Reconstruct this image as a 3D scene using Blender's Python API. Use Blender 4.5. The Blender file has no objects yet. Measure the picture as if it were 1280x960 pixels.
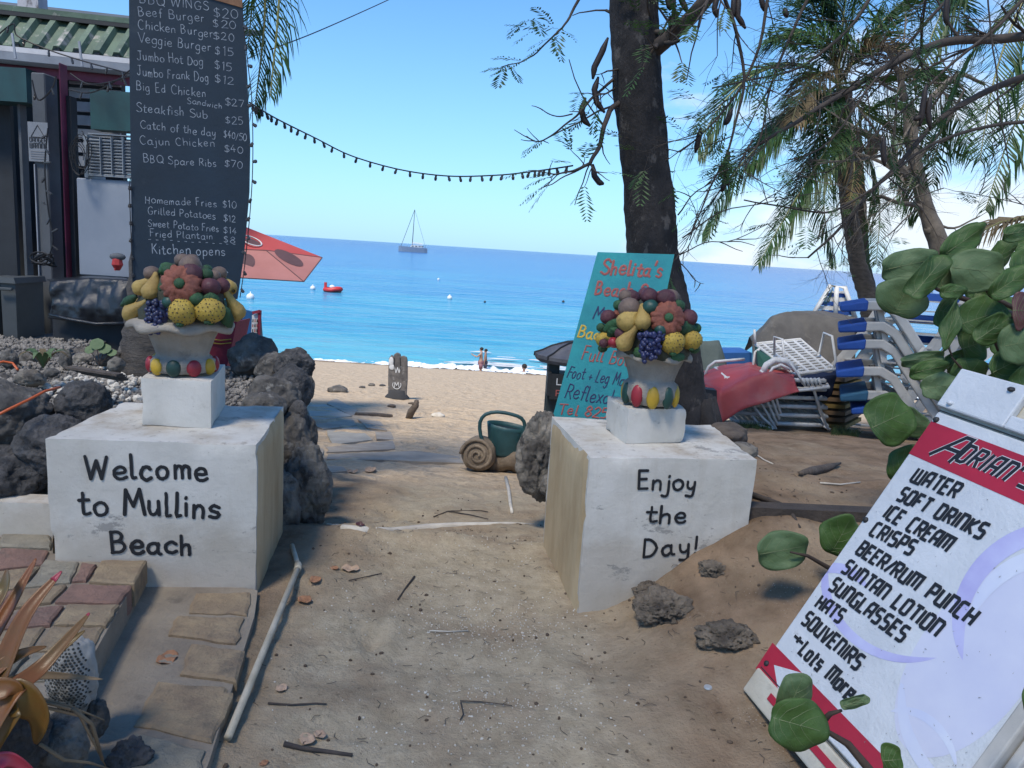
import bpy, math, random
import numpy as np
from mathutils import Vector, Matrix
random.seed(7); rng=np.random.default_rng(7)
scn=bpy.context.scene; COL=scn.collection
rad=math.radians
# ------------------------------------------------ camera
CAM=Vector((0,0,1.5)); ROLL=rad(3.65); PITCH=rad(9.87); FPX=960.0
cr,sr,ct,st=math.cos(ROLL),math.sin(ROLL),math.cos(PITCH),math.sin(PITCH)
cR=Vector((cr,sr*st,sr*ct)); cU=Vector((-sr,cr*st,cr*ct)); cF=Vector((0,ct,-st))
cam=bpy.data.cameras.new('camera'); cam.lens=27; cam.sensor_width=36; cam.clip_start=0.05; cam.clip_end=60000
co=bpy.data.objects.new('camera',cam); COL.objects.link(co); scn.camera=co
m=Matrix((cR,cU,-cF)).transposed().to_4x4(); m.translation=CAM; co.matrix_world=m
scn.render.resolution_x=1024; scn.render.resolution_y=768
# ------------------------------------------------ sky, sun, exposure
SUN_EL=58; SUN_AZ=(-0.50,-0.86)          # the sun stands behind the viewer and to the left
w=bpy.data.worlds.new('World'); scn.world=w; w.use_nodes=True
nt=w.node_tree; nt.nodes.clear()
def N(nt,t,**k):
    n=nt.nodes.new(t)
    for a,b in k.items():
        if a in n.inputs.keys() if isinstance(a,str) else False: n.inputs[a].default_value=b
        else: setattr(n,a,b)
    return n
out=N(nt,'ShaderNodeOutputWorld'); bg=N(nt,'ShaderNodeBackground'); bg.inputs[1].default_value=0.105
sky=N(nt,'ShaderNodeTexSky'); sky.sky_type='NISHITA'; sky.sun_disc=False
sky.sun_elevation=rad(SUN_EL); sky.sun_rotation=math.atan2(SUN_AZ[0],SUN_AZ[1])
sky.air_density=1.0; sky.dust_density=0.1; sky.ozone_density=2.4; sky.altitude=0
tc=N(nt,'ShaderNodeTexCoord'); sep=N(nt,'ShaderNodeSeparateXYZ'); nt.links.new(tc.outputs['Generated'],sep.inputs[0])
mp=N(nt,'ShaderNodeMapping'); mp.inputs['Scale'].default_value=(1,1,2.6); mp.inputs['Location'].default_value=(.35,.1,.2); nt.links.new(tc.outputs['Generated'],mp.inputs[0])
no=N(nt,'ShaderNodeTexNoise'); no.inputs['Scale'].default_value=4.2; no.inputs['Detail'].default_value=9; no.inputs['Roughness'].default_value=.58; nt.links.new(mp.outputs[0],no.inputs['Vector'])
def math_(nt,op,a,b=None,c=None,clamp=False):
    n=nt.nodes.new('ShaderNodeMath'); n.operation=op; n.use_clamp=clamp
    for i,v in enumerate((a,b,c)):
        if v is None: continue
        if isinstance(v,(int,float)): n.inputs[i].default_value=v
        else: nt.links.new(v,n.inputs[i])
    return n.outputs[0]
# cloud banks stand over the sea to the right, thinning to the left and zenith; unseen ones are added behind for neutral fill
side=math_(nt,'ADD',math_(nt,'MULTIPLY',sep.outputs[1],-.32),math_(nt,'MULTIPLY_ADD',sep.outputs[0],1.05,.05))
hi=math_(nt,'MULTIPLY',math_(nt,'SUBTRACT',sep.outputs[2],.16),-.55)
thr=math_(nt,'ADD',math_(nt,'ADD',no.outputs['Fac'],math_(nt,'MINIMUM',side,.055)),math_(nt,'MINIMUM',hi,.1))
cl=math_(nt,'MULTIPLY',math_(nt,'SUBTRACT',thr,.47),5.5,clamp=True)
mx=N(nt,'ShaderNodeMixRGB'); nt.links.new(math_(nt,'MULTIPLY',cl,.85),mx.inputs[0]); 
hs=N(nt,'ShaderNodeHueSaturation'); hs.inputs['Saturation'].default_value=1.15; hs.inputs['Value'].default_value=1.0
nt.links.new(sky.outputs[0],hs.inputs['Color'])
tint=N(nt,'ShaderNodeMixRGB'); tint.blend_type='MULTIPLY'; tint.inputs[0].default_value=1; tint.inputs[2].default_value=(.62,.90,1.08,1); nt.links.new(hs.outputs[0],tint.inputs[1])
hz=N(nt,'ShaderNodeMixRGB'); nt.links.new(math_(nt,'MULTIPLY',math_(nt,'POWER',math_(nt,'SUBTRACT',1.0,math_(nt,'ABSOLUTE',sep.outputs[2])),5.0),.86),hz.inputs[0]); nt.links.new(tint.outputs[0],hz.inputs[1]); hz.inputs[2].default_value=(2.15,3.75,5.6,1); nt.links.new(hz.outputs[0],mx.inputs[1])
mx.inputs[2].default_value=(4.9,5.15,5.5,1)
nt.links.new(mx.outputs[0],bg.inputs[0]); nt.links.new(bg.outputs[0],out.inputs[0])
sl=bpy.data.lights.new('sun','SUN'); sl.energy=2.7; sl.angle=rad(12); sl.color=(1,.91,.78)
so=bpy.data.objects.new('sun',sl); COL.objects.link(so)
ce=math.cos(rad(SUN_EL)); sd=Vector((SUN_AZ[0]*ce,SUN_AZ[1]*ce,math.sin(rad(SUN_EL)))).normalized()
so.rotation_euler=sd.to_track_quat('Z','Y').to_euler(); so.location=(0,0,30)
scn.view_settings.view_transform='Standard'; scn.view_settings.look='None'; scn.view_settings.gamma=1; scn.view_settings.exposure=0.95
scn.render.engine='CYCLES'
# ------------------------------------------------ helpers: places
def ray(u,v): return (cF*FPX+cR*(u-640)+cU*(480-v))
def W(u,v,Y):                       # the point at world depth Y
    r=ray(u,v); return CAM+r*(Y/r.y)
def G(u,v,z):
    r=ray(u,v); return CAM+r*((z-CAM.z)/r.z)
def mpp(Y): return Y/FPX/ct          # metres per pixel about depth Y
class Plane:
    def __init__(s,O,Nn): s.O=Vector(O); s.N=Vector(Nn).normalized()
    def __call__(s,u,v,off=0):
        r=ray(u,v); p=CAM+r*((s.O-CAM).dot(s.N)/r.dot(s.N)); return p+s.N*off
def vn(p,seed=0):                    # value noise on an (n,3) array
    p=np.asarray(p,float)+seed*17.31
    i=np.floor(p).astype(np.int64); f=p-i; f=f*f*(3-2*f)
    def h(a,b,c):
        n=(a*374761393+b*668265263+c*2147483647+seed*1013)&0xffffffff
        n=((n^(n>>13))*1274126177)&0xffffffff
        return ((n^(n>>16))&0xffff)/65535.0
    x,y,z=i[:,0],i[:,1],i[:,2]; fx,fy,fz=f[:,0],f[:,1],f[:,2]
    r=0
    for dx in (0,1):
        for dy in (0,1):
            for dz in (0,1):
                r=r+h(x+dx,y+dy,z+dz)*(fx if dx else 1-fx)*(fy if dy else 1-fy)*(fz if dz else 1-fz)
    return r*2-1
def fbm(p,o=4,seed=0,g=.5):
    p=np.asarray(p,float); a=1;s=0
    for k in range(o): s=s+a*vn(p*2.03**k,seed+k); a*=g
    return s
def ss(x): x=np.clip(x,0,1); return x*x*(3-2*x)
SEA=-4.2
BY=[-9,3.85,4.12,5,6.5,9,15,36,50,70]; BZ=[0,-.01,-.1,-.2,-.45,-.78,-1.6,-4.2,-5.9,-8]
def ground(x,y,fine=True):
    x=np.atleast_1d(np.asarray(x,float)); y=np.atleast_1d(np.asarray(y,float))
    b=np.interp(y,BY,BZ)
    amp=np.interp(y,[2.2,3.2,4.5,5.3,8,11,16],[.0,.42,.5,.56,.52,.3,0])
    wx=np.interp(y,[2,3.4,5,8,12],[.85,.86,.9,1.6,3]); x0=np.interp(y,[2,3.2,4.5,8,12],[.40,.38,.34,.7,2])
    z=b+amp*ss((x-x0)/wx)
    z=z-.03*np.exp(-((x+.1)/.55)**2)*ss((4.2-y)/1.0)
    # trodden lip between the two plinths
    lip=3.93+.1*np.sin(x*3.3+.4); z=z+.028*np.exp(-((y-lip)/.07)**2)*ss((x+1.0)/.2)*ss((.45-x)/.2)
    P=np.stack([x,y,np.zeros_like(x)],1)
    z=z+.016*fbm(P*2.1,4,3)*np.clip(1,0,1)
    if fine:
        far=np.clip((y-7)/4,0,1)
        z=z+dents(x,y)
        z=z+(.008*fbm(P*11,3,9)+.010*fbm(P*5,2,19))*(1-far)+.035*far*fbm(P*2.6,3,12)*ss((34-y)/6)
    return z
FPR=[(float(a),float(b),float(c),float(d)) for a,b,c,d in zip(rng.uniform(-1,1,170),rng.random(170),rng.uniform(-.7,.7,170),rng.uniform(.7,1.2,170))]
def dents(x,y):
    z=np.zeros_like(x)
    for i,(a,b,c,d) in enumerate(FPR):
        if i<34: cx,cy,L_,dp=-.12+a*.62,2.0+b*4.2,.10*d,.010
        else: cy=6.8+b**1.4*20; cx=-.5+a*(2.5+.28*cy); L_=.15*d; dp=.030
        m_=(np.abs(x-cx)<L_*3)&(np.abs(y-cy)<L_*3)
        if not m_.any(): continue
        dx,dy=x[m_]-cx,y[m_]-cy; u_=dx*math.cos(c)+dy*math.sin(c); v_=-dx*math.sin(c)+dy*math.cos(c); q=(u_/(L_*.45))**2+(v_/L_)**2; z[m_]+=-dp*np.exp(-q**2)+dp*.45*np.exp(-((np.sqrt(q)-1.35)/.3)**2)
    return z
def gz(x,y): return float(ground([x],[y])[0])
def gp(u,v,off=0.0):                 # where the line of sight through a point of the photo meets the ground
    r=ray(u,v).normalized(); T=np.concatenate([np.arange(1.2,12,.05),np.arange(12,60,.2)])
    for _ in range(3):
        z=CAM.z+T*r.z; h=ground(CAM.x+T*r.x,CAM.y+T*r.y)+off; k=np.argmax(z<=h)
        if k==0: return CAM+r*float(T[0] if z[0]<=h[0] else T[-1])
        T=np.linspace(T[k-1],T[k],24)
    return CAM+r*float(T[12])
# ------------------------------------------------ helpers: meshes
_M={}
class MB:
    def __init__(s): s.v=[]; s.f=[]; s.mi=[]; s.cur=0
    def add(s,vs,fs):
        k=len(s.v); s.v+= [tuple(a) for a in vs]; s.f+=[tuple(i+k for i in f) for f in fs]; s.mi+=[s.cur]*len(fs); return k
    def quad(s,a,b,c,d): s.add([a,b,c,d],[(0,1,2,3)])
    def box(s,c,d,R=None):           # centre, full size, rotation
        R=R or Matrix.Identity(3); c=Vector(c)
        vs=[c+R@Vector((x*d[0]/2,y*d[1]/2,z*d[2]/2)) for x in(-1,1) for y in(-1,1) for z in(-1,1)]
        s.add(vs,[(0,1,3,2),(4,6,7,5),(0,4,5,1),(2,3,7,6),(0,2,6,4),(1,5,7,3)])
    def hexa(s,a,b,c,d,n):           # quad a b c d given depth vector n
        n=Vector(n); vs=[Vector(q) for q in (a,b,c,d)]; vs+=[q+n for q in vs]
        s.add(vs,[(0,1,2,3),(7,6,5,4),(0,4,5,1),(1,5,6,2),(2,6,7,3),(3,7,4,0)])
    def beam(s,a,b,w,h,up=(0,0,1)):
        a=Vector(a);b=Vector(b);d=(b-a).normalized();u=Vector(up)
        sx=d.cross(u); 
        if sx.length<1e-4: sx=d.cross(Vector((1,0,0)))
        sx.normalize(); uy=sx.cross(d).normalized()
        q=[sx*(-w/2)+uy*(-h/2),sx*(w/2)+uy*(-h/2),sx*(w/2)+uy*(h/2),sx*(-w/2)+uy*(h/2)]
        s.add([a+i for i in q]+[b+i for i in q],[(3,2,1,0),(4,5,6,7),(0,1,5,4),(1,2,6,5),(2,3,7,6),(3,0,4,7)])
    def tube(s,pts,r,n=6,cap=True):
        pts=[Vector(p) for p in pts]; m_=len(pts)
        if not hasattr(r,'__len__'): r=[r]*m_
        ref=None; k=len(s.v); vs=[];fs=[]
        for i,p in enumerate(pts):
            d=(pts[min(i+1,m_-1)]-pts[max(i-1,0)])
            if d.length<1e-9: d=Vector((0,0,1))
            d.normalize()
            if ref is None: ref=Vector((0,0,1)) if abs(d.z)<.9 else Vector((1,0,0))
            a=(ref-d*ref.dot(d)); 
            if a.length<1e-5: a=d.orthogonal()
            a.normalize(); ref=a; b=d.cross(a)
            for j in range(n):
                t=2*math.pi*j/n; vs.append(p+a*(r[i]*math.cos(t))+b*(r[i]*math.sin(t)))
        for i in range(m_-1):
            for j in range(n):
                jj=(j+1)%n; fs.append((i*n+j,i*n+jj,(i+1)*n+jj,(i+1)*n+j))
        if cap: fs.append(tuple(range(n-1,-1,-1))); fs.append(tuple((m_-1)*n+j for j in range(n)))
        s.add(vs,fs)
    def lathe(s,c,prof,n=24,axis=None,rib=None,cap=True):   # profile (radius, height)
        c=Vector(c); q=Vector(axis).to_track_quat('Z','Y').to_matrix() if axis is not None else Matrix.Identity(3)
        vs=[];fs=[]
        for i,(r,h) in enumerate(prof):
            for j in range(n):
                t=2*math.pi*j/n; rr=r*(rib(t,i/(len(prof)-1)) if rib else 1)
                vs.append(c+q@Vector((rr*math.cos(t),rr*math.sin(t),h)))
        for i in range(len(prof)-1):
            for j in range(n):
                jj=(j+1)%n; fs.append((i*n+j,i*n+jj,(i+1)*n+jj,(i+1)*n+j))
        if cap: fs.append(tuple(range(n-1,-1,-1))); fs.append(tuple((len(prof)-1)*n+j for j in range(n)))
        s.add(vs,fs)
    def ball(s,c,r,n=10,m_=7,R=None,jit=0,seed=0):
        c=Vector(c); r=(r,r,r) if not hasattr(r,'__len__') else r; R=R or Matrix.Identity(3)
        vs=[R@Vector((0,0,r[2]))+c];fs=[]
        for i in range(1,m_):
            ph=math.pi*i/m_
            for j in range(n):
                t=2*math.pi*j/n; vs.append(c+R@Vector((r[0]*math.sin(ph)*math.cos(t),r[1]*math.sin(ph)*math.sin(t),r[2]*math.cos(ph))))
        vs.append(c+R@Vector((0,0,-r[2]))); L=len(vs)-1
        for j in range(n):
            jj=(j+1)%n; fs.append((0,1+j,1+jj)); fs.append((L,L-n+jj,L-n+j))
            for i in range(m_-2): a=1+i*n; fs.append((a+j,a+n+j,a+n+jj,a+jj))
        s.add(vs,fs)
    def grid(s,fn,nu,nv):
        vs=[fn(i/nu,j/nv) for i in range(nu+1) for j in range(nv+1)]; k=nv+1
        s.add(vs,[(i*k+j,(i+1)*k+j,(i+1)*k+j+1,i*k+j+1) for i in range(nu) for j in range(nv)])
    def build(s,name,mat,parent=None,smooth=False,origin=None,thick=0):
        me=bpy.data.meshes.new(name); V=np.array(s.v,float).reshape(-1,3)
        if parent is not None:
            Mi=np.array(_M[parent.name].inverted()); V=V@Mi[:3,:3].T+Mi[:3,3]; MW=_M[parent.name]
        else:
            o_=Vector(origin) if origin is not None else Vector(((V[:,0].min()+V[:,0].max())/2,(V[:,1].min()+V[:,1].max())/2,V[:,2].min()))
            V=V-np.array(o_); MW=Matrix.Translation(o_)
        me.from_pydata(V.tolist(),[],s.f)
        for mm in (mat if isinstance(mat,(list,tuple)) else [mat]): me.materials.append(mm)
        if any(s.mi): me.polygons.foreach_set('material_index',s.mi)
        if smooth: me.polygons.foreach_set('use_smooth',[True]*len(me.polygons))
        me.update(); o=bpy.data.objects.new(name,me); COL.objects.link(o)
        if parent is not None: o.parent=parent
        else: o.location=MW.translation
        _M[o.name]=MW
        if thick:
            md=o.modifiers.new('thickness','SOLIDIFY'); md.thickness=thick; md.offset=0
        return o
def tag(o,label=None,cat=None,group=None,kind=None):
    for k,v in (('label',label),('category',cat),('group',group),('kind',kind)):
        if v: o[k]=v
    return o
def thing(name,label,cat,loc,group=None,M=None):
    o=bpy.data.objects.new(name,None); COL.objects.link(o); o.empty_display_size=.1
    MW=M if M is not None else Matrix.Translation(Vector(loc)); o.matrix_world=MW; _M[o.name]=MW.copy()
    return tag(o,label,cat,group)
def copy_tree(o,loc=None,rz=None,label=None,parent=None):
    c=o.copy(); COL.objects.link(c); c.parent=parent
    if loc is not None: c.location=loc
    if rz is not None: c.rotation_euler[2]=rz
    if label: c['label']=label
    for ch in list(o.children): copy_tree(ch,parent=c)
    _M[c.name]=_M[o.name]
    return c
# ------------------------------------------------ helpers: materials
def mat(name,c1,c2=None,scale=8,rough=.8,bump=0,bscale=None,c3=None,s3=3,t3=.6,metal=0,spec=None,det=6,trans=0,sub=0,stretch=None,rand=True,w3=.08,vor=0,vscale=20,vmix=None):
    m_=bpy.data.materials.new(name); m_.use_nodes=True; t=m_.node_tree; b=t.nodes['Principled BSDF']
    b.inputs['Roughness'].default_value=rough; b.inputs['Metallic'].default_value=metal
    if spec is not None: b.inputs['Specular IOR Level'].default_value=spec
    tcn=t.nodes.new('ShaderNodeTexCoord'); vec=tcn.outputs['Object']
    mpn=t.nodes.new('ShaderNodeMapping'); t.links.new(vec,mpn.inputs[0])
    if rand:
        oi=t.nodes.new('ShaderNodeObjectInfo'); mu=t.nodes.new('ShaderNodeVectorMath'); mu.operation='SCALE'; mu.inputs[0].default_value=(13,7,19); t.links.new(oi.outputs['Random'],mu.inputs['Scale']); t.links.new(mu.outputs[0],mpn.inputs['Location'])
    if stretch: mpn.inputs['Scale'].default_value=stretch
    vec=mpn.outputs[0]
    def noise(sc,d=det,ro=.6):
        n=t.nodes.new('ShaderNodeTexNoise'); n.inputs['Scale'].default_value=sc; n.inputs['Detail'].default_value=d; n.inputs['Roughness'].default_value=ro; t.links.new(vec,n.inputs['Vector']); return n.outputs['Fac']
    if c2 is None: c2=tuple(x*.82 for x in c1)
    rp=t.nodes.new('ShaderNodeValToRGB'); rp.color_ramp.elements[0].position=.34; rp.color_ramp.elements[1].position=.66
    rp.color_ramp.elements[0].color=(*c2,1); rp.color_ramp.elements[1].color=(*c1,1); t.links.new(noise(scale),rp.inputs[0]); col=rp.outputs[0]
    if c3:
        r3=t.nodes.new('ShaderNodeMapRange'); r3.inputs[1].default_value=t3; r3.inputs[2].default_value=t3+w3; t.links.new(noise(s3,8,.65),r3.inputs[0])
        mm=t.nodes.new('ShaderNodeMixRGB'); t.links.new(r3.outputs[0],mm.inputs[0]); t.links.new(col,mm.inputs[1]); mm.inputs[2].default_value=(*c3,1); col=mm.outputs[0]
    vo=None
    if vor:
        vo=t.nodes.new('ShaderNodeTexVoronoi'); vo.inputs['Scale'].default_value=vscale; t.links.new(vec,vo.inputs['Vector'])
        if vmix:
            r4=t.nodes.new('ShaderNodeMapRange'); r4.inputs[1].default_value=vmix[1]; r4.inputs[2].default_value=vmix[2]; t.links.new(vo.outputs['Distance'],r4.inputs[0])
            mm=t.nodes.new('ShaderNodeMixRGB'); t.links.new(r4.outputs[0],mm.inputs[0]); mm.inputs[1].default_value=(*vmix[0],1); t.links.new(col,mm.inputs[2]); col=mm.outputs[0]
    t.links.new(col,b.inputs['Base Color'])
    if bump:
        bn=t.nodes.new('ShaderNodeBump'); bn.inputs['Strength'].default_value=bump; bn.inputs['Distance'].default_value=.02
        t.links.new(noise(bscale or scale*3,8,.7),bn.inputs['Height']); last=bn
        if vo:
            b2=t.nodes.new('ShaderNodeBump'); b2.inputs['Strength'].default_value=vor; b2.inputs['Distance'].default_value=.01; t.links.new(vo.outputs['Distance'],b2.inputs['Height']); t.links.new(bn.outputs[0],b2.inputs['Normal']); last=b2
        t.links.new(last.outputs[0],b.inputs['Normal'])
    if trans:
        o=t.nodes['Material Output']; tr=t.nodes.new('ShaderNodeBsdfTranslucent'); t.links.new(col,tr.inputs[0]); ms=t.nodes.new('ShaderNodeMixShader'); ms.inputs[0].default_value=trans
        t.links.new(b.outputs[0],ms.inputs[1]); t.links.new(tr.outputs[0],ms.inputs[2]); t.links.new(ms.outputs[0],o.inputs[0])
    return m_
WHT=(.72,.73,.74)
M=dict(
 plinth=mat('painted_concrete',(.60,.575,.52),(.49,.465,.41),5,.75,.25,24,c3=(.20,.17,.13),s3=2.6,t3=.60,w3=.16),
 black=mat('black_paint',(.012,.013,.016),rough=.55,rand=False),
 red_paint=mat('red_paint',(.33,.09,.08),rough=.7), navy_paint=mat('navy_paint',(.02,.03,.10),rough=.7), yellow_paint=mat('yellow_paint',(.55,.38,.05),rough=.7),
 chalk=mat('chalk',(.40,.45,.50),(.17,.20,.25),60,.95),
 board=mat('chalkboard',(.008,.024,.044),(.005,.016,.030),3,.6,.15,20,c3=(.05,.065,.08),s3=4,t3=.62,w3=.3),  # lens-flare haze over the left side is put into the board's blue
 boardedge=mat('board_edge_wood',(.25,.13,.07),(.14,.07,.04),12,.8),
 bark=mat('bark',(.028,.026,.028),(.009,.009,.011),11,.95,1,26,c3=(.075,.07,.068),s3=14,t3=.58,stretch=(1,1,.6)),
 palmbark=mat('palm_bark',(.10,.088,.078),(.05,.045,.042),10,.95,1,30,stretch=(1,1,2.5)),
 greybark=mat('grey_bark',(.16,.14,.12),(.08,.07,.06),6,.95,.7,20),
 twig=mat('twig_bark',(.07,.055,.045),(.035,.03,.028),12,.9),
 pod=mat('seed_pod',(.022,.014,.012),rough=.6),
 teal=mat('teal_board',(.018,.27,.29),(.014,.19,.23),4,.65,.15,24,c3=(.03,.35,.36),s3=6,t3=.6,w3=.3),
 coral=mat('coral_rock',(.15,.138,.122),(.05,.047,.044),10,.95,1,26,c3=(.22,.21,.19),s3=12,t3=.58,vor=.6,vscale=28),
 coraldark=mat('dark_coral_rock',(.105,.10,.098),(.035,.036,.038),12,.95,1,34,c3=(.13,.125,.12),s3=18,t3=.6,vor=.8,vscale=45),
 corallight=mat('pale_coral_rock',(.26,.235,.195),(.09,.08,.07),9,.95,1,24,c3=(.06,.055,.05),s3=11,t3=.56,vor=.6,vscale=26),
 lump=mat('dirty_coral_lump',(.215,.175,.13),(.065,.052,.04),12,.95,1,30,c3=(.30,.26,.20),s3=16,t3=.6,vor=.7,vscale=34),
 honey=mat('honeycomb_coral',(.36,.35,.32),(.25,.24,.22),8,.9,.4,30,c3=(.10,.11,.09),s3=4,t3=.6),
 hole=mat('coral_pit_shade',(.05,.05,.045),rough=1),
 gravel=mat('coral_gravel',(.30,.27,.23),(.14,.13,.12),5,.95),
 gravelbed=mat('gravel_bed',(.27,.255,.235),(.09,.085,.08),60,.95,1,90),
 shell=mat('shell_bits',(.62,.58,.50),(.42,.38,.32),8,.8),
 grime=mat('dirt_clods',(.10,.072,.05),(.06,.042,.03),30,1),
 brick_tan=mat('tan_paver',(.35,.26,.155),(.23,.165,.105),9,.9,.9,30,c3=(.12,.10,.075),s3=7,t3=.56,w3=.2),
 brick_pink=mat('pink_paver',(.29,.165,.12),(.20,.12,.09),9,.9,.9,30,c3=(.14,.11,.085),s3=7,t3=.56,w3=.2),
 brick_grey=mat('grey_paver',(.32,.28,.205),(.21,.185,.14),9,.9,.9,30,c3=(.12,.10,.08),s3=7,t3=.56,w3=.2),
 concrete=mat('old_concrete',(.29,.245,.185),(.20,.165,.125),4,.95,.7,20,c3=(.08,.07,.06),s3=6,t3=.62,w3=.2),
 flag=mat('flagstone',(.34,.30,.25),(.25,.215,.175),5,.9,.5,20), flagg=mat('grey_flagstone',(.36,.34,.30),(.27,.255,.22),5,.9,.4,20),
 flower_white=mat('painted_plaster_pot',(.36,.325,.275),(.23,.205,.17),7,.7,.5,40,c3=(.13,.12,.11),s3=10,t3=.62,w3=.2),
 pear=mat('pear_glaze',(.40,.28,.075),(.28,.18,.05),8,.6,.5,40,c3=(.13,.085,.03),s3=16,t3=.6,w3=.12),
 lemon=mat('pineapple_glaze',(.44,.31,.045),(.30,.20,.03),8,.6,.5,40,c3=(.14,.10,.03),s3=16,t3=.62,w3=.12), pit=mat('dark_glaze_pits',(.06,.05,.03),rough=.7),
 pumpkin=mat('pumpkin_glaze',(.26,.08,.045),(.14,.042,.03),9,.65,.6,40,c3=(.07,.035,.03),s3=14,t3=.58,w3=.14),
 plum=mat('plum_glaze',(.11,.03,.04),(.05,.015,.022),9,.6,.5,40,c3=(.16,.12,.11),s3=18,t3=.64,w3=.12), grape=mat('grape_glaze',(.022,.028,.10),(.012,.016,.05),9,.4),
 fig=mat('brown_fig_glaze',(.17,.115,.085),(.10,.07,.055),9,.6,.4,30), leafglaze=mat('leaf_glaze',(.025,.10,.035),(.012,.045,.018),9,.65,.6,40,c3=(.10,.11,.07),s3=16,t3=.64,w3=.12),
 mound=mat('moss_brown_glaze',(.05,.055,.035),(.025,.03,.02),12,.7,.5,30), redglaze=mat('red_glaze',(.32,.02,.03),(.18,.015,.03),7,.5), greendk=mat('dark_green_glaze',(.012,.06,.045),(.008,.035,.03),7,.5), yell=mat('yellow_glaze',(.55,.36,.03),(.4,.25,.02),7,.5),
 palmleaf=mat('palm_leaflet',(.05,.115,.03),(.024,.062,.018),3,.5,trans=.35,rand=True,spec=.4),
 palmdry=mat('dry_palm_leaflet',(.20,.15,.075),(.12,.09,.05),3,.7,trans=.25), rachis=mat('palm_rachis',(.22,.22,.08),rough=.6),
 feather=mat('feathery_leaf',(.045,.11,.028),(.025,.065,.018),2,.6,trans=.3), crown=mat('crown_leaf',(.10,.15,.05),(.06,.10,.035),2,.7,trans=.35),
 grape_leaf=mat('seagrape_leaf',(.085,.165,.035),(.045,.10,.026),6,.5,.3,40,trans=.3,c3=(.12,.10,.03),s3=16,t3=.68,w3=.06),
 grape_leafpale=mat('seagrape_leaf_underside',(.13,.20,.085),(.085,.15,.06),6,.55,.3,40,trans=.25,c3=(.16,.13,.06),s3=18,t3=.68,w3=.06),
 vein=mat('leaf_vein',(.15,.19,.08),rough=.6), stem=mat('seagrape_stem',(.055,.035,.025),rough=.8), leafred=mat('old_seagrape_leaf',(.10,.035,.03),(.06,.02,.02),5,.5),
 brom=mat('bromeliad_leaf',(.30,.08,.022),(.17,.10,.022),2.6,.35,.1,30,trans=.15,c3=(.13,.12,.03),s3=3.5,t3=.55,w3=.2), bromtip=mat('bromeliad_pink_tip',(.40,.035,.06),rough=.4),
 drystalk=mat('dry_stalk',(.24,.17,.10),(.14,.10,.06),10,.9), dryleaf=mat('dry_leaf',(.42,.22,.12),(.25,.12,.06),14,.85,.5,30), dryleafpale=mat('pale_dry_leaf',(.50,.36,.25),(.36,.24,.16),14,.85,.5,30),
 pipe=mat('pvc_pipe',(.50,.45,.35),(.34,.30,.22),9,.6,.2,30,c3=(.2,.17,.12),s3=8,t3=.62,w3=.15),
 signwhite=mat('sign_plastic',(.60,.63,.66),(.50,.53,.56),3,.30,.9,2.2,c3=(.30,.28,.26),s3=14,t3=.68,w3=.08), signcream=mat('dirty_sign_plastic',(.55,.52,.43),(.40,.36,.28),6,.6,.3,20,c3=(.22,.18,.13),s3=6,t3=.6,w3=.2),
 signred=mat('sign_red_print',(.42,.020,.045),(.33,.015,.035),4,.4,c3=(.55,.16,.18),s3=5,t3=.66,w3=.2), dark=mat('dark_rubber',(.02,.022,.025),rough=.6), grime2=mat('scuff',(.22,.22,.23),rough=.8),
 sling=mat('blue_sling',(.012,.075,.32),(.010,.055,.25),6,.7,.2,60), slingteal=mat('faded_blue_sling',(.02,.09,.16),rough=.8), grey=mat('grey_resin',(.46,.45,.42),(.36,.35,.325),5,.55,.1,20,c3=(.17,.155,.14),s3=6,t3=.62,w3=.2),
 strap=mat('white_strap',(.66,.66,.64),(.50,.50,.48),8,.6,c3=(.25,.24,.22),s3=7,t3=.6,w3=.2), wood=mat('lounger_wood',(.30,.20,.12),(.18,.12,.075),9,.8), woody=mat('yellowed_wood',(.36,.25,.08),(.24,.17,.06),9,.8),
 redcloth=mat('red_vinyl',(.40,.055,.055),(.30,.05,.05),4,.6,.3,12,c3=(.33,.12,.11),s3=3,t3=.5,w3=.25), navycloth=mat('navy_towel',(.012,.022,.06),(.008,.015,.04),6,.95,.5,60),
 tarp=mat('grey_brown_tarp',(.125,.115,.10),(.085,.078,.07),5,.85,.5,14,c3=(.22,.20,.17),s3=4,t3=.6,w3=.2), tarpgreen=mat('green_tarp',(.12,.145,.12),(.085,.105,.09),5,.8,.4,14), greencloth=mat('green_cushion',(.02,.10,.075),rough=.8), bluecloth=mat('blue_sheet',(.03,.14,.42),rough=.8),
 bin=mat('litter_bin_green',(.028,.042,.045),(.02,.03,.032),7,.6), bincap=mat('litter_bin_roof',(.12,.12,.13),(.07,.07,.08),7,.6,c3=(.2,.2,.2),s3=6,t3=.6),
 can=mat('green_can_plastic',(.022,.085,.095),(.014,.055,.062),8,.5,.2,30), cansoil=mat('can_inside',(.006,.02,.03),rough=.9),
 snail=mat('snail_stone',(.27,.215,.155),(.16,.125,.09),9,.9,.8,30,c3=(.09,.075,.06),s3=7,t3=.62,w3=.2),
 totem=mat('grey_totem_wood',(.15,.14,.135),(.07,.068,.07),9,.8,.5,30,c3=(.36,.36,.36),s3=7,t3=.6,w3=.12), totembase=mat('totem_base',(.035,.037,.042),rough=.8), whitep=mat('white_print',(.60,.62,.64),rough=.7),
 parasol=mat('red_parasol',(.62,.12,.12),(.56,.10,.10),3,.8,trans=.35), parasolpink=mat('lit_parasol_panel',(.58,.27,.25),(.52,.23,.21),3,.8,trans=.35), parasolgrey=mat('parasol_print',(.16,.09,.10),rough=.8,trans=.3), metal=mat('dull_metal',(.3,.3,.3),rough=.45,metal=.6),  # pinker panel: light passing through the canopy is put into its colour
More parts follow.
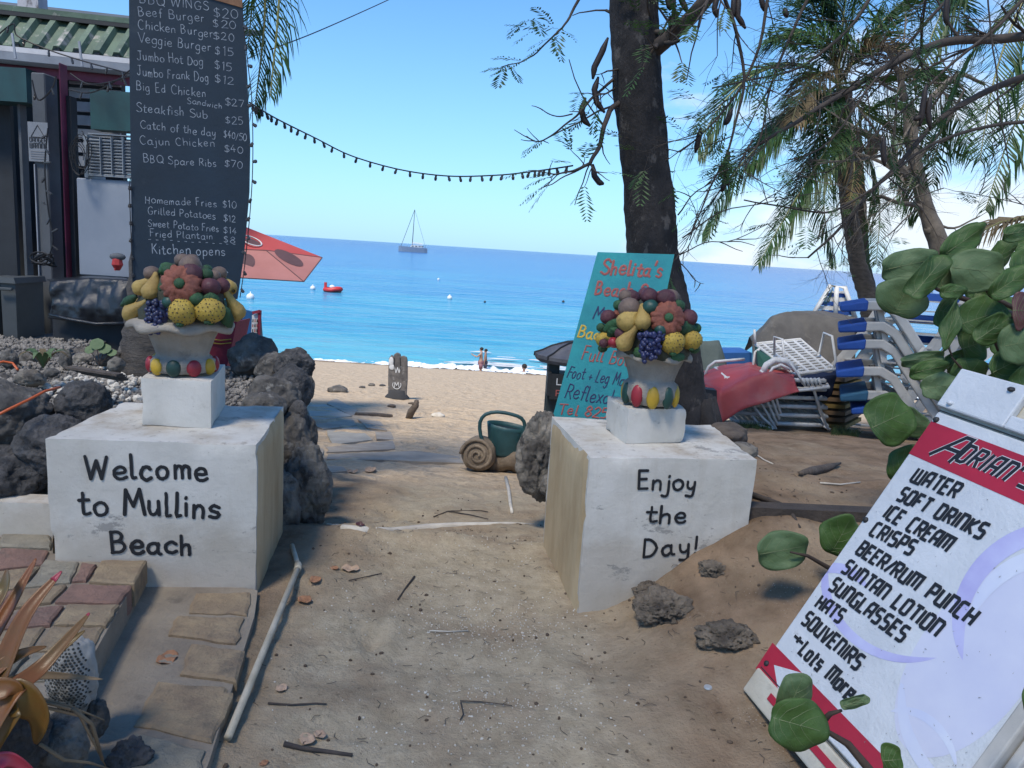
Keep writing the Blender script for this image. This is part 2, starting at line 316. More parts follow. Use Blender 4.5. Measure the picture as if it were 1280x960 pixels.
 roofm=mat('green_metal_roof',(.085,.14,.10),(.045,.08,.06),4,.6,.3,20,c3=(.36,.34,.33),s3=6,t3=.56,w3=.14), gutter=mat('gutter_white',(.30,.33,.38),(.22,.24,.28),4,.5), magenta=mat('magenta_paint',(.15,.018,.055),(.10,.014,.04),6,.6),
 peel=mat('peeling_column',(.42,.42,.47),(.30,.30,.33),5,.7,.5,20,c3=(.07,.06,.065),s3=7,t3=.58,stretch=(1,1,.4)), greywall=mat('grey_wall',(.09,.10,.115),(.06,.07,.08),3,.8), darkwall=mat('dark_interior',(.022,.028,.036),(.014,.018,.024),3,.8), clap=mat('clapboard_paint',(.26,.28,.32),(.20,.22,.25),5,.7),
 cabinet=mat('white_cabinet',(.25,.28,.33),(.20,.23,.28),2,.5), louver=mat('louvre_plastic',(.24,.27,.30),rough=.5), tealp=mat('teal_panel',(.012,.07,.08),(.008,.04,.05),3,.7), blackplastic=mat('black_plastic_sheet',(.012,.015,.02),(.02,.024,.03),3,.25,.9,7),  # cabinet and clapboard tones lowered to hold the bar's deep shade
 bincan=mat('grey_wheelie_bin',(.06,.068,.072),rough=.6), signpaper=mat('warning_sign',(.20,.22,.25),rough=.7),
 wire=mat('black_wire',(.012,.012,.014),rough=.6), bulb=mat('string_bulb',(.05,.05,.055),rough=.3), bulbglass=mat('pale_bulb',(.5,.5,.5),rough=.2), orange=mat('orange_cord',(.6,.12,.03),rough=.5),
 yachtw=mat('yacht_hull',(.20,.27,.35),(.15,.21,.28),1,.4), yachtc=mat('yacht_cabin',(.62,.66,.68),rough=.4), yachtm=mat('yacht_mast',(.10,.12,.14),rough=.5), redboat=mat('red_boat',(.55,.03,.03),rough=.5), buoy=mat('white_buoy',(.75,.77,.78),rough=.5), darkbuoy=mat('dark_buoy',(.03,.03,.04),rough=.6),
 skin=mat('skin',(.42,.26,.19),rough=.6), skind=mat('tanned_skin',(.30,.17,.12),rough=.6), hair=mat('dark_hair',(.02,.016,.014),rough=.8), shorts=mat('dull_red_shorts',(.26,.12,.14),rough=.8), shortsb=mat('dark_shorts',(.05,.05,.08),rough=.8),
 cap=mat('bottle_cap',(.55,.57,.58),rough=.3,metal=.4), redbag=mat('dark_red_canvas',(.26,.02,.045),(.19,.016,.035),5,.75,.3,20), bluep=mat('blue_painted_board',(.012,.10,.27),rough=.6), ornament=mat('red_ornament',(.4,.03,.03),rough=.6),
 driftwood=mat('driftwood',(.13,.105,.085),(.07,.055,.045),9,.9,.7,30,stretch=(1,3,1)), beamwood=mat('dark_beam',(.07,.055,.045),(.04,.032,.028),9,.9,.7,30),
)
# ------------------------------------------------ helpers: rocks, lettering
import bmesh
_ico={}
def ico(n):
    if n not in _ico:
        b=bmesh.new(); bmesh.ops.create_icosphere(b,subdivisions=n,radius=1)
        _ico[n]=(np.array([v.co[:] for v in b.verts]),[tuple(v.index for v in f.verts) for f in b.faces]); b.free()
    return _ico[n]
def rock_mb(c,r,n=4,amp=.22,fr=1.4,pits=.0,seed=0,rz=0,mb=None,flat=0):
    V,F_=ico(n); P=V*1.0
    d=1+amp*.95*fbm(P*fr,3,seed)+amp*.22*(1-2*np.abs(fbm(P*fr*2.3,2,seed+5)))-pits*.55*np.clip(fbm(P*fr*4.5,2,seed+9)-.1,0,1)+amp*.14*fbm(P*9,3,seed+3)+.012*fbm(P*26,2,seed+4)
    Q=P*d[:,None]*np.array(r); 
    if flat: Q[:,2]=np.maximum(Q[:,2],-r[2]*flat)
    c_,s_=math.cos(rz),math.sin(rz); Q=np.stack([Q[:,0]*c_-Q[:,1]*s_,Q[:,0]*s_+Q[:,1]*c_,Q[:,2]],1)+np.array(c)
    mb=mb or MB(); mb.add(Q.tolist(),F_); return mb
def rock(u0,v0,u1,v1,Y,material,label,cat='rock',group=None,name='coral_rock',n=4,amp=.22,fr=1.4,pits=.12,seed=0,dy=.8,rz=0,smooth=True):
    a=W((u0+u1)/2,(v0+v1)/2,Y); k=mpp(Y); rx=(u1-u0)/2*k; rz_=(v1-v0)/2*k
    mb=rock_mb(a,(rx*.93,min(rx,rz_*1.5)*dy,rz_*.95),n,amp,fr,pits,seed,rz)
    o=mb.build(name,M[material],smooth=smooth); return tag(o,label,cat,group)
HAND={
'a':(58,"~43 44 30 54 12 45 4 25 12 5 28 2 43 16|~45 54 44 20 48 4 58 1"),'b':(54,"-8 100 8 0|~8 35 20 52 38 50 48 28 38 4 20 0 8 12"),
'c':(50,"~42 45 28 54 12 46 4 26 12 6 28 0 44 9"),'d':(55,"~42 40 28 53 12 45 4 25 12 5 28 2 42 16|-44 100 44 0"),
'e':(52,"~5 28 26 28 41 33 38 50 22 56 7 42 4 22 14 4 30 0 46 10"),'f':(38,"~42 92 30 100 19 88 18 60 18 0|-2 54 36 54"),
'g':(56,"~43 44 30 54 12 45 4 25 12 5 28 2 43 15|~45 54 45 -8 36 -32 20 -36 5 -26"),'h':(54,"-8 100 8 0|~8 32 20 50 34 52 42 40 42 0"),
'i':(20,"-8 54 8 0|-8 76 9 80"),'j':(30,"~20 54 20 -14 12 -34 -6 -30|-20 78 21 82"),'k':(50,"-8 100 8 0|-42 54 9 24|-17 30 44 0"),
'l':(26,"~8 100 8 14 14 2 24 4"),'m':(68,"-8 54 8 0|~8 34 18 52 28 50 33 38 33 0|~33 34 43 52 54 50 60 38 60 0"),
'n':(52,"-8 54 8 0|~8 34 20 52 34 52 42 38 42 0"),'o':(54,"~24 55 8 44 4 26 12 6 26 0 42 10 47 30 40 48 24 55"),
'p':(56,"-8 54 8 -38|~8 36 20 53 38 50 48 28 38 5 20 1 8 12"),'q':(56,"~43 44 30 54 12 45 4 25 12 5 28 2 43 16|-45 54 45 -38"),
'r':(40,"-8 54 8 0|~8 30 18 50 36 52"),'s':(44,"~38 48 22 56 8 46 12 32 32 24 38 12 26 0 4 6"),
't':(42,"~18 86 18 14 26 1 42 6|-2 56 38 58"),'u':(54,"~8 54 8 18 18 1 32 4 43 22|-44 54 44 0"),'v':(46,"-4 54 22 0|-22 0 42 54"),
'w':(64,"-4 54 16 0|-16 0 30 45|-30 45 44 0|-44 0 58 54"),'x':(44,"-4 54 40 0|-40 54 4 0"),'y':(54,"~8 54 10 24 22 12 34 16 43 30|~44 54 43 -10 34 -32 8 -30"),
'z':(46,"-4 54 40 54|-40 54 4 0|-4 0 42 0"),
'A':(66,"-0 0 30 100|-30 100 62 0|-10 36 50 36"),'B':(66,"-8 0 8 100|~8 100 34 98 46 78 34 56 10 53|~10 53 42 50 54 26 40 4 8 0"),
'C':(66,"~58 84 38 100 14 84 4 50 16 14 38 0 60 12"),'D':(70,"-8 0 8 100|~8 100 40 92 62 52 42 8 8 0"),'E':(56,"-50 100 8 100|-8 100 8 0|-8 0 52 0|-8 52 44 52"),
'F':(54,"-50 100 8 100|-8 100 8 0|-8 54 42 54"),'G':(72,"~58 84 38 100 14 84 4 50 16 12 38 0 58 16 58 44|-36 44 66 44"),'H':(64,"-8 100 8 0|-54 100 54 0|-8 52 54 52"),
'I':(22,"-10 100 10 0"),'J':(62,"~44 100 44 24 34 2 16 2 4 20|-16 100 62 100"),'K':(62,"-8 100 8 0|-54 100 10 46|-22 56 58 0"),'L':(54,"-8 100 8 0|-8 0 50 0"),
'M':(80,"-6 0 14 100|-14 100 38 34|-38 34 62 100|-62 100 74 0"),'N':(68,"-8 0 8 100|-8 100 56 0|-56 0 56 100"),'O':(74,"~36 100 12 84 4 50 14 12 36 0 60 14 68 50 58 86 36 100"),
'P':(58,"-8 0 8 100|~8 100 40 96 52 74 38 50 8 46"),'Q':(76,"~36 100 12 84 4 50 14 12 36 0 60 14 68 50 58 86 36 100|-44 22 72 -6"),'R':(62,"-8 0 8 100|~8 100 40 96 50 76 38 52 8 48|-26 50 58 0"),
'S':(62,"~54 86 34 100 12 88 10 68 34 52 54 38 56 16 34 0 4 12"),'T':(64,"-0 100 64 100|-32 100 32 0"),'U':(66,"~8 100 8 26 22 2 44 4 56 28 56 100"),'V':(60,"-0 100 30 0|-30 0 60 100"),
'W':(92,"-0 100 22 0|-22 0 46 82|-46 82 66 0|-66 0 88 100"),'Y':(60,"-0 100 30 50|-60 100 30 50|-30 50 30 0"),'X':(60,"-0 100 56 0|-56 100 0 0"),'Z':(60,"-4 100 56 100|-56 100 4 0|-4 0 56 0"),
'0':(56,"~28 100 10 82 4 50 10 16 28 0 46 16 52 50 46 82 28 100"),'1':(30,"-8 82 22 100|-22 100 22 0"),'2':(56,"~6 80 24 100 46 84 38 50 4 2|-4 2 52 2"),
'3':(54,"~6 90 28 100 46 80 24 54|~24 54 50 40 48 10 24 0 4 10"),'4':(56,"-36 100 4 34|-4 34 54 34|-38 62 38 0"),'5':(56,"-50 100 12 100|-12 100 8 58|~8 58 34 62 52 36 38 6 6 4"),
'6':(54,"~44 94 20 70 6 30 22 0 46 14 44 40 20 46 7 28"),'7':(54,"-4 100 52 100|-52 100 20 0"),'8':(54,"~28 54 8 74 28 100 48 76 28 54 4 26 28 0 54 26 28 54"),'9':(54,"~46 70 26 50 8 70 24 98 46 84 46 50 34 0"),
'$':(54,"~48 82 28 92 10 80 14 60 40 44 46 22 26 8 4 18|-28 106 28 -6"),'!':(20,"-12 100 9 32|-8 4 9 0"),'+':(46,"-4 34 40 34|-22 54 22 14"),'/':(40,"-0 -14 36 104"),"'":(20,"-12 100 6 74"),
'.':(16,"-6 2 7 6"),'-':(44,"-4 34 36 34"),':':(18,"-6 8 7 12|-6 44 7 48"),'&':(60,"~54 0 14 74 28 100 40 80 6 26 24 0 52 34"),' ':(34,"")}
BLOCK={'^':(50,"-0 0 28 100 42 100 42 0|-13 44 42 44"),'A':(50,"-0 0 0 82 9 100 40 100 40 0|-0 42 40 42"),'B':(50,"-0 0 0 100 34 100 40 92 40 60 34 52 0 52|-34 52 40 44 40 8 34 0 0 0"),'C':(48,"-38 100 8 100 0 92 0 8 8 0 38 0"),
'D':(50,"-0 0 0 100 30 100 40 88 40 10 30 0 0 0"),'E':(46,"-38 100 0 100 0 0 38 0|-0 52 32 52"),'F':(46,"-38 100 0 100 0 0|-0 52 32 52"),'G':(50,"-40 100 8 100 0 92 0 8 8 0 40 0 40 46 24 46"),
'H':(50,"-0 0 0 100|-40 0 40 100|-0 50 40 50"),'I':(14,"-2 0 2 100"),'K':(50,"-0 0 0 100|-40 100 2 48 42 0"),'L':(44,"-0 100 0 0 36 0"),'M':(70,"-0 0 0 100 60 100 60 0|-30 100 30 10"),
'N':(50,"-0 0 0 100 32 100 40 90 40 0"),'O':(50,"-8 100 0 92 0 8 8 0 32 0 40 8 40 92 32 100 8 100"),'P':(50,"-0 0 0 100 34 100 40 92 40 56 34 48 0 48"),'R':(50,"-0 0 0 100 34 100 40 92 40 58 34 50 0 50|-20 50 42 0"),
'S':(50,"-40 100 8 100 0 92 0 60 8 52 32 52 40 44 40 8 32 0 0 0"),'T':(46,"-0 100 44 100|-22 100 22 0"),'U':(50,"-0 100 0 8 8 0 40 0 40 100"),'V':(50,"-0 100 16 0 26 0 42 100"),'W':(70,"-0 100 0 8 8 0 60 0 60 100|-30 8 30 100"),
'Y':(50,"-0 100 0 58 40 58|-40 100 40 8 32 0 4 0"),'o':(42,"-6 66 0 60 0 6 6 0 26 0 32 6 32 60 26 66 6 66"),'t':(38,"-12 92 12 0 30 0|-0 64 30 64"),'s':(40,"-30 66 0 66 0 34 30 34 30 0 0 0"),'r':(34,"-0 0 0 66 26 66"),'e':(42,"-2 34 32 34 32 66 0 66 0 0 32 0"),
'a':(42,"-2 66 32 66 32 0 0 0 0 38 32 38"),'i':(14,"-2 0 2 66|-2 86 2 92"),'n':(42,"-0 0 0 66 32 66 32 0"),'v':(40,"-0 66 15 0 30 66"),'c':(38,"-30 66 0 66 0 0 30 0"),'l':(14,"-2 0 2 100"),'f':(34,"-28 100 8 100 8 0|-0 60 26 60"),
'd':(42,"-32 100 32 0 0 0 0 66 32 66"),'u':(42,"-0 66 0 0 32 0 32 66"),'m':(56,"-0 0 0 66 46 66 46 0|-23 66 23 6"),
'+':(50,"-0 44 40 44|-20 66 20 22"),'/':(34,"-0 0 30 100"),"'":(18,"-4 100 4 72"),'!':(14,"-2 100 2 30|-2 8 2 0"),' ':(40,"")}
def strokes(ch,font):
    w_,s=font.get(ch,font.get(ch.upper(),(30,"")))
    res=[]
    for q in s.split('|'):
        if not q: continue
        nums=[float(t) for t in q[1:].split()]; pts=[(nums[i]/100,nums[i+1]/100) for i in range(0,len(nums),2)]
        if q[0]=='~' and len(pts)>2:
            P=[pts[0]]+pts+[pts[-1]]; o=[]
            closed=abs(pts[0][0]-pts[-1][0])+abs(pts[0][1]-pts[-1][1])<.01
            if closed: P=[pts[-2]]+pts+[pts[1]]
            for i in range(1,len(P)-2):
                for k in range(4):
                    t=k/4; r=[]
                    for d in (0,1):
                        a,b,c,e=P[i-1][d],P[i][d],P[i+1][d],P[i+2][d]
                        r.append(.5*((2*b)+(-a+c)*t+(2*a-5*b+4*c-e)*t*t+(-a+3*b-3*c+e)*t**3))
                    o.append(tuple(r))
            o.append(P[-2]); pts=o
        res.append(pts)
    return w_/100,res
def ribbon(mb,pts,w,fn,h,cap=True,z0=0):
    pts=[Vector((p[0],p[1])) for p in pts]; q=[pts[0]]
    for p in pts[1:]:
        if (p-q[-1]).length>w*.02: q.append(p)
    if len(q)<2: return
    n=len(q); L=[];Rr=[];C_=[]
    for i in range(n):
        d0=(q[i]-q[i-1]).normalized() if i else (q[1]-q[0]).normalized()
        d1=(q[i+1]-q[i]).normalized() if i<n-1 else d0
        t=(d0+d1); t=t.normalized() if t.length>.1 else d1; nn=Vector((-t.y,t.x)); k=min(1/max(.45,nn.dot(Vector((-d1.y,d1.x)))),1.6)
        L.append(q[i]+nn*w/2*k); Rr.append(q[i]-nn*w/2*k); C_.append(q[i])
    vs=[];fs=[]
    def cp(i,d):
        o=[]
        for a in ((60,30,0,-30,-60) if cap else ()):
            a=rad(a); dn=Vector((-d.y,d.x)); o.append(q[i]+d*(w/2*math.cos(a))+dn*(w/2*math.sin(a)))
        return o
    for i in range(n): vs+=[fn(L[i].x,L[i].y,z0),fn(C_[i].x,C_[i].y,z0+h),fn(Rr[i].x,Rr[i].y,z0)]
    for i in range(n-1):
        a=3*i; fs+=[(a,a+1,a+4,a+3),(a+1,a+2,a+5,a+4)]
    if cap:
        d=(q[-1]-q[-2]).normalized(); c1=cp(-1,d); k=len(vs); vs+=[fn(p.x,p.y,z0) for p in c1]; a=3*(n-1)
        ring=[a]+list(range(k,k+5))+[a+2]; fs+=[(a+1,ring[j+1],ring[j]) for j in range(6)]
        d=(q[0]-q[1]).normalized(); c1=cp(0,d); k=len(vs); vs+=[fn(p.x,p.y,z0) for p in c1]
        ring=[2]+list(range(k,k+5))+[0]; fs+=[(1,ring[j+1],ring[j]) for j in range(6)]
    mb.add(vs,fs)
def text(mb,s,A,B,nrm,h,w,font=HAND,slant=0,off=.003,dome=.0012,jit=.0,cap=True,sp=.10):
    A=Vector(A);B=Vector(B);ex=(B-A);tot=ex.length;ex.normalize();nrm=Vector(nrm).normalized();ey=nrm.cross(ex).normalized()
    x=0;it=[]
    for ch in s:
        w_,st_=strokes(ch,font); it.append((x,st_)); x+=w_+sp
    x-=sp+.04; k=tot/x; q=0
    for x0,st_ in it:
        jy=random.uniform(-jit,jit); js=1+random.uniform(-jit,jit)*1.5; jr=random.uniform(-jit,jit)*1.6; jx=1+random.uniform(-jit,jit)*2
        for pl in st_:
            q+=1; pp=[((x0+a*jx+b*jr*.6)*k+slant*b*h+random.uniform(-1,1)*jit*.18*h, (b*js+jy-a*jr)*h+random.uniform(-1,1)*jit*.18*h) for a,b in pl]
            ribbon(mb,pp,w*random.uniform(1-jit*2,1+jit),lambda a,b,c:A+ex*a+ey*b+nrm*(off+c),dome,cap,z0=.00012*(q%4))
# ------------------------------------------------ the ground, one sheet to below the sea
def gmat():
    m_=bpy.data.materials.new('earth_and_sand'); m_.use_nodes=True; t=m_.node_tree; b=t.nodes['Principled BSDF']; b.inputs['Roughness'].default_value=.95; b.inputs['Specular IOR Level'].default_value=.15
    g=t.nodes.new('ShaderNodeNewGeometry'); sp_=t.nodes.new('ShaderNodeSeparateXYZ'); t.links.new(g.outputs['Position'],sp_.inputs[0])
    def nz(sc,d=6,r=.6):
        n=t.nodes.new('ShaderNodeTexNoise'); n.inputs['Scale'].default_value=sc; n.inputs['Detail'].default_value=d; n.inputs['Roughness'].default_value=r; t.links.new(g.outputs['Position'],n.inputs['Vector']); return n.outputs['Fac']
    def ramp(f,a,b_,lo=.35,hi=.65):
        r=t.nodes.new('ShaderNodeValToRGB'); r.color_ramp.elements[0].position=lo; r.color_ramp.elements[1].position=hi; r.color_ramp.elements[0].color=(*a,1); r.color_ramp.elements[1].color=(*b_,1); t.links.new(f,r.inputs[0]); return r.outputs[0]
    def mixc(f,a,b_):
        n=t.nodes.new('ShaderNodeMixRGB'); t.links.new(f,n.inputs[0]); t.links.new(a,n.inputs[1]); t.links.new(b_,n.inputs[2]); return n.outputs[0]
    dirt=ramp(nz(3,9,.65),(.22,.165,.11),(.35,.272,.185)); dgrey=ramp(nz(14,8,.7),(.335,.275,.185),(.45,.375,.265))
    red=ramp(nz(5,8),(.15,.103,.066),(.28,.197,.13))
    sand=ramp(nz(9,8,.7),(.41,.315,.215),(.54,.43,.305)); wet=ramp(nz(4),(.22,.16,.105),(.28,.21,.14))
    X,Y=sp_.outputs[0],sp_.outputs[1]
    path=math_(t,'MULTIPLY',math_(t,'SUBTRACT',math_(t,'ADD',.66,math_(t,'MULTIPLY',nz(4),.5)),math_(t,'ABSOLUTE',math_(t,'ADD',X,.15))),2.2,clamp=True)
    c=mixc(path,red,dgrey); c=mixc(math_(t,'MULTIPLY',math_(t,'SUBTRACT',nz(1.6,8,.7),.47),6,clamp=True),c,dirt)
    yy=math_(t,'ADD',Y,math_(t,'MULTIPLY',nz(1.3),1.6)); edge=math_(t,'ADD',6.0,math_(t,'MULTIPLY',math_(t,'MAXIMUM',math_(t,'SUBTRACT',X,.3),0),1.5))
    fs=math_(t,'MULTIPLY',math_(t,'SUBTRACT',yy,edge),.9,clamp=True); c=mixc(fs,c,sand)
    wy=math_(t,'ADD',Y,math_(t,'MULTIPLY',nz(.5),3.0)); c=mixc(math_(t,'MULTIPLY',math_(t,'SUBTRACT',wy,35.2),.8,clamp=True),c,wet)
    # dark litter flecks and pale shell grit
    fl=nz(38,3,.5); c2=t.nodes.new('ShaderNodeMixRGB'); t.links.new(math_(t,'MULTIPLY',math_(t,'MULTIPLY',math_(t,'SUBTRACT',fl,.66),14,clamp=True),.5),c2.inputs[0]); t.links.new(c,c2.inputs[1]); c2.inputs[2].default_value=(.055,.04,.03,1)
    vo=t.nodes.new('ShaderNodeTexVoronoi'); vo.inputs['Scale'].default_value=75; t.links.new(g.outputs['Position'],vo.inputs['Vector'])
    sm=math_(t,'MULTIPLY',math_(t,'LESS_THAN',vo.outputs['Distance'],.17),math_(t,'MULTIPLY',math_(t,'SUBTRACT',nz(2.3,4),.5),6,clamp=True))
    c3=t.nodes.new('ShaderNodeMixRGB'); t.links.new(math_(t,'MULTIPLY',sm,.75),c3.inputs[0]); t.links.new(c2.outputs[0],c3.inputs[1]); c3.inputs[2].default_value=(.42,.38,.32,1)
    t.links.new(c3.outputs[0],b.inputs['Base Color'])
    hgt=math_(t,'ADD',math_(t,'MULTIPLY',nz(22,8,.7),1.0),math_(t,'MULTIPLY',nz(90,3),.35))
    bu=t.nodes.new('ShaderNodeBump'); bu.inputs['Strength'].default_value=.8; bu.inputs['Distance'].default_value=.025; t.links.new(hgt,bu.inputs['Height'])
    vo2=t.nodes.new('ShaderNodeTexNoise'); vo2.inputs['Scale'].default_value=4.5; vo2.inputs['Detail'].default_value=3; t.links.new(g.outputs['Position'],vo2.inputs['Vector'])
    b2=t.nodes.new('ShaderNodeBump'); b2.inputs['Distance'].default_value=.12; t.links.new(math_(t,'MULTIPLY',fs,.9),b2.inputs['Strength']); t.links.new(vo2.outputs['Fac'],b2.inputs['Height']); t.links.new(bu.outputs[0],b2.inputs['Normal']); t.links.new(b2.outputs[0],b.inputs['Normal'])
    return m_
xs=np.concatenate([-np.geomspace(2.2,90,46)[::-1],np.linspace(-2.17,2.4,200),np.geomspace(2.45,110,60)])
ys=np.concatenate([np.linspace(-12,1.2,20),np.linspace(1.25,4.6,190),np.geomspace(4.63,14,150),np.geomspace(14.15,75,70)])
XX,YY=np.meshgrid(xs,ys); ZZ=ground(XX.ravel(),YY.ravel())
mb=MB(); mb.v=[tuple(p) for p in np.stack([XX.ravel(),YY.ravel(),ZZ],1).tolist()]; nx=len(xs)
mb.f=[(j*nx+i,j*nx+i+1,(j+1)*nx+i+1,(j+1)*nx+i) for j in range(len(ys)-1) for i in range(nx-1)]; mb.mi=[0]*len(mb.f)
tag(mb.build('ground',gmat(),smooth=True,origin=(0,0,0)),kind='structure')
# ------------------------------------------------ the sea
def seamat():
    m_=bpy.data.materials.new('sea_water'); m_.use_nodes=True; t=m_.node_tree; b=t.nodes['Principled BSDF']; b.inputs['Roughness'].default_value=.18; b.inputs['IOR'].default_value=1.33; b.inputs['Specular IOR Level'].default_value=.2
    g=t.nodes.new('ShaderNodeNewGeometry'); sp_=t.nodes.new('ShaderNodeSeparateXYZ'); t.links.new(g.outputs['Position'],sp_.inputs[0])
    lg=math_(t,'LOGARITHM',math_(t,'MAXIMUM',sp_.outputs[1],1),10)
    def nz(sc,st_,d=5):
        mpn=t.nodes.new('ShaderNodeMapping'); mpn.inputs['Scale'].default_value=st_; t.links.new(g.outputs['Position'],mpn.inputs[0]); n=t.nodes.new('ShaderNodeTexNoise'); n.inputs['Scale'].default_value=sc; n.inputs['Detail'].default_value=d; t.links.new(mpn.outputs[0],n.inputs['Vector']); return n.outputs['Fac']
    pat=math_(t,'MULTIPLY',math_(t,'ADD',math_(t,'SUBTRACT',nz(.06,(.5,1.2,1)),.5),math_(t,'MULTIPLY',math_(t,'SUBTRACT',nz(.35,(.22,1.3,1)),.5),.8)),.42)
    f=math_(t,'ADD',math_(t,'DIVIDE',math_(t,'SUBTRACT',lg,1.5),2.0),pat)
    r=t.nodes.new('ShaderNodeValToRGB'); r.color_ramp.elements[0].position=.0; r.color_ramp.elements[1].position=1
    r.color_ramp.elements[0].color=(.09,.36,.46,1); r.color_ramp.elements[1].color=(.008,.055,.24,1)
    for p_,c_ in ((.14,(.035,.26,.42)),(.38,(.014,.155,.38)),(.72,(.009,.08,.30))): e=r.color_ramp.elements.new(p_); e.color=(*c_,1)
    t.links.new(f,r.inputs[0]); t.links.new(r.outputs[0],b.inputs['Base Color'])
    bu=t.nodes.new('ShaderNodeBump'); bu.inputs['Strength'].default_value=.85; bu.inputs['Distance'].default_value=.35
    hh=math_(t,'ADD',nz(1.1,(.45,1.3,1),6),math_(t,'MULTIPLY',nz(.22,(.35,1.2,1),5),2.4)); t.links.new(hh,bu.inputs['Height']); t.links.new(bu.outputs[0],b.inputs['Normal'])
    return m_
ysea=np.concatenate([np.linspace(33,60,110),np.geomspace(61,260,130),np.geomspace(270,50000,40)]); mb=MB(); nxs=120
vv=[]
for y in ysea:
    half=max(60,y*1.4); xx=np.linspace(-half,half,nxs+1); a=np.clip((260-y)/200,0,1)
    P=np.stack([xx*.35,np.full(nxs+1,y*.9),np.zeros(nxs+1)],1)
    zz=SEA+a*(.05*fbm(P,3,21)+.05*fbm(P*.33,2,22)); vv+= np.stack([xx,np.full(nxs+1,y),zz],1).tolist()
mb.v=vv; k=nxs+1; mb.f=[(j*k+i,j*k+i+1,(j+1)*k+i+1,(j+1)*k+i) for j in range(len(ysea)-1) for i in range(nxs)]; mb.mi=[0]*len(mb.f)
tag(mb.build('sea',seamat(),smooth=True,origin=(0,33,SEA)),kind='structure')
# surf: a low ragged ridge of foam along the waterline
def foammat():
    m_=bpy.data.materials.new('foam'); m_.use_nodes=True; t=m_.node_tree; b=t.nodes['Principled BSDF']; b.inputs['Base Color'].default_value=(.78,.82,.84,1); b.inputs['Roughness'].default_value=.7
    g=t.nodes.new('ShaderNodeNewGeometry'); n=t.nodes.new('ShaderNodeTexNoise'); n.inputs['Scale'].default_value=5; n.inputs['Detail'].default_value=6; t.links.new(g.outputs['Position'],n.inputs['Vector'])
    bu=t.nodes.new('ShaderNodeBump'); bu.inputs['Distance'].default_value=.2; t.links.new(n.outputs['Fac'],bu.inputs['Height']); t.links.new(bu.outputs[0],b.inputs['Normal']); return m_
mb=MB(); nx_=900; ny_=26; X_=np.linspace(-34,34,nx_+1)
big=ss((X_+12)/9)                                  # the surf is higher to the right
P=np.stack([X_*.35,np.zeros(nx_+1),np.zeros(nx_+1)],1); mid=35.7+.5*vn(P,3)+.25*vn(P*4,4); 
vv=[];keep=[]
for j in range(ny_+1):
    f_=j/ny_; y=mid+(f_-.5)*(1.1+1.6*big); Q=np.stack([X_*1.6,y*2.2,np.zeros(nx_+1)],1); tt=fbm(Q,4,31)
    prof=math.sin(math.pi*f_); zz=np.maximum(SEA, ground(X_,y,False))-.05+prof*(.09+.17*big)*(.55+.8*tt); vv.append(np.stack([X_,y,zz],1)); keep.append(prof*(.9+.5*big)+tt*.9>.55)
V=np.array(vv).reshape(-1,3); mb.v=[tuple(p) for p in V.tolist()]; k=nx_+1
mb.f=[(j*k+i,j*k+i+1,(j+1)*k+i+1,(j+1)*k+i) for j in range(ny_) for i in range(nx_) if keep[j][i]]; mb.mi=[0]*len(mb.f)
tag(mb.build('surf_foam',foammat(),smooth=True),kind='stuff')
mb=MB()
for q in range(170):
    x=rng.uniform(-3,26); y=36.6+abs(rng.normal())*1.8; l=rng.uniform(.2,1.3); w_=rng.uniform(.03,.12); z=SEA+.13
    pts=[(x+l*math.cos(a)+rng.uniform(-.1,.1)*l,y+w_*math.sin(a)*2,z+rng.uniform(0,.04)) for a in np.linspace(0,6.28,8)[:-1]]
    mb.add(pts,[tuple(range(7))])
tag(mb.build('foam_flecks',M['whitep']),kind='stuff')
# ------------------------------------------------ white plinths
def roughblock(A,B,C_,D,h,name,mat_,parent,n=22,amp=.0028,seed=0,low=None):
    # A B C D: bottom corners front-left, front-right, back-right, back-left ; low: extra depth buried
    A,B,C_,D=[Vector(q) for q in(A,B,C_,D)]
    vs={};V=[];F_=[]
    def P(i,j,k):
        if (i,j,k) in vs: return vs[(i,j,k)]
        a,b,c=i/n,j/n,k/n; lo=(A*(1-a)+B*a)*(1-b)+(D*(1-a)+C_*a)*b; z=-(low or 0)+(h+(low or 0))*c
        V.append(lo+Vector((0,0,z))); vs[(i,j,k)]=len(V)-1
        e=sum(1 for q in (i,j,k) if q in(0,n)); E_.append(e); cen=(A+B+C_+D)/4; O_.append(V[-1]-Vector((cen.x,cen.y,V[-1].z-(.0 if k<n else -.5*h)))); return len(V)-1
    E_=[];O_=[]
    for i in range(n):
        for j in range(n):
            F_.append((P(i,j,n),P(i+1,j,n),P(i+1,j+1,n),P(i,j+1,n)))
            F_.append((P(i,0,j),P(i+1,0,j),P(i+1,0,j+1),P(i,0,j+1))); F_.append((P(i+1,n,j),P(i,n,j),P(i,n,j+1),P(i+1,n,j+1)))
            F_.append((P(0,i+1,j),P(0,i,j),P(0,i,j+1),P(0,i+1,j+1))); F_.append((P(n,i,j),P(n,i+1,j),P(n,i+1,j+1),P(n,i,j+1)))
    Pn=np.array([v[:] for v in V]); nn_=np.stack([fbm(Pn*9,3,seed),fbm(Pn*9,3,seed+4),fbm(Pn*9,3,seed+8)],1)*amp
    cen=Pn.mean(0); e=np.array(E_); chip=np.clip(fbm(Pn*7,3,seed+11)+.15,0,1)
    pull=np.where(e>=2,.001+.012*np.clip(chip-.15,0,1)+.016*np.clip(chip-.45,0,1),0)[:,None]; d=cen-Pn; d/=np.linalg.norm(d,axis=1)[:,None]
    nn_[e<2]*=.45; Pn=Pn+nn_+d*pull
    mb=MB(); mb.add(Pn.tolist(),F_); o=mb.build(name,mat_,parent,smooth=True); md=o.modifiers.new('crisp_edges','EDGE_SPLIT'); md.split_angle=rad(32); return o
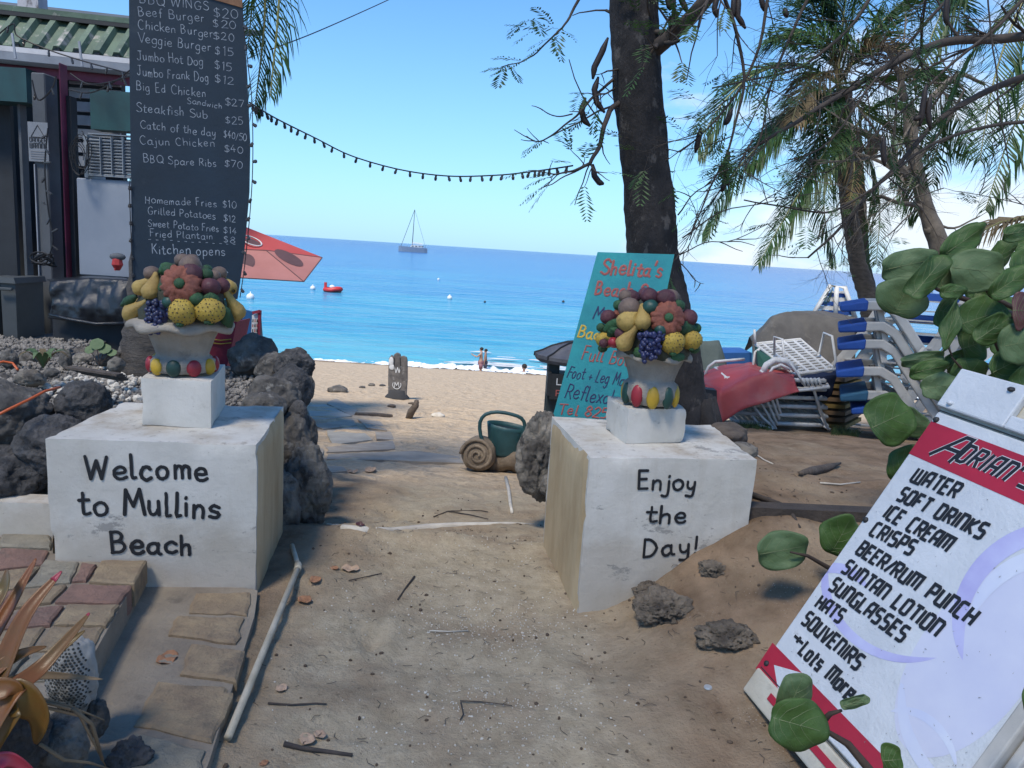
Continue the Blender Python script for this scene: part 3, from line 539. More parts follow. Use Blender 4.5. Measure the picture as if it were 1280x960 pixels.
def wear(m_):
    t=m_.node_tree; b=t.nodes['Principled BSDF']; src=b.inputs['Base Color'].links[0].from_socket
    g=t.nodes.new('ShaderNodeNewGeometry'); s_=t.nodes.new('ShaderNodeSeparateXYZ'); t.links.new(g.outputs['Position'],s_.inputs[0]); n3=t.nodes.new('ShaderNodeSeparateXYZ'); t.links.new(g.outputs['Normal'],n3.inputs[0])
    def nz(sc,st_=(1,1,1),d=8,r=.7):
        mpn=t.nodes.new('ShaderNodeMapping'); mpn.inputs['Scale'].default_value=st_; t.links.new(g.outputs['Position'],mpn.inputs[0]); n=t.nodes.new('ShaderNodeTexNoise'); n.inputs['Scale'].default_value=sc; n.inputs['Detail'].default_value=d; n.inputs['Roughness'].default_value=r; t.links.new(mpn.outputs[0],n.inputs['Vector']); return n.outputs['Fac']
    def over(f,c,src):
        mm=t.nodes.new('ShaderNodeMixRGB'); t.links.new(f,mm.inputs[0]); t.links.new(src,mm.inputs[1]); mm.inputs[2].default_value=(*c,1); return mm.outputs[0]
    top=math_(t,'MULTIPLY',math_(t,'GREATER_THAN',n3.outputs[2],.6),math_(t,'MULTIPLY',math_(t,'SUBTRACT',nz(4.5),.47),6,clamp=True))
    c=over(math_(t,'MULTIPLY',top,.6),(.33,.25,.16),src)
    top2=math_(t,'MULTIPLY',math_(t,'GREATER_THAN',n3.outputs[2],.6),math_(t,'MULTIPLY',math_(t,'SUBTRACT',nz(26),.58),9,clamp=True)); c=over(math_(t,'MULTIPLY',top2,.6),(.14,.11,.08),c)
    st_=math_(t,'MULTIPLY',math_(t,'SUBTRACT',nz(7,(1.6,1.6,.16)),.56),5,clamp=True); c=over(math_(t,'MULTIPLY',st_,.32),(.36,.31,.23),c)
    low=math_(t,'MULTIPLY',math_(t,'SUBTRACT',math_(t,'ADD',.14,math_(t,'MULTIPLY',nz(6),.42)),s_.outputs[2]),7,clamp=True); c=over(math_(t,'MULTIPLY',low,.42),(.34,.27,.19),c)
    ch=math_(t,'MULTIPLY',math_(t,'SUBTRACT',nz(3.2,(1,1,2.2),10,.75),.60),30,clamp=True); c=over(math_(t,'MULTIPLY',ch,.8),(.24,.23,.21),c)
    sp=math_(t,'MULTIPLY',math_(t,'SUBTRACT',nz(60,(1,1,1),3,.5),.70),20,clamp=True); c=over(math_(t,'MULTIPLY',sp,.5),(.28,.25,.2),c)
    t.links.new(c,b.inputs['Base Color'])
wear(M['plinth'])
L0,L1,L2,L3=Vector((-1.838,2.953,0)),Vector((-1.032,3.059,0)),Vector((-1.148,3.81,0)),Vector((-1.90,3.70,0))
R0,R1,R2,R3=Vector((.345,3.117,0)),Vector((1.085,3.242,0)),Vector((1.05,3.93,0)),Vector((.216,3.865,0))
stain_bounce=mat('stained_bounce_side',(.56,.44,.27),(.36,.25,.13),4,.8,.5,30,c3=(.58,.55,.48),s3=3,t3=.64,w3=.25,stretch=(1,1,.3))  # beige side: real staining plus warm ground bounce put into the colour
def stained_bounce(parent,A,B,h,name='stained_bounce_face',low=.3):
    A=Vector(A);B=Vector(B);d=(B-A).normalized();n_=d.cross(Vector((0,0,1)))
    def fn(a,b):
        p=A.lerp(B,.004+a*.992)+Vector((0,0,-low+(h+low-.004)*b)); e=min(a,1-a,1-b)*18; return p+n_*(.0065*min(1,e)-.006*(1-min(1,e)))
    mb=MB(); mb.grid(fn,18,18); V=np.array([v[:] for v in mb.v]); V=V+np.array(n_)*(fbm(V*9,3,5)*.002)[:,None]; mb.v=[tuple(v) for v in V.tolist()]; return mb.build(name,stain_bounce,parent,smooth=True)
tl=thing('plinth','white painted concrete plinth lettered Welcome to Mullins Beach','plinth',(-1.45,3.35,0),'white lettered plinths beside the path')
roughblock(L0,L1,L2,L3,.647,'block',M['plinth'],tl,seed=1,low=.12)
stained_bounce(tl,L1,L2,.647,low=.1)
nl=(L1-L0).cross(Vector((0,0,1))).normalized(); PLf=Plane(L0,nl)
for s,a,b,h in (('Welcome',(107,597),(259,599),.098),('to Mullins',(99,642),(274,646),.098),('Beach',(138,690),(241,692),.092)):
    mb=MB(); text(mb,s,PLf(*a),PLf(*b),nl,h,.0145,off=.0028,dome=.0005,jit=.06); mb.build('lettering',M['black'],tl)
tr=thing('plinth','white painted concrete plinth lettered Enjoy the Day! sunk into the dirt slope','plinth',(.68,3.5,0),'white lettered plinths beside the path')
roughblock(R0,R1,R2,R3,.67,'block',M['plinth'],tr,seed=21,low=.15)
stained_bounce(tr,R3,R0,.67,low=.15)
nr=(R1-R0).cross(Vector((0,0,1))).normalized(); PRf=Plane(R0,nr)
for s,a,b,h in (('Enjoy',(796,611),(869,612),.075),('the',(806,652),(857,653),.078),('Day!',(802,696),(871,692),.080)):
    mb=MB(); text(mb,s,PRf(*a),PRf(*b),nr,h,.0125,off=.0028,dome=.0005,jit=.06); mb.build('lettering',M['black'],tr)
def topstain(parent,quad,z,seed):
    q=[Vector((p.x,p.y,z)) for p in quad]
def cube_block(pa,pb,pc,h,label,seed):
    # pa front-left, pb front-right, pc back-right pixel at base height z ; h height
    return None
zl=.647; a,b,c=G(177,532,zl),G(264,536,zl),G(282,507,zl); hL=W(266,477,b.y).z-zl
o=roughblock((a.x,a.y,zl+.001),(b.x,b.y,zl+.001),(c.x,c.y,zl+.001),(a.x+c.x-b.x,a.y+c.y-b.y,zl+.001),hL,'pedestal_block',M['plinth'],None,n=12,seed=31,amp=.003,low=.0)
tag(o,'small white cube block carrying the fruit basket on the Welcome plinth','pedestal block','small pedestal blocks'); topL=zl+hL; cL=(a+c)/2
zr=.67; a,b,c=G(782,555,zr),G(855,554,zr),G(756,536,zr); hR=W(782,511,a.y).z-zr
o=roughblock((a.x,a.y,zr+.001),(b.x,b.y,zr+.001),(b.x+c.x-a.x,b.y+c.y-a.y,zr+.001),(c.x,c.y,zr+.001),hR,'pedestal_block',M['plinth'],None,n=12,seed=41,amp=.003,low=.0)
tag(o,'small white cube block carrying the fruit basket on the Enjoy the Day plinth','pedestal block','small pedestal blocks'); topR=zr+hR; cR_=(b+c)/2
print('tops',topL,topR,cL,cR_)
# ------------------------------------------------ ceramic fruit baskets
def rough(mb,amp,fr):
    V=np.array([tuple(v) for v in mb.v]); V=V+np.stack([fbm(V*fr*3,3,q) for q in (1,5,9)],1)*amp; mb.v=[tuple(v) for v in V.tolist()]
def basket(cx,vb,Y,zt,label,kk,items,petals,prof_px,rim,seed):
    # cx centre pixel, vb base pixel, Y depth
    k=mpp(Y); base=W(cx,vb,Y); base.z=zt+.001
    base.x,base.y=base.x,Y
    t=thing('fruit_basket',label,'planter',base,'painted plaster fruit baskets on the plinths')
    rib=lambda th,f:1+.028*math.cos(th*26)
    prof=[(r*k*(1.0+.12*min(1,max(0,(vb-v)/60))),(vb-v)*k) for v,r in prof_px]
    mb=MB(); mb.lathe(base,[(p[0]*.5,p[1]) if i==0 else p for i,p in enumerate(prof)],52,rib=rib); mb.build('pot',M['flower_white'],t,smooth=True)
    # painted petals round the foot
    nP=len(petals[0]); v0,v1,R0_,pw=petals[1]
    for i in range(nP*2):
        a_=-math.pi/2+(i-nP/2+.5)*2*math.pi/(nP*2)*1.0+petals[2]; c_=base+Vector((math.cos(a_)*R0_*k*1.03,math.sin(a_)*R0_*k*1.03,(vb-(v0+v1)/2)*k))
        Rm=Matrix.Rotation(a_,3,'Z'); mb=MB(); mb.ball(c_,(.10*R0_*k*1.6,pw*k,abs(v0-v1)/2*k),12,8,R=Rm); mb.build('petal',M[petals[0][i%nP]],t,smooth=True)
    # draped rim
    rv,rR,rh=rim
    def fn(a_,b_):
        th=a_*2*math.pi; sc=.5+.5*math.cos(th*7+seed); r=(rR*(.55+.45*math.sin(b_*math.pi*.55+.2)))*k*(1+.05*math.cos(th*7+seed)); z=(vb-rv)*k+(1-b_)*rh*.6*k-b_*b_*rh*k*(.35+.65*sc)*.55; return base+Vector((r*math.cos(th),r*math.sin(th),z))
    mb=MB(); mb.grid(fn,84,8); mb.build('draped_rim',M['flower_white'],t,smooth=True,thick=.012)
    # dark green mound under the fruit
    cz=(vb-items['c'][1])*k; Rd=items['c'][2]*k; Rz=items['c'][3]*k
    mb=MB(); zr_=(vb-rv)*k-.004; mb.lathe(Vector((base.x,base.y,base.z))+Vector((0,0,zr_)),[(Rd*.80*math.cos(q)**.8,(cz+Rz*.86-zr_)*math.sin(q)) for q in np.linspace(0,1.5,12)],30); V=np.array(mb.v); V+=fbm(V*30,3,4)[:,None]*.010; mb.v=[tuple(p) for p in V.tolist()]; mb.build('leaf_mound',M['mound'],t,smooth=True)
    cc=base+Vector((0,0,cz)); ucen=cx
    for q in range(46):
        a_=random.uniform(0,6.283); e_=random.uniform(.05,1.25); d=Vector((math.cos(a_)*math.cos(e_),math.sin(a_)*math.cos(e_),math.sin(e_))); p=Vector((base.x,base.y,base.z+zr_))+Vector((d.x*Rd*.84,d.y*Rd*.8,d.z*(cz+Rz*.84-zr_-0)))
        p.z=base.z+(zr_-0)+d.z*(cz+Rz*.80-zr_); L_=random.uniform(.03,.05); mb=MB(); Rm=d.to_track_quat('Z','Y').to_matrix()@Matrix.Rotation(random.uniform(0,6.28),3,'Z'); mb.ball(p,(L_*.5,L_,.012),8,6,R=Rm); mb.build('fruit_leaf',M['leafglaze' if q%3 else 'greendk'],t,smooth=True)
    def place(u,v,out=1.0,back=False):
        p=W(u,v,Y); dx=(p.x-base.x); dz=(p.z-cc.z); q=1-(dx/Rd)**2-(dz/Rz)**2; d=math.sqrt(max(.02,q))*Rd*.84*out
        s_=(Y-d)/Y; pp=W(u,v,Y-d) if not back else Vector((p.x,Y+d,p.z)); return pp
    for it in items['list']:
        kind=it[0]; 
        for back in (False,True):
            u,v,r=it[1],it[2],it[3]; 
            if back and kind in('leaf','cherry'): continue
            ub=u if not back else 2*cx-u
            p=place(ub,v,back=back); rr=r*k*(1.07 if not back else 1); out=(p-cc).normalized(); tov=Vector((0,-1,0)) if not back else Vector((0,1,0))
            if kind=='pear':
                nu,nv_=it[4],it[5]; nu=nu if not back else 2*cx-nu; q=place(nu,nv_,1.0,back); ax=(q-p); L=ax.length+rr*.3
                prof_=[(.01,-rr*.95),(rr*.55,-rr*.85),(rr*.93,-rr*.4),(rr,0),(rr*.86,rr*.45),(rr*.55,rr*.5+L*.35),(rr*.42,rr*.3+L*.6),(rr*.33,rr*.2+L*.85),(.01,rr*.25+L*.95)]
                mb=MB(); mb.lathe(p,prof_,18,axis=ax,cap=False); rough(mb,rr*0.1,14); o=mb.build('pear',M['pear'],t,smooth=True)
                m2=MB(); m2.tube([p+ax.normalized()*(rr*.25+L*.9),p+ax.normalized()*(rr*.25+L*1.05)+Vector((0,0,.004))],.0035,5); m2.build('pear_stem',M['pit'],o); m2=MB(); m2.ball(p-ax.normalized()*rr*.95,rr*.14,8,5); m2.build('pear_base',M['pit'],o)
            elif kind=='pumpkin':
                axis=(out*.5+tov*.8).normalized(); pr=[(.001,rr*.10)]+[(rr*(.22+.78*math.sin(a)) if a<1.57 else rr*math.sin(a),rr*.42*math.cos(a)+ (0)) for a in np.linspace(.15,2.9,14)]
                mb=MB(); mb.lathe(p,list(reversed(pr)),72,axis=axis,rib=lambda th,f:1-.10*abs(math.cos(th*7))**6*1.0-.02,cap=False); rough(mb,rr*0.06,14); o=mb.build('pumpkin',M['pumpkin'],t,smooth=True)
                m2=MB(); m2.ball(p+axis*rr*.40,(rr*.25,rr*.25,rr*.16),12,7,R=axis.to_track_quat('Z','Y').to_matrix()); m2.build('pumpkin_heart',M['leafglaze'],o)
            elif kind=='grapes':
                mb=MB(); m_=0; rb=rr*.19
                for q in range(70):
                    a_=random.uniform(-1,1); b_=random.uniform(-1.0,1.5); wid=1-.33*max(0,b_)**1.3
                    if abs(a_)>wid: continue
                    if b_<-.9 and abs(a_)>.6: continue
                    g_=p+Vector((a_*rr*.9,0,-b_*rr*.9))+tov*(rr*.45*math.sqrt(max(0,1-a_*a_))+random.uniform(-.1,.1)*rr); mb.ball(g_,rb*random.uniform(.85,1.1),8,6)
                mb.ball(p+Vector((0,0,-rr*.15)),(rr*.8,rr*.45,rr*1.05),12,8)
                mb.build('grape_bunch',M['grape'],t,smooth=True)
            elif kind=='pine':
                Rq=out.to_track_quat('Z','Y').to_matrix(); sx=it[4] if len(it)>4 else 1
                mb=MB(); mb.ball(p,(rr*sx,rr*.95,rr),20,14); rough(mb,rr*0.05,14); o=mb.build('round_pineapple',M['lemon'],t,smooth=True)
                m2=MB(); 
                for i in range(-6,7):
                    for j in range(-6,7):
                        a_=(i+.5*(j%2))*.36+random.uniform(-.07,.07); b_=j*.32+random.uniform(-.06,.06)
                        if abs(a_)>1.35 or abs(b_)>1.3: continue
                        d=Vector((math.sin(a_)*math.cos(b_)*sx,tov.y*math.cos(a_)*math.cos(b_),math.sin(b_))); m2.ball(p+Vector((d.x*rr,d.y*rr*.95,d.z*rr))*1.0,rr*random.uniform(.035,.065),5,4)
                m2.build('eyes',M['pit'],o)['kind']='stuff'; m3=MB(); m3.ball(p+Vector((0,tov.y*rr*.45,-rr*.88)),(rr*.3,rr*.28,rr*.2),8,6); m3.build('crown_leaves',M['leafglaze'],o)
            elif kind=='ball':
                V0=MB(); rock_mb(p,(rr,rr,rr*.95),3,.07,1.2,0,seed+int(u),mb=V0); V0.build('plum' if it[4]=='plum' else 'fig' if it[4]=='fig' else 'berry',M[it[4]],t,smooth=True)
            elif kind=='zuc':
                q=place(it[4],it[5],1.0); mb=MB(); mb.tube([p,p.lerp(q,.2),p.lerp(q,.7)+tov*.008,q],[rr*.5,rr,rr*1.05,rr*.3],12); mb.build('gourd',M[it[6]],t,smooth=True)
            elif kind=='leaf':
                q=place(it[4],it[5],1.1); mb=MB(); d=(q-p); L=d.length; sd_=d.cross(tov).normalized()
                def lf(a_,b_): 
                    w_=rr*math.sin(math.pi*min(1,a_*.92+.05))**.8; return p+d*a_+sd_*((b_-.5)*2*w_)+tov*(.012+.010*math.sin(a_*3)-.012*abs(b_-.5)*2+.004*math.sin(a_*22))
                mb.grid(lf,10,4); mb.build('fruit_leaf',M['leafglaze'],t,smooth=True,thick=.006)
    return t
basket(229,471,3.42,topL,'painted plaster fruit basket with a pumpkin and pears above the Welcome plinth','', dict(c=(229,397,64,72),list=[
 ('pumpkin',227,356,23),('pear',176,360,9,194,346),('pear',189,364,10.5,195,346),('pear',166,391,11.5,184,377),('grapes',198,392,16),('pine',228,390,15),('pine',262,388,14,1.25),
 ('zuc',278,384,7,289,408,'leafglaze'),('pear',297,390,9.5,283,366),('ball',263,359,11,'plum'),('ball',277,357,9,'plum'),('ball',239,343,12,'plum'),('ball',238,332,12,'fig'),('ball',228,326,9,'fig'),
 ('leaf',200,340,7,218,332),('ball',190,342,9,'fig'),('leaf',255,372,8,275,377),('leaf',172,370,5,152,382),('ball',258,343,7,'leafglaze'),('ball',268,345,7,'fig'),('ball',212,338,7,'leafglaze'),('ball',212,378,8,'greendk'),('ball',246,374,8,'leafglaze')]),
 (['redglaze','yell','greendk','redglaze','yell'],(449,470,36,9),0.12),[(471,35),(466,38),(452,36),(449,30),(446,28.5),(440,30),(425,34),(412,39),(405,42)],(409,60,14),1)
basket(811,506,3.50,topR,'painted plaster fruit basket with grapes and pears above the Enjoy the Day plinth','', dict(c=(814,423,56,62),list=[
 ('pumpkin',834,398,20),('grapes',813,430,15),('pine',841,428,13.5),('pine',864,425,11,1.15),('pear',781,428,10,794,410),('pear',803,402,10,803,385),('pear',784,402,12,794,386),('ball',787,386,13,'fig'),
 ('ball',861,397,10,'plum'),('ball',832,373,11,'plum'),('ball',839,371,9,'fig'),('ball',812,370,10,'plum'),('ball',813,384,9,'greendk'),('leaf',778,400,7,754,414),('ball',767,428,6.5,'redglaze'),('ball',755,429,5.5,'plum'),('leaf',845,408,8,870,412),
 ('ball',848,382,7,'leafglaze'),('leaf',772,410,6,760,420),('ball',776,417,7,'plum'),('ball',870,410,6,'leafglaze'),('ball',826,412,7,'greendk'),('ball',868,436,6,'leafglaze')]),
 (['greendk','redglaze','yell','greendk','yell'],(477,505,31,8),-0.05),[(506,22),(502,28),(490,33),(478,31),(474,26),(470,26),(458,29),(445,33),(440,36)],(441,44,11),2)
# ------------------------------------------------ paving left of the path
def slab(px,z,th,name,material,parent,inset=.006,lift=0,wob=.004):
    P=[G(u,v,z+lift) for u,v in px]; c=sum(P,Vector())/len(P)
    # subdivide the outline and roughen it
    Q=[]
    for i,p in enumerate(P):
        q=P[(i+1)%len(P)]
        for t in (0,.25,.5,.75): Q.append(p.lerp(q,t)+Vector((random.uniform(-wob,wob),random.uniform(-wob,wob),0)))
    n=len(Q); inn=lambda p,d:p+(c-p).normalized()*d
    vs=[inn(p,inset*2.6)+Vector((0,0,random.uniform(-.0015,.0015))) for p in Q]+[inn(p,inset)+Vector((0,0,-.006)) for p in Q]+[inn(p,inset)-Vector((0,0,th)) for p in Q]+[c+Vector((0,0,.001))]
    fs=[(i,(i+1)%n,3*n) for i in range(n)]+[(n+i,n+(i+1)%n,(i+1)%n,i) for i in range(n)]+[(2*n+i,2*n+(i+1)%n,n+(i+1)%n,n+i) for i in range(n)]
    mb=MB(); mb.add(vs,fs); return mb.build(name,M[material],parent)
ZU=.145
up=thing('paved_step',"raised step of tan and pink pavers at the foot of the Welcome plinth",'step',G(60,800,0))
base=[G(u,v,ZU-.016) for u,v in ((-260,640),(66,640),(66,692),(184,699),(99,850),(60,905),(-260,1050))]
mb=MB(); n=len(base); mb.add([p for p in base]+[p-Vector((0,0,.30)) for p in base],[tuple(range(n))]+[(i+n,(i+1)%n+n,(i+1)%n,i) for i in range(n)]); mb.build('mortar_bed',M['concrete'],up)
ups=[('grey',[(56,698),(101,700),(88,727),(30,733)]),('pink',[(102,701),(123,704),(108,725),(90,725)]),('tan',[(125,699),(185,699),(168,729),(109,726)]),('pink',[(88,728),(167,731),(150,753),(66,751)]),
('tan',[(28,735),(86,729),(64,751),(4,760)]),('tan',[(84,753),(150,754),(134,781),(65,779)]),('pink',[(22,760),(82,754),(63,779),(-8,786)]),('tan',[(62,781),(133,782),(113,814),(40,812)]),('grey',[(40,814),(112,815),(100,848),(8,850)]),
('tan',[(-12,788),(60,781),(38,812),(-50,822)]),('grey',[(-60,824),(38,814),(6,850),(-110,860)]),('pink',[(0,684),(64,686),(54,704),(-14,712)]),('grey',[(0,656),(65,658),(65,684),(-2,682)]),('tan',[(-14,714),(52,706),(26,733),(-40,742)]),
('pink',[(-40,744),(24,736),(0,760),(-70,770)]),('grey',[(-70,650),(-2,655),(-4,682),(-80,684)]),('tan',[(-84,686),(-2,684),(-16,712),(-110,716)]),('grey',[(-70,772),(18,762),(-10,786),(-110,796)])]
for i,(c_,px) in enumerate(ups): slab(px,ZU,.10,'paver','brick_'+c_,up,lift=random.uniform(-.004,.004))
ZL=.030
lo=thing('lower_paving',"worn stone slabs set in concrete beside the pipe below the step",'paving',G(220,850,-.03))
base=[(G(u,v,ZL-.010)) for u,v in ((95,695),(322,738),(318,770),(262,950),(240,1010),(20,1010),(99,846),(184,722))]
mb=MB(); n=len(base); mb.add([p for p in base]+[p-Vector((0,0,.12)) for p in base],[tuple(range(n))]+[(i+n,(i+1)%n+n,(i+1)%n,i) for i in range(n)]); mb.build('concrete_bed',M['concrete'],lo)
los=[('tan',[(245,739),(317,738),(309,768),(234,764)]),('tan',[(219,767),(307,770),(298,804),(207,793)]),('tan',[(238,801),(309,810),(298,852),(220,843)]),('tan',[(196,849),(284,855),(296,868),(268,928),(162,907)]),('grey',[(168,914),(262,934),(246,990),(120,990)]),('grey',[(186,730),(240,740),(228,770),(170,790)])]
for c_,px in los[:5]: slab(px,ZL,.04,'paving_slab','brick_'+c_,lo,inset=.008,lift=random.uniform(0,.006),wob=.008)
# flagstones at the head of the beach
fl=thing('flagstone_path','weathered flagstones half buried at the head of the sand','paving',gp(440,570))
def onground(px,th,material,parent,name='flagstone',off=.012):
    P=[gp(u,v) for u,v in px]; Q=[]
    for i,p in enumerate(P):
        q=P[(i+1)%len(P)]
        for t in (0,.33,.66): a=p.lerp(q,t)+Vector((random.uniform(-.012,.012),random.uniform(-.012,.012),0)); Q.append(a)
    c=sum(Q,Vector())/len(Q); A=np.array([[p.x,p.y,1] for p in Q]); zz=np.array([gz(p.x,p.y) for p in Q]); co_=np.linalg.lstsq(A,zz,rcond=None)[0]
    for p in Q: p.z=co_[0]*p.x+co_[1]*p.y+co_[2]+off
    n=len(Q); mb=MB(); mb.add(Q+[p+(p-c).normalized()*.01-Vector((0,0,th)) for p in Q],[tuple(range(n))]+[(i+n,(i+1)%n+n,(i+1)%n,i) for i in range(n)]); return mb.build(name,M[material],parent)
for mt,px in (('flagg',[(408,540),(446,535),(466,551),(416,556)]),('flag',[(409,560),(492,552),(494,562),(409,567)]),('flag',[(409,570),(520,565),(575,572),(578,580),(480,577),(410,575)]),('flagg',[(385,508),(406,506),(440,522),(388,528)]),('flag',[(390,531),(440,525),(446,532),(404,538)]),
 ('flag',[(448,524),(474,528),(484,540),(458,536)]),('flag',[(470,540),(488,542),(494,550),(470,551)]),('flag',[(408,506),(420,499),(448,512),(440,520)]),('flag',[(400,583),(428,583),(434,592),(404,592)]),('flag',[(388,560),(404,562),(404,574),(388,572)])):
    onground(px,.09,mt,fl,off=.012)
o=MB(); pts=[gp(445,519),gp(470,520),gp(490,521)]; o.tube([p+Vector((0,0,.01)) for p in pts],[.035,.045,.03],7); tag(o.build('driftwood_log',M['driftwood']),'short grey driftwood log half buried near the flagstones','driftwood')
# pale ridge stone across the path between the plinths
mb=MB(); L=[(410,655),(430,660),(455,663),(490,662),(530,660),(570,657),(610,655),(640,654),(668,655)]
pts=[gp(u,v)+Vector((0,0,-.006)) for u,v in L]; mb.tube(pts,[.012,.02,.021,.024,.02,.022,.019,.017,.008],8); V=np.array(mb.v); V+=fbm(V*22,3,3)[:,None]*.006; mb.v=[tuple(p) for p in V.tolist()]
tag(mb.build('stone_edging',M['whitep'] if False else M['shell'],smooth=True),'whitish worn edging strip crossing the path between the plinths','edging')
# ------------------------------------------------ gravel terrace on the left, its rocks
def tz(x,y): return .45+.025*(y-4)-.16*max(0,y-5.6)*(1 if x>-3.6 else .3)+.012*math.sin(x*5+y*3)
edge=[(-1.30,3.70),(-1.30,4.3),(-1.42,4.8),(-1.62,5.2),(-1.95,5.6),(-2.5,6.3),(-3.0,8),(-3.2,11),(-12,11),(-12,3.55),(-1.95,3.55)]
mb=MB()
def tfn(a,b):
    y=3.56+a*7.4; xr=np.interp(y,[3.5,4.3,4.8,5.2,5.6,6.3,8,11],[-1.34,-1.32,-1.44,-1.64,-1.97,-2.5,-3.0,-3.2]); x=xr+(b**1.6)*(-12-xr); return Vector((x,y,tz(x,y)-(.02 if b>0 else .5)+.02*float(fbm([[x*2,y*2,0]],3,4)[0])))
mb.grid(tfn,90,90); tag(mb.build('gravel_terrace',M['gravelbed'],smooth=True),kind='structure')
mb=MB(); V0,F0=ico(1)
for i in range(7200):
    y=3.75+rng.random()**1.25*3.0; xr=np.interp(y,[3.5,4.3,4.8,5.2,5.6,6.3,8],[-1.34,-1.32,-1.44,-1.64,-1.97,-2.5,-3.0]); x=xr-.02-rng.random()*2.0
    if x>-1.15 or (y<3.72 and x>-1.9): continue
    s_=rng.uniform(.006,.017); q=V0*(s_*rng.uniform(.6,1.5,3)); a=rng.uniform(0,6.28); q=np.stack([q[:,0]*math.cos(a)-q[:,1]*math.sin(a),q[:,0]*math.sin(a)+q[:,1]*math.cos(a),q[:,2]],1)
    mb.add((q+np.array([x,y,tz(x,y)+.002+s_*.4])).tolist(),F0)
tag(mb.build('gravel',M['gravel']),kind='stuff')
def soilfill(px0,name,mt,label):pass
WG='boulders edging the terrace'
rock(286,420,348,476,5.45,'coral','broad dark boulder standing farthest along the terrace edge beside the red canvas','boulder',WG,'boulder',5,.20,1.3,.08,3)
rock(318,438,366,486,5.3,'coral','dark rock wedged between the broad and the pointed boulder','boulder',WG,'boulder',5,.2,1.3,.08,4)
rock(346,433,392,478,5.15,'coraldark','dark pointed boulder with a knob on its right side','boulder',WG,'boulder',5,.26,1.2,.05,11)
rock(334,455,391,520,4.75,'coraldark','big rounded grey boulder on top of the terrace wall','boulder',WG,'boulder',5,.12,1.3,.08,5)
rock(308,468,378,530,4.55,'coral','elongated pitted boulder lying in front of the rounded one','boulder',WG,'boulder',5,.16,1.6,.15,7)
rock(300,488,358,530,4.25,'coral','low flat brown rock behind the Welcome plinth corner','boulder',WG,'boulder',5,.14,1.4,.1,8)
rock(359,498,386,540,4.45,'coraldark','small smooth round stone wedged in the terrace wall','boulder',WG,'boulder',4,.08,1.2,.04,9)
rock(330,515,388,600,4.30,'coral','tall dark rock forming the middle of the terrace wall','boulder',WG,'boulder',5,.22,1.6,.15,14)
rock(372,518,397,572,4.5,'coral','narrow upright rock at the outer side of the terrace wall','boulder',WG,'boulder',5,.2,1.6,.15,15)
rock(325,590,380,680,3.95,'corallight','pale crumbly rock against the side of the Welcome plinth','boulder',WG,'boulder',5,.2,2.0,.15,16)
rock(348,552,416,664,4.08,'corallight','large jagged pale coral rock at the foot of the terrace wall','boulder',WG,'boulder',6,.20,1.7,.25,17)
rock(300,520,340,600,4.5,'coraldark','dark rock deep inside the terrace wall','boulder',WG,'boulder',4,.2,1.6,.1,18)
for k_,(u0,v0,u1,v1,Y_,mt,lb) in enumerate([(380,470,394,500,5.0,'coral','small rock jutting from the outer side of the wall'),(-90,560,60,640,3.35,'coraldark','lowest dark coral boulder at the left edge of the picture'),(-60,478,62,560,3.6,'coral','broad dark coral head at the left edge above the lowest boulder'),
  (74,474,140,534,3.75,'coraldark','rounded brain coral head beside the back corner of the Welcome plinth'),(20,520,120,600,3.45,'coraldark','wide dark coral mass under the brain coral head')]):
    rock(u0,v0,u1,v1,Y_,mt,lb,'boulder','coral boulders left of the Welcome plinth','boulder',5,.17,1.7,.15,40+k_,dy=.9)
# low white kerb wall at far left and soil
mb=MB(); a,b=W(-150,618,3.12),W(64,612,3.12); mb.hexa(G(-150,662,.15)-Vector((0,0,.02)),G(66,668,.15)-Vector((0,0,.02)),Vector((G(66,668,.15).x,G(66,668,.15).y,.29)),Vector((G(-150,662,.15).x,G(-150,662,.15).y,.29)),(0,.12,0))
tag(mb.build('low_wall',M['plinth']),'low whitewashed wall running left from the Welcome plinth','wall')
sr_=[(0,436,22,462),(22,440,46,458),(50,438,76,462),(74,436,90,462),(92,440,116,460),(112,444,132,462),(118,436,150,458),(134,446,156,466),(146,432,162,456),(56,460,74,472),(20,462,58,484),(-10,468,20,492)]
for k_,(u0,v0,u1,v1) in enumerate(sr_):
    Y_=5.2+.3*(k_%3)-(.9 if v1>465 else 0); p=W((u0+u1)/2,v1,Y_)
    rock(u0,v0,u1,v1,Y_,('coral','corallight','coral')[k_%3],('stone in the bar border, '+['leftmost at the picture edge','second from the left edge','third from the left','low one right of the wilting plant','fifth, small and dark','under the green seedling','just right of the green seedling','against the palm trunk','largest pale one below the seedling','among the white shells','flat dark one behind the coral head','lowest, by the orange cord'][k_]),'stone','small stones bordering the gravel by the bar','stone',4,.2,1.5,.1,60+k_)
mb=MB(); 
for i in range(260):
    x=rng.uniform(-2.9,-2.2); y=rng.uniform(4.4,5.3); s_=rng.uniform(.008,.022); q=V0*(s_*rng.uniform(.5,1.6,3)); mb.add((q+np.array([x,y,tz(x,y)+.02])).tolist(),F0)
tag(mb.build('shell_litter',M['shell']),kind='stuff')
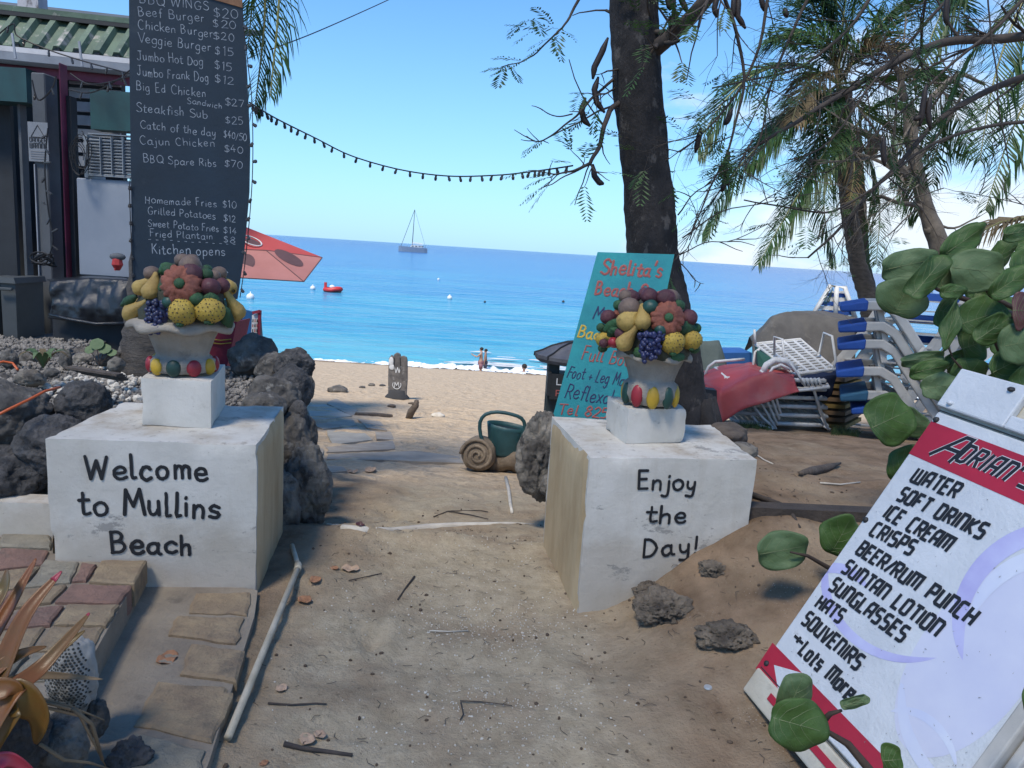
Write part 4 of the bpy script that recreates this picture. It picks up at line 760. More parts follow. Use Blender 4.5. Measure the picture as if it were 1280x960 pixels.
# planks, cord, small plants on the terrace
mb=MB(); p0=W(86,468,4.25); p1=W(150,478,4.15)
for k_ in range(4): mb=MB(); d=Vector((0,.018*k_,.006+.012*(3-k_))); mb.beam(p0+d+Vector((.02*k_,0,0)),p1+d,.05,.012); tag(mb.build('plank',M['driftwood']),('topmost','second','third','bottom')[k_]+' weathered plank in the little pile behind the brain coral head','plank','weathered planks on the gravel')
mb=MB(); P_=[W(-20,528,3.2),W(10,512,3.25),W(35,500,3.35),W(56,489,3.5),W(75,484,3.6)]; mb.tube(P_,.006,6); tag(mb.build('extension_lead',M['orange'],smooth=True),'orange cord draped over the dark coral boulders','cord')
mb=MB(); mb.tube([W(-20,458,4.9),W(4,452,4.95),W(16,454,5.0),W(22,462,4.9)],.008,6); tag(mb.build('garden_hose',M['orange'],smooth=True),'short orange hose at the left edge beside the small stones','hose')
t=thing('small_seedling','small bright green seedling among the stones by the bar','plant',W(122,455,5.1))
for k_,(u,v,rx,ry) in enumerate([(121,430,9,7),(131,436,8,6),(112,437,6,5),(140,441,6,4)]):
    c=W(u,v,5.1); kk=mpp(5.1); mb=MB(); mb.grid(lambda a,b:c+Vector(((a-.5)*2*rx*kk*math.sqrt(max(0,1-(2*b-1)**2)),(b-.5)*.04,(b-.5)*2*ry*kk)),6,6); mb.build('leaf',M['grape_leafpale'],t,thick=.002); mb=MB(); mb.tube([c,W(124,456,5.1)],.003,4); mb.build('stem',M['stem'],t)
t=thing('wilting_plant','small drooping plant with striped leaves among the shells','plant',W(52,462,4.6))
for k_ in range(9):
    a=k_*.7; L_=random.uniform(.09,.16); b0=W(54,460,4.6); mb=MB(); sd_=Vector((-math.sin(a),math.cos(a),0))
    mb.grid(lambda p,q:b0+Vector((math.cos(a),math.sin(a),0))*L_*p+Vector((0,0,.11*math.sin(p*2.4)))+sd_*(q-.5)*.035*math.sin(math.pi*(p*.9+.08)),7,2); mb.build('leaf',M['palmdry'] if k_%3==0 else M['grape_leafpale'],t,thick=.002)
# ------------------------------------------------ right-hand rocks, log
rock(646,513,708,628,4.35,'corallight','large pitted grey coral rock leaning on the side of the Enjoy the Day plinth','boulder',None,'boulder',6,.20,1.5,.25,70,dy=.9)
rock(676,588,706,626,4.12,'corallight','small pale rock tucked under the pitted coral rock','boulder',None,'boulder',5,.2,2,.2,71)
def grock(u,v,wp,hp,label,seed,mt='lump'):
    wp*=.92;hp*=.9
    p=gp(u,v); k=mpp(p.y); c=p+Vector((0,wp*k*.2,hp*k*.08)); mb=rock_mb(c,(wp*k*.5,wp*k*.42,hp*k*.42),6,.24,2.0,.35,seed); return tag(mb.build('coral_rock',M[mt],smooth=True),label,'rock','coral lumps in the dirt below the Enjoy plinth')
grock(828,772,80,62,'larger double coral lump in the dirt below the Enjoy the Day lettering',72); grock(910,806,78,52,'wide coral lump in the dirt near the corner of the white drinks sign',73); grock(893,716,44,28,'small coral lump highest up the slope by the plinth edge',74); grock(812,742,44,30,'low coral lump just above the double one',75)
t=MB(); a,b=gp(930,648),gp(1090,652); a.z+=.01;b.z+=.01; t.beam(a+Vector((-.05,.02,0)),b+Vector((.3,.0,0)),.09,.10); tag(t.build('wooden_beam',M['beamwood']),'dark wooden beam holding back the soil right of the Enjoy plinth','beam')
mb=MB(); mb.tube([gp(940,622)+Vector((0,0,.015)),gp(965,632)+Vector((0,0,.02)),gp(985,640)+Vector((0,0,.02)),gp(1000,660)+Vector((0,0,.0))],[.014,.012,.012,.006],7); tag(mb.build('tree_root',M['twig'],smooth=True),'dark root running over the soil beside the beam','root')
# rocky brown soil lumps behind the plinth
o=MB(); P_=[gp(885,548),gp(945,548),gp(950,560),gp(925,565)]; 
rock(880,528,935,556,4.9,'driftwood','broken slab of old wood and earth at the foot of the big tree','debris',None,'wood_slab',4,.2,1.2,.1,77,dy=1.2)
rock(905,552,950,574,3.95,'corallight','flat pale stone behind the right corner of the Enjoy plinth','rock',None,'flat_stone',4,.15,1.4,.1,78,dy=1.0)
# ------------------------------------------------ litter on the ground: leaves, twigs, pipe
def leafon(u,v,wp,label,mt='dryleaf',seed=0,group='dry leaves on the path'):
    p=gp(u,v); 
    if u<300 and v>740: p=G(u,v,.012)
    k=mpp(p.y); r=wp*k/2; a=random.uniform(0,6.28); mb=MB(); cu=random.uniform(.6,1.3)
    def fn(x,y):
        X=(x-.5)*2; w_=math.sqrt(max(0,1-X*X))**.8; Y_=(y-.5)*2*w_*.72; z=r*(.12+cu*.35*(X*X*.7+Y_*Y_)+.10*math.sin(X*6+seed)+.05*math.sin(Y_*9)); return p+Vector((r*(X*math.cos(a)-Y_*math.sin(a)),r*(X*math.sin(a)+Y_*math.cos(a)),z))
    mb.grid(fn,12,8); return tag(mb.build('dry_leaf',M[mt],smooth=True,thick=.0015),label,'leaf',group)
for q in ((209,826,34,'curled brown leaf lying on the stone slabs by the step','dryleaf'),(381,752,24,'small brown leaf just right of the pipe','dryleaf'),(394,727,20,'brown leaf right of the pipe elbow','dryleaf'),(352,862,20,'pale folded leaf right of the pipe halfway down','dryleafpale'),(384,926,28,'pale round leaf above the thick twig at the bottom','dryleafpale'),(400,920,20,'leaf overlapping the pale round leaf at the bottom','dryleafpale'),
 (438,713,24,'long pale brown leaf near the ridge, rightmost of its cluster','dryleafpale'),(418,711,14,'tiny leaf left of the long pale brown one','dryleaf'),(450,657,14,'dark red leaf on the whitish edging','leafred'),(440,591,16,'left of two pinkish leaves beyond the edging','dryleafpale'),(463,589,20,'right of two pinkish leaves beyond the edging','dryleafpale'),(330,955,14,'leaf cut by the bottom edge of the picture','dryleaf')): leafon(q[0],q[1],q[2],q[3],q[4],seed=q[0])
def pipe():
    t=thing('pvc_pipe','old white plastic pipe with an elbow lying along the stone slabs','pipe',gp(330,830))
    a,b,c,d=gp(365,688)+Vector((0,0,.025)),gp(373,716)+Vector((0,0,.03)),gp(285,930)+Vector((0,0,.022)),None
    mb=MB(); mb.tube([b,c],.0125,14); mb.build('long_pipe',M['pipe'],t,smooth=True); mb=MB(); mb.tube([a,b],.011,14); mb.build('short_pipe',M['pipe'],t,smooth=True); mb=MB(); e=(b-a).normalized(); f=(c-b).normalized(); mb.tube([b-e*.03,b-e*.01,b+f*.01,b+f*.03],.0165,14); mb.build('elbow',M['pipe'],t,smooth=True)
    mb=MB(); mb.tube([a-e*.012,a+e*.004],.009,10); mb.build('pipe_end',M['dark'],t)
pipe()
def stick(L,r,label,mt='twig',cat='twig',name='twig',group='twigs lying on the dirt',n=6,off=.006):
    mb=MB(); P_=[gp(u,v)+Vector((0,0,off)) for u,v in L]; m_=len(P_); mb.tube(P_,[r*(1-.5*i/m_) for i in range(m_)],n); return tag(mb.build(name,M[mt],smooth=True),label,cat,group)
stick([(355,932),(375,937),(405,941),(440,946)],.009,'thick brown twig at the bottom below the pale leaves')
stick([(335,881),(365,883),(395,881),(408,882)],.004,'thin dark twig crossing left of the path below the folded leaf')
stick([(518,722),(508,735),(497,751)],.005,'dark forked twig in the middle of the path'); stick([(436,727),(460,722),(477,718)],.003,'thin twig right of the long pale leaf')
stick([(575,878),(600,879),(618,881),(640,884)],.0025,'fine bent twig low on the path'); stick([(576,880),(579,895),(575,902)],.0025,'short branch of the fine bent twig')
stick([(537,790),(560,791),(585,790)],.003,'straight pale straw on the path','shell'); stick([(632,598),(636,615),(638,632),(640,642)],.016,'thick pale bone-like stick beside the pitted coral rock','shell','stick','stick','pale sticks')
stick([(1025,605),(1050,607),(1075,604)],.005,'pale curved stick on the soil left of the sea grape leaf','shell','stick','stick','pale sticks')
stick([(542,647),(560,640),(600,639),(610,641)],.004,'long thin twig beyond the edging'); stick([(560,640),(590,645),(610,650)],.004,'second thin twig fanning out beyond the edging')
stick([(995,762),(1010,758),(1020,757)],.003,'fine twig beside the wide coral lump') if False else None
stick([(943,568),(955,576),(966,581)],.005,'short white stick by the corner of the Enjoy plinth','shell','stick','stick','pale sticks')
mb=MB(); P_=[gp(u,v)+Vector((0,0,.02)) for u,v in((1000,596),(1015,593),(1035,588),(1050,583))]; mb.tube(P_,[.012,.028,.022,.006],8); tag(mb.build('charred_wood',M['driftwood'],smooth=True),'dark curved piece of wood on the soil behind the drinks sign','wood')
c=gp(885,860); mb=MB(); mb.lathe(c,[(.013,0),(.0145,.001),(.013,.006),(.0115,.007)],21,rib=lambda t_,f:1+.03*math.cos(21*t_)); tag(mb.build('bottle_cap',M['cap']),'silver bottle cap on the dirt left of the drinks sign','bottle cap')
# many shell bits, pebbles, clods
mb=MB(); mc=MB()
for i in range(1500):
    x=rng.normal(-.05,.42); y=1.9+rng.random()**.8*2.1
    if rng.random()<.5: x=rng.normal(.02,.18); y=rng.choice([2.95,3.0,2.4,2.3])+rng.normal(0,.14)
    if not(-.85<x<.5): continue
    s_=rng.uniform(.0012,.0042); q=V0*(s_*rng.uniform(.4,1.5,3)); mb.add((q+np.array([x,y,gz(x,y)+.001])).tolist(),F0)
for i in range(420):
    x=rng.uniform(.35,1.7) if rng.random()<.6 else rng.uniform(-1,.5); y=1.9+rng.random()*3.2; s_=rng.uniform(.002,.009); q=V0*(s_*rng.uniform(.5,1.5,3)); mc.add((q+np.array([x,y,gz(x,y)+.001])).tolist(),F0)
tag(mb.build('shell_grit',M['shell']),kind='stuff'); tag(mc.build('dirt_clods',M['grime']),kind='stuff')
mb=MB()
for i in range(420):
    x=rng.uniform(-.9,1.6); y=1.9+rng.random()*2.6; z=gz(x,y)+.003; a=rng.uniform(0,6.28); l=rng.uniform(.01,.05); mb.tube([(x,y,z),(x+math.cos(a)*l*.5,y+math.sin(a)*l*.5,z+rng.uniform(0,.004)),(x+math.cos(a+.4)*l,y+math.sin(a+.4)*l,z)],.0011,3,cap=False)
tag(mb.build('twig_litter',M['twig']),kind='stuff')
# beach debris
for k_,(u,v,wp,lb) in enumerate(((422,489,26,'flat grey stone half sunk in the sand, leftmost on the beach'),(453,485,8,'brown stone right of the flat grey one on the beach'),(464,482,9,'light pebble group stone near the totem sign'),(478,483,8,'small dark stone just left of the totem sign'),(548,521,16,'pale shell lump on the sand right of the driftwood branch'),(490,509,10,'dark flake of wood below the totem sign'))):
    p=gp(u,v); k=mpp(p.y); mb=rock_mb(p+Vector((0,0,.02)),(wp*k*.5,wp*k*.4,wp*k*.22),3,.2,1.5,.1,80+k_); tag(mb.build('beach_stone',M[('coral','coral','corallight','coraldark','shell','driftwood')[k_]],smooth=True),lb,'stone','stones scattered on the sand')
t=thing('driftwood_branch','grey forked driftwood branch sticking out of the sand near the totem sign','driftwood',gp(512,521)); k=mpp(13.3)
p=gp(510,522); q=lambda u,v:W(u,v,p.y-.1)
mb=MB(); mb.tube([p+Vector((0,0,-.05)),q(514,515),q(520,507),q(521,500)],[.05,.06,.05,.03],7); mb.build('main_stem',M['driftwood'],t,smooth=True); mb=MB(); mb.tube([q(520,506),q(515,504),q(510,504)],[.03,.02,.01],6); mb.build('fork',M['driftwood'],t,smooth=True); mb=MB(); mb.tube([q(519,506),q(523,502)],[.03,.02],6); mb.build('fork',M['driftwood'],t,smooth=True)
# ------------------------------------------------ bromeliad and corner rocks
o=rock(60,788,124,905,1.98,'honey','white honeycomb coral rock beside the bromeliad','rock',None,'honeycomb_coral',5,.17,1.5,.0,90,dy=.8)
# pits of the honeycomb: flat dark hexagons packed on the rock face, hole shade put into their colour
V=np.array([v.co[:] for v in o.data.vertices]); ctr=V.mean(0); mb=MB(); k=0
loc=_M[o.name].translation; nrm=[v.normal.copy() for v in o.data.vertices]
from mathutils.kdtree import KDTree
kd=KDTree(len(V)); [kd.insert(Vector(v),i) for i,v in enumerate(V)]; kd.balance()
rx=(V[:,0].max()-V[:,0].min())/2; rz_=(V[:,2].max()-V[:,2].min())/2; ry=(V[:,1].max()-V[:,1].min())/2
for i in range(-14,15):
    for j in range(-16,17):
        a=(i+.5*(j%2))*.0098/rx; b=j*.0085/rz_
        if a*a+b*b>.9: continue
        d=Vector((a*rx+random.uniform(-.001,.001),-ry*math.sqrt(1-a*a-b*b),b*rz_+random.uniform(-.001,.001)))+Vector(ctr); co_,ix,_=kd.find(d); nn=nrm[ix]; qm=nn.to_track_quat('Z','Y').to_matrix(); r_=random.uniform(.0034,.0042)
        mb.add([Vector(co_)+(d-Vector(co_))-nn*nn.dot(d-Vector(co_))+nn*.0012+qm@Vector((r_*math.cos(t),r_*math.sin(t),0))+loc for t in [q*math.pi/3 for q in range(6)]],[(0,1,2,3,4,5)])
pm=mb.build('pits',M['hole'],o); pm['kind']='stuff'
rock(132,922,196,975,1.93,'coraldark','mossy dark rock at the bottom edge by the stone slabs','rock',None,'mossy_rock',5,.25,2,.25,91)
rock(38,890,118,980,1.85,'corallight','pale rough rock under the honeycomb coral','rock',None,'rough_rock',5,.2,1.8,.2,92); rock(108,868,138,925,2.0,'coral','narrow grey stone between the honeycomb coral and the slabs','rock',None,'narrow_rock',4,.2,1.8,.2,93)
rock(-60,850,70,990,1.75,'coraldark','dark rock beneath the bromeliad in the bottom left corner','rock',None,'dark_rock',4,.2,1.8,.2,94,dy=.6)
br=thing('bromeliad','bromeliad with long orange brown leaves and pink tips in the bottom left corner','plant',W(-20,900,1.62))
def blade(L,w0,Y0,Y1,mt,up=(0,-.4,1),tip=.0):
    n=len(L)-1; P_=[W(u,v,Y0+(Y1-Y0)*i/n) for i,(u,v) in enumerate(L)]
    def at(a):
        x=a*n; i=min(int(x),n-1); f=x-i; p0=P_[max(i-1,0)];p1=P_[i];p2=P_[i+1];p3=P_[min(i+2,n)]; return .5*((2*p1)+(p2-p0)*f+(2*p0-5*p1+4*p2-p3)*f*f+(3*p1-p0-3*p2+p3)*f**3)
    mb=MB(); view=Vector((0,-1,.55)).normalized()
    def fn(a,b):
        c=at(a); d=(at(min(1,a+.02))-at(max(0,a-.02))).normalized(); s_=d.cross(view).normalized(); w_=w0*1.45*(1-a**3.0*.92)*(.75+.25*math.sin(min(1,a*3)*1.57)); x=(b-.5)*2; return c+s_*(x*w_)+view*(-.35*w_*(1-x*x))
    mb.grid(fn,26,6); o=mb.build('leaf',M[mt],br,smooth=True,thick=.0015)
    if tip:
        m2=MB(); m2.grid(lambda a,b:fn(1-tip+tip*a,b)+view*.0015,5,6); m2.build('leaf_tip',M['bromtip'],o,smooth=True,thick=.0012)
blade([(-40,960),(10,870),(60,790),(105,768)][:2]+[(55,830),(112,766)],.017,1.5,1.75,'brom',tip=.03)
blade([(-60,960),(-10,860),(30,770),(77,714)],.018,1.55,1.8,'brom',tip=.10); blade([(-70,930),(-30,830),(10,760),(45,698)],.016,1.6,1.85,'brom'); blade([(-80,880),(-40,800),(0,740),(8,712)],.016,1.6,1.8,'brom')
blade([(-60,900),(-20,850),(20,820),(58,808)],.012,1.6,1.72,'brom'); blade([(-60,940),(-10,870),(40,845),(128,849)],.010,1.62,1.75,'drystalk'); blade([(-60,1000),(-5,900),(20,872),(46,898),(44,930)],.032,1.55,1.62,'brom'); blade([(-60,1010),(-20,965),(10,950),(44,966)],.016,1.5,1.58,'bromtip'); blade([(-70,905),(-30,870),(10,860),(28,868)],.02,1.55,1.6,'brom')
blade([(-60,930),(-10,880),(70,815),(106,788)],.011,1.66,1.8,'brom')
for k_,L in enumerate(([(10,876),(50,873),(90,884),(130,900)],[(20,880),(60,885),(100,895),(118,930),(132,958)],[(50,930),(80,950),(110,953),(140,962)],[(90,886),(115,905),(128,950)],[(12,882),(60,879),(100,890),(112,905)])):
    mb=MB(); P_=[W(u,v,1.72+.03*i) for i,(u,v) in enumerate(L)]; mb.tube(P_,[.005,.005,.004,.0015][:len(P_)] if len(P_)<5 else [.005,.005,.004,.003,.0015],6); mb.build('dried_leaf',M['drystalk'],br,smooth=True)
# ------------------------------------------------ coconut palm with the menu board, left
def palm_frond(P_,llen,parent,mt='palmleaf',n=46,droop=.55,w_=.02,seed=0,start=.12,name='frond'):
    rnd=random.Random(seed); m_=len(P_)-1; P_=[Vector(p) for p in P_]
    def at(a):
        x=max(0,min(.99999,a))*m_; i=int(x); f=x-i; p0=P_[max(i-1,0)];p1=P_[i];p2=P_[i+1];p3=P_[min(i+2,m_)]
        return .5*((2*p1)+(p2-p0)*f+(2*p0-5*p1+4*p2-p3)*f*f+(3*p1-p0-3*p2+p3)*f**3)
    mb=MB(); mb.tube([at(i/12) for i in range(13)],[.022*(1-.85*i/12) for i in range(13)],5)
    mb.cur=1
    for i in range(n):
        a=start+(1-start)*i/(n-1); p=at(a); d=(at(a+.02)-at(a-.02)).normalized(); sd_=d.cross(Vector((0,0,1))); sd_=sd_.normalized() if sd_.length>.05 else Vector((1,0,0)); L=llen*(math.sin(math.pi*(.12+.86*a)))**.6*rnd.uniform(.8,1.1)
        for s_ in (-1,1):
            dr=droop*rnd.uniform(.35,1.25); d1=(sd_*s_*rnd.uniform(.6,1)+d*rnd.uniform(.6,1.1)+Vector((0,0,rnd.uniform(-.25,.2)))).normalized(); d2=(d1*(1-dr)+Vector((0,0,-dr))+d*.2).normalized(); w1=w_*rnd.uniform(.8,1.15)
            wv=d1.cross(Vector((0,0,1))).normalized()*w1/2 if abs(d1.z)<.98 else d*w1/2; wv=(wv*.6+Vector((0,0,1))*w1*.3*s_)
            q1=p+d1*L*.45; q2=q1+d2*L*.33; q3=q2+(d2+Vector((0,0,-.4))).normalized()*L*.25
            mb.add([p-wv*.5,p+wv*.5,q1-wv,q1+wv,q2-wv*.75,q2+wv*.75,q3],[(0,1,3,2),(2,3,5,4),(4,5,6)])
    return mb.build(name,[M['rachis'],M[mt]],parent)
def trunk(mb,L,n=16,ring=.0,seed=0,rough_=.0):
    k=len(mb.v); pts=[Vector(p[0]) for p in L]; rs=[p[1] for p in L]; P2=[];R2=[]
    for i in range(len(pts)-1):
        for t in np.linspace(0,1,9)[:-1]: P2.append(pts[i].lerp(pts[i+1],t)); R2.append(rs[i]*(1-t)+rs[i+1]*t)
    P2.append(pts[-1]);R2.append(rs[-1]); mb.tube(P2,[r*(1+ring*((i%2)*2-1)) for i,r in enumerate(R2)],n)
    if rough_:
        V=np.array(mb.v[k:]); a=fbm(V*np.array([6,6,2.5]),4,seed)*rough_; cen=V.copy(); m_=len(P2)
        for i in range(m_): V[i*n:(i+1)*n]+= (V[i*n:(i+1)*n]-np.array(P2[i]))*a[i*n:(i+1)*n,None]
        mb.v[k:]=[tuple(v) for v in V.tolist()]
kk=mpp(5.35)
pt=thing('palm_tree','coconut palm carrying the tall menu board beside the bar','tree',W(198,462,5.35))
mb=MB(); trunk(mb,[(W(200,470,5.35),50*kk),(W(197,440,5.35),42*kk),(W(200,380,5.35),38*kk),(W(205,250,5.35),31*kk),(W(215,60,5.35),27*kk),(W(235,-150,5.35),24*kk),(W(262,-330,5.3),22*kk)],22,.03,3,.05); mb.build('trunk',M['palmbark'],pt,smooth=True)
cr_=W(266,-345,5.3)
for k_,(L,ll,n) in enumerate([([(0,0),(320,-260),(350,-60),(338,120)],.42,46),([(0,0),(310,-240),(332,-20),(318,140)],.40,44),([(0,0),(300,-200),(318,-60),(310,60)],.45,40),([(0,0),(360,-330),(430,-300),(455,-120)],.5,40),([(0,0),(200,-330),(120,-250),(60,-160)],.5,40),([(0,0),(230,-280),(190,-180),(170,-60)],.5,36),([(0,0),(340,-400),(420,-430),(520,-350)],.5,36),([(0,0),(200,-420),(100,-450),(0,-380)],.5,36)]):
    P_=[cr_]+[W(u,v,5.35+.18*(j+1)*((k_%3)-.6)) for j,(u,v) in enumerate(L[1:])]; palm_frond(P_,ll,pt,n=int(n*1.9),droop=.7,w_=.018,seed=k_)
# menu board: front face turned a little to the left
yaw=rad(20); bex=Vector((math.cos(yaw),math.sin(yaw),0)); bnr=Vector((math.sin(yaw),-math.cos(yaw),0)).normalized(); lean=Vector((0,0,1)); BP=Plane(W(163,200,4.87),bnr)
mt_=thing('menu_board','tall dark chalk menu board with prices, lashed to the palm trunk','menu board',BP(235,372))
outl=[(160,-130),(298,-130),(303,0),(309,90),(313,180),(312,240),(305,320),(297,374),(230,372),(166,366),(164,250),(162,100)]
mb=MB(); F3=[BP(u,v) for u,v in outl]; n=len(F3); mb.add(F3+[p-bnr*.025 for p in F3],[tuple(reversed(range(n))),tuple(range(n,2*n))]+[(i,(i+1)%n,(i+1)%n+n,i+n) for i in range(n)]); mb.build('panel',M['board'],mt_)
mb=MB(); mb.hexa(BP(247,-6,.006),BP(303,10,.006),BP(303,-40,.006),BP(247,-50,.006),-bnr*.005); mb.build('wood_patch',M['boardedge'],mt_)
Z1=lambda x,y:(x*.2656,y*.2656); Z2=lambda x,y:(x*.2656,230+y*.2656)
rows=[(Z1,'BBQ WINGS',655,12,985,52,.052),(Z1,'$20',1005,80,1118,88,.052),(Z1,'Beef Burger',650,75,962,105,.052),(Z1,'$20',1003,130,1110,138,.045),(Z1,'Chicken Burger',650,135,1002,178,.052),(Z1,'$20',1003,185,1105,195,.045),(Z1,'Veggie Burger',652,198,992,242,.055),(Z1,'$15',1010,255,1100,264,.05),
(Z1,'Jumbo Hot Dog',645,282,955,310,.052),(Z1,'$15',1010,325,1088,333,.048),(Z1,'Jumbo Frank Dog',645,354,983,386,.052),(Z1,'$12',1010,390,1098,402,.046),(Z1,'Big Ed Chicken',640,424,970,458,.052),(Z1,'Sandwich',880,486,1045,512,.036),(Z1,'$27',1058,498,1148,505,.046),(Z1,'Steakfish Sub',640,524,975,558,.052),(Z1,'$25',1060,582,1145,590,.045),
(Z1,'Catch of the day',660,602,1015,645,.050),(Z1,'$40/50',1052,648,1158,664,.042),(Z1,'Cajun Chicken',658,678,1010,692,.050),(Z1,'$40',1055,715,1142,722,.044),(Z1,'BBQ Spare Ribs',675,764,1018,785,.048),(Z1,'$70',1055,784,1140,793,.042),
(Z2,'Homemade Fries',682,90,1018,108,.046),(Z2,'$10',1048,112,1110,116,.044),(Z2,'Grilled Potatoes',695,140,1013,166,.046),(Z2,'$12',1050,176,1110,181,.044),(Z2,'Sweet Potato Fries',695,198,1028,226,.044),(Z2,'$14',1050,230,1112,235,.042),(Z2,'Fried Plantain',705,248,1002,262,.044),(Z2,'$8',1052,276,1104,280,.044),(Z2,'- - - - - - - - - - - - -',698,268,1108,292,.03),(Z2,'Kitchen opens',714,330,1058,337,.060),(Z2,'LC',1030,442,1074,448,.045)]
for z_,s,x0,y0,x1,y1,h in rows:
    mb=MB(); text(mb,s,BP(*z_(x0,y0)),BP(*z_(x1,y1)),bnr,h,.0036 if s!='Kitchen opens' else .005,off=.001,dome=.0005,jit=.06,cap=False); o=mb.build('chalk_line',M['chalk'],mt_)
# ------------------------------------------------ teal massage sign leaning on the big tree
TN=Vector((-.05,-1,.16)).normalized(); TP=Plane(W(760,420,4.55),TN)
tt=thing('massage_sign','turquoise hand painted beach massage sign leaning against the big tree','sign',TP(745,525))
F3=[TP(*q) for q in ((747,315),(843,318),(826,400),(797,530),(690,524),(718,422))]; n=6; mb=MB(); mb.add(F3+[p-TN*.02 for p in F3],[tuple(reversed(range(n))),tuple(range(n,2*n))]+[(i,(i+1)%n,(i+1)%n+n,i+n) for i in range(n)]); mb.build('panel',M['teal'],tt)
for s,a,b,h,w_,mt in (("Shelita's",(750,342),(826,346),.085,.014,'red_paint'),('Beach Spa',(743,368),(826,373),.080,.013,'red_paint'),('Massage',(740,398),(812,408),.078,.008,'navy_paint'),('Back/Neck',(721,421),(800,432),.070,.011,'yellow_paint'),('Full Body',(726,449),(796,460),.080,.008,'red_paint'),
  ('Foot + Leg Massage',(708,471),(806,487),.072,.006,'navy_paint'),('Reflexology',(705,497),(792,510),.085,.007,'navy_paint'),('Tel 82595',(697,517),(778,525),.062,.009,'red_paint')):
    mb=MB(); text(mb,s,TP(*a),TP(*b),TN,h,w_,off=.002,dome=.001,jit=.05,slant=.2); mb.build('painted_words',M[mt],tt)
# ------------------------------------------------ drinks sign (plastic A-frame lying back)
sB=Vector((.872,2.455,.05)); sx=Vector((.2288,-.9723,-.0484)).normalized(); sdn=Vector((-.4919,-.0275,-.8702)); sy=-(sdn-sx*sdn.dot(sx)).normalized(); sn=sx.cross(sy).normalized()
if sn.x>0: sn=-sn
SP=Plane(sB,sn); MS=Matrix((sx,sy,sn)).transposed().to_4x4(); MS.translation=sB
ds=thing('drinks_sign','white plastic sandwich board listing water, ice cream and souvenirs, leaning back bottom right','sign',sB,M=MS)
S=lambda a,b,c=0: sB+sx*a+sy*b+sn*c
WS=.80; HT=1.20
def sbox(a0,a1,b0,b1,c0,c1,name,mt,par=ds):
    mb=MB(); mb.hexa(S(a0,b0,c0),S(a1,b0,c0),S(a1,b1,c0),S(a0,b1,c0),sn*(c1-c0)); o=mb.build(name,M[mt],par); md=o.modifiers.new('bevel','BEVEL'); md.width=.006; md.segments=2; return o
sbox(0,WS,.0,1.32,-.045,-.004,'frame','signcream')
PT=1.155
sbox(.006,WS-.03,.105,PT,-.006,.004,'panel','signwhite')
# top moulding with handle slot
for a0,a1,b0,b1 in ((.0,.27,1.17,1.315),(.27,.55,1.17,1.215),(.27,.55,1.285,1.315),(.55,WS,1.17,1.315)): sbox(a0,a1,b0,b1,-.004,.022,'top_moulding','signwhite')
for a,b in ((.05,1.19),(.34,1.30),(.42,1.30),(.22,1.29)): mb=MB(); mb.ball(S(a,b,.024),(.012,.012,.008),10,6); mb.build('stud',M['signwhite' if b<1.2 else 'dark'],ds)
for a,b in ((.022,1.125),(.018,.72),(.022,.125)): mb=MB(); mb.lathe(S(a,b,.0),[(.009,.0),(.011,.004),(.008,.011),(.002,.013)],14,axis=sn); mb.build('bolt',M['dark'],ds,smooth=True)
sbox(0.004,WS-.02,.0,.095,-.004,.012,'bottom_rail','signcream'); sbox(.12,.50,.045,.070,.012,.016,'foot_stripe','signred')
for b_ in (.10,1.157): sbox(0.01,WS-.03,b_,b_+.004,.0045,.007,'seam','dark')
sbox(WS-.028,WS+.012,0,1.17,-.03,.018,'side_rail','grey'); sbox(WS+.016,WS+.045,.0,1.15,-.06,-.005,'back_rail','grey')
# the back half of the sandwich board
mb=MB(); mb.hexa(S(.01,.03,-.16),S(WS,.03,-.16),S(WS,1.28,-.055),S(.01,1.28,-.055),-sn*.04); mb.build('rear_panel',M['signcream'],ds)
# print: red bands, lilac shapes
def poly(pp,off,name,mt):
    mb=MB(); v=[S(a,b,off) for a,b in pp]; mb.add(v,[tuple(range(len(v)))]); return mb.build(name,mt if not isinstance(mt,str) else M[mt],ds)
poly([(.008,.985),(WS-.032,.985),(WS-.032,1.115),(.008,1.115)],.0052,'red_band','signred')
loc_=lambda u,v:((SP(u,v)-sB).dot(sx),(SP(u,v)-sB).dot(sy))
poly([loc_(*q) for q in ((967,804),(1054,893),(1142,983),(1112,990),(1060,936),(1006,881),(986,882),(946,836))],.0052,'red_corner','signred'); poly([loc_(*q) for q in ((969,832),(1004,842),(974,862))],.0060,'white_triangle','signwhite')
lil=mat('lilac_print',(.36,.34,.62),(.50,.52,.74),4,.4,rand=False); lilp=mat('pale_lilac_print',(.52,.56,.72),(.60,.64,.74),4,.4,rand=False)
def ring(cx,cy,r0,r1,t0,t1,off,mt,sq=1.0):
    mb=MB(); A_=[rad(t0+(t1-t0)*i/28) for i in range(29)]; f=lambda r,a:S(min(WS-.034,max(.009,cx+r*math.cos(a))),min(.983,max(.17,cy+sq*r*math.sin(a))),off)
    for i in range(28):
        w_=math.sin(math.pi*(i+.5)/28)**.5; w2=math.sin(math.pi*min(1,(i+1.5)/28))**.5; mb.add([f(r1,A_[i]),f(r1,A_[i+1]),f(r1-(r1-r0)*w2,A_[i+1]),f(r1-(r1-r0)*w_,A_[i])],[(0,1,2,3)])
    mb.build('lilac_shape',mt,ds)
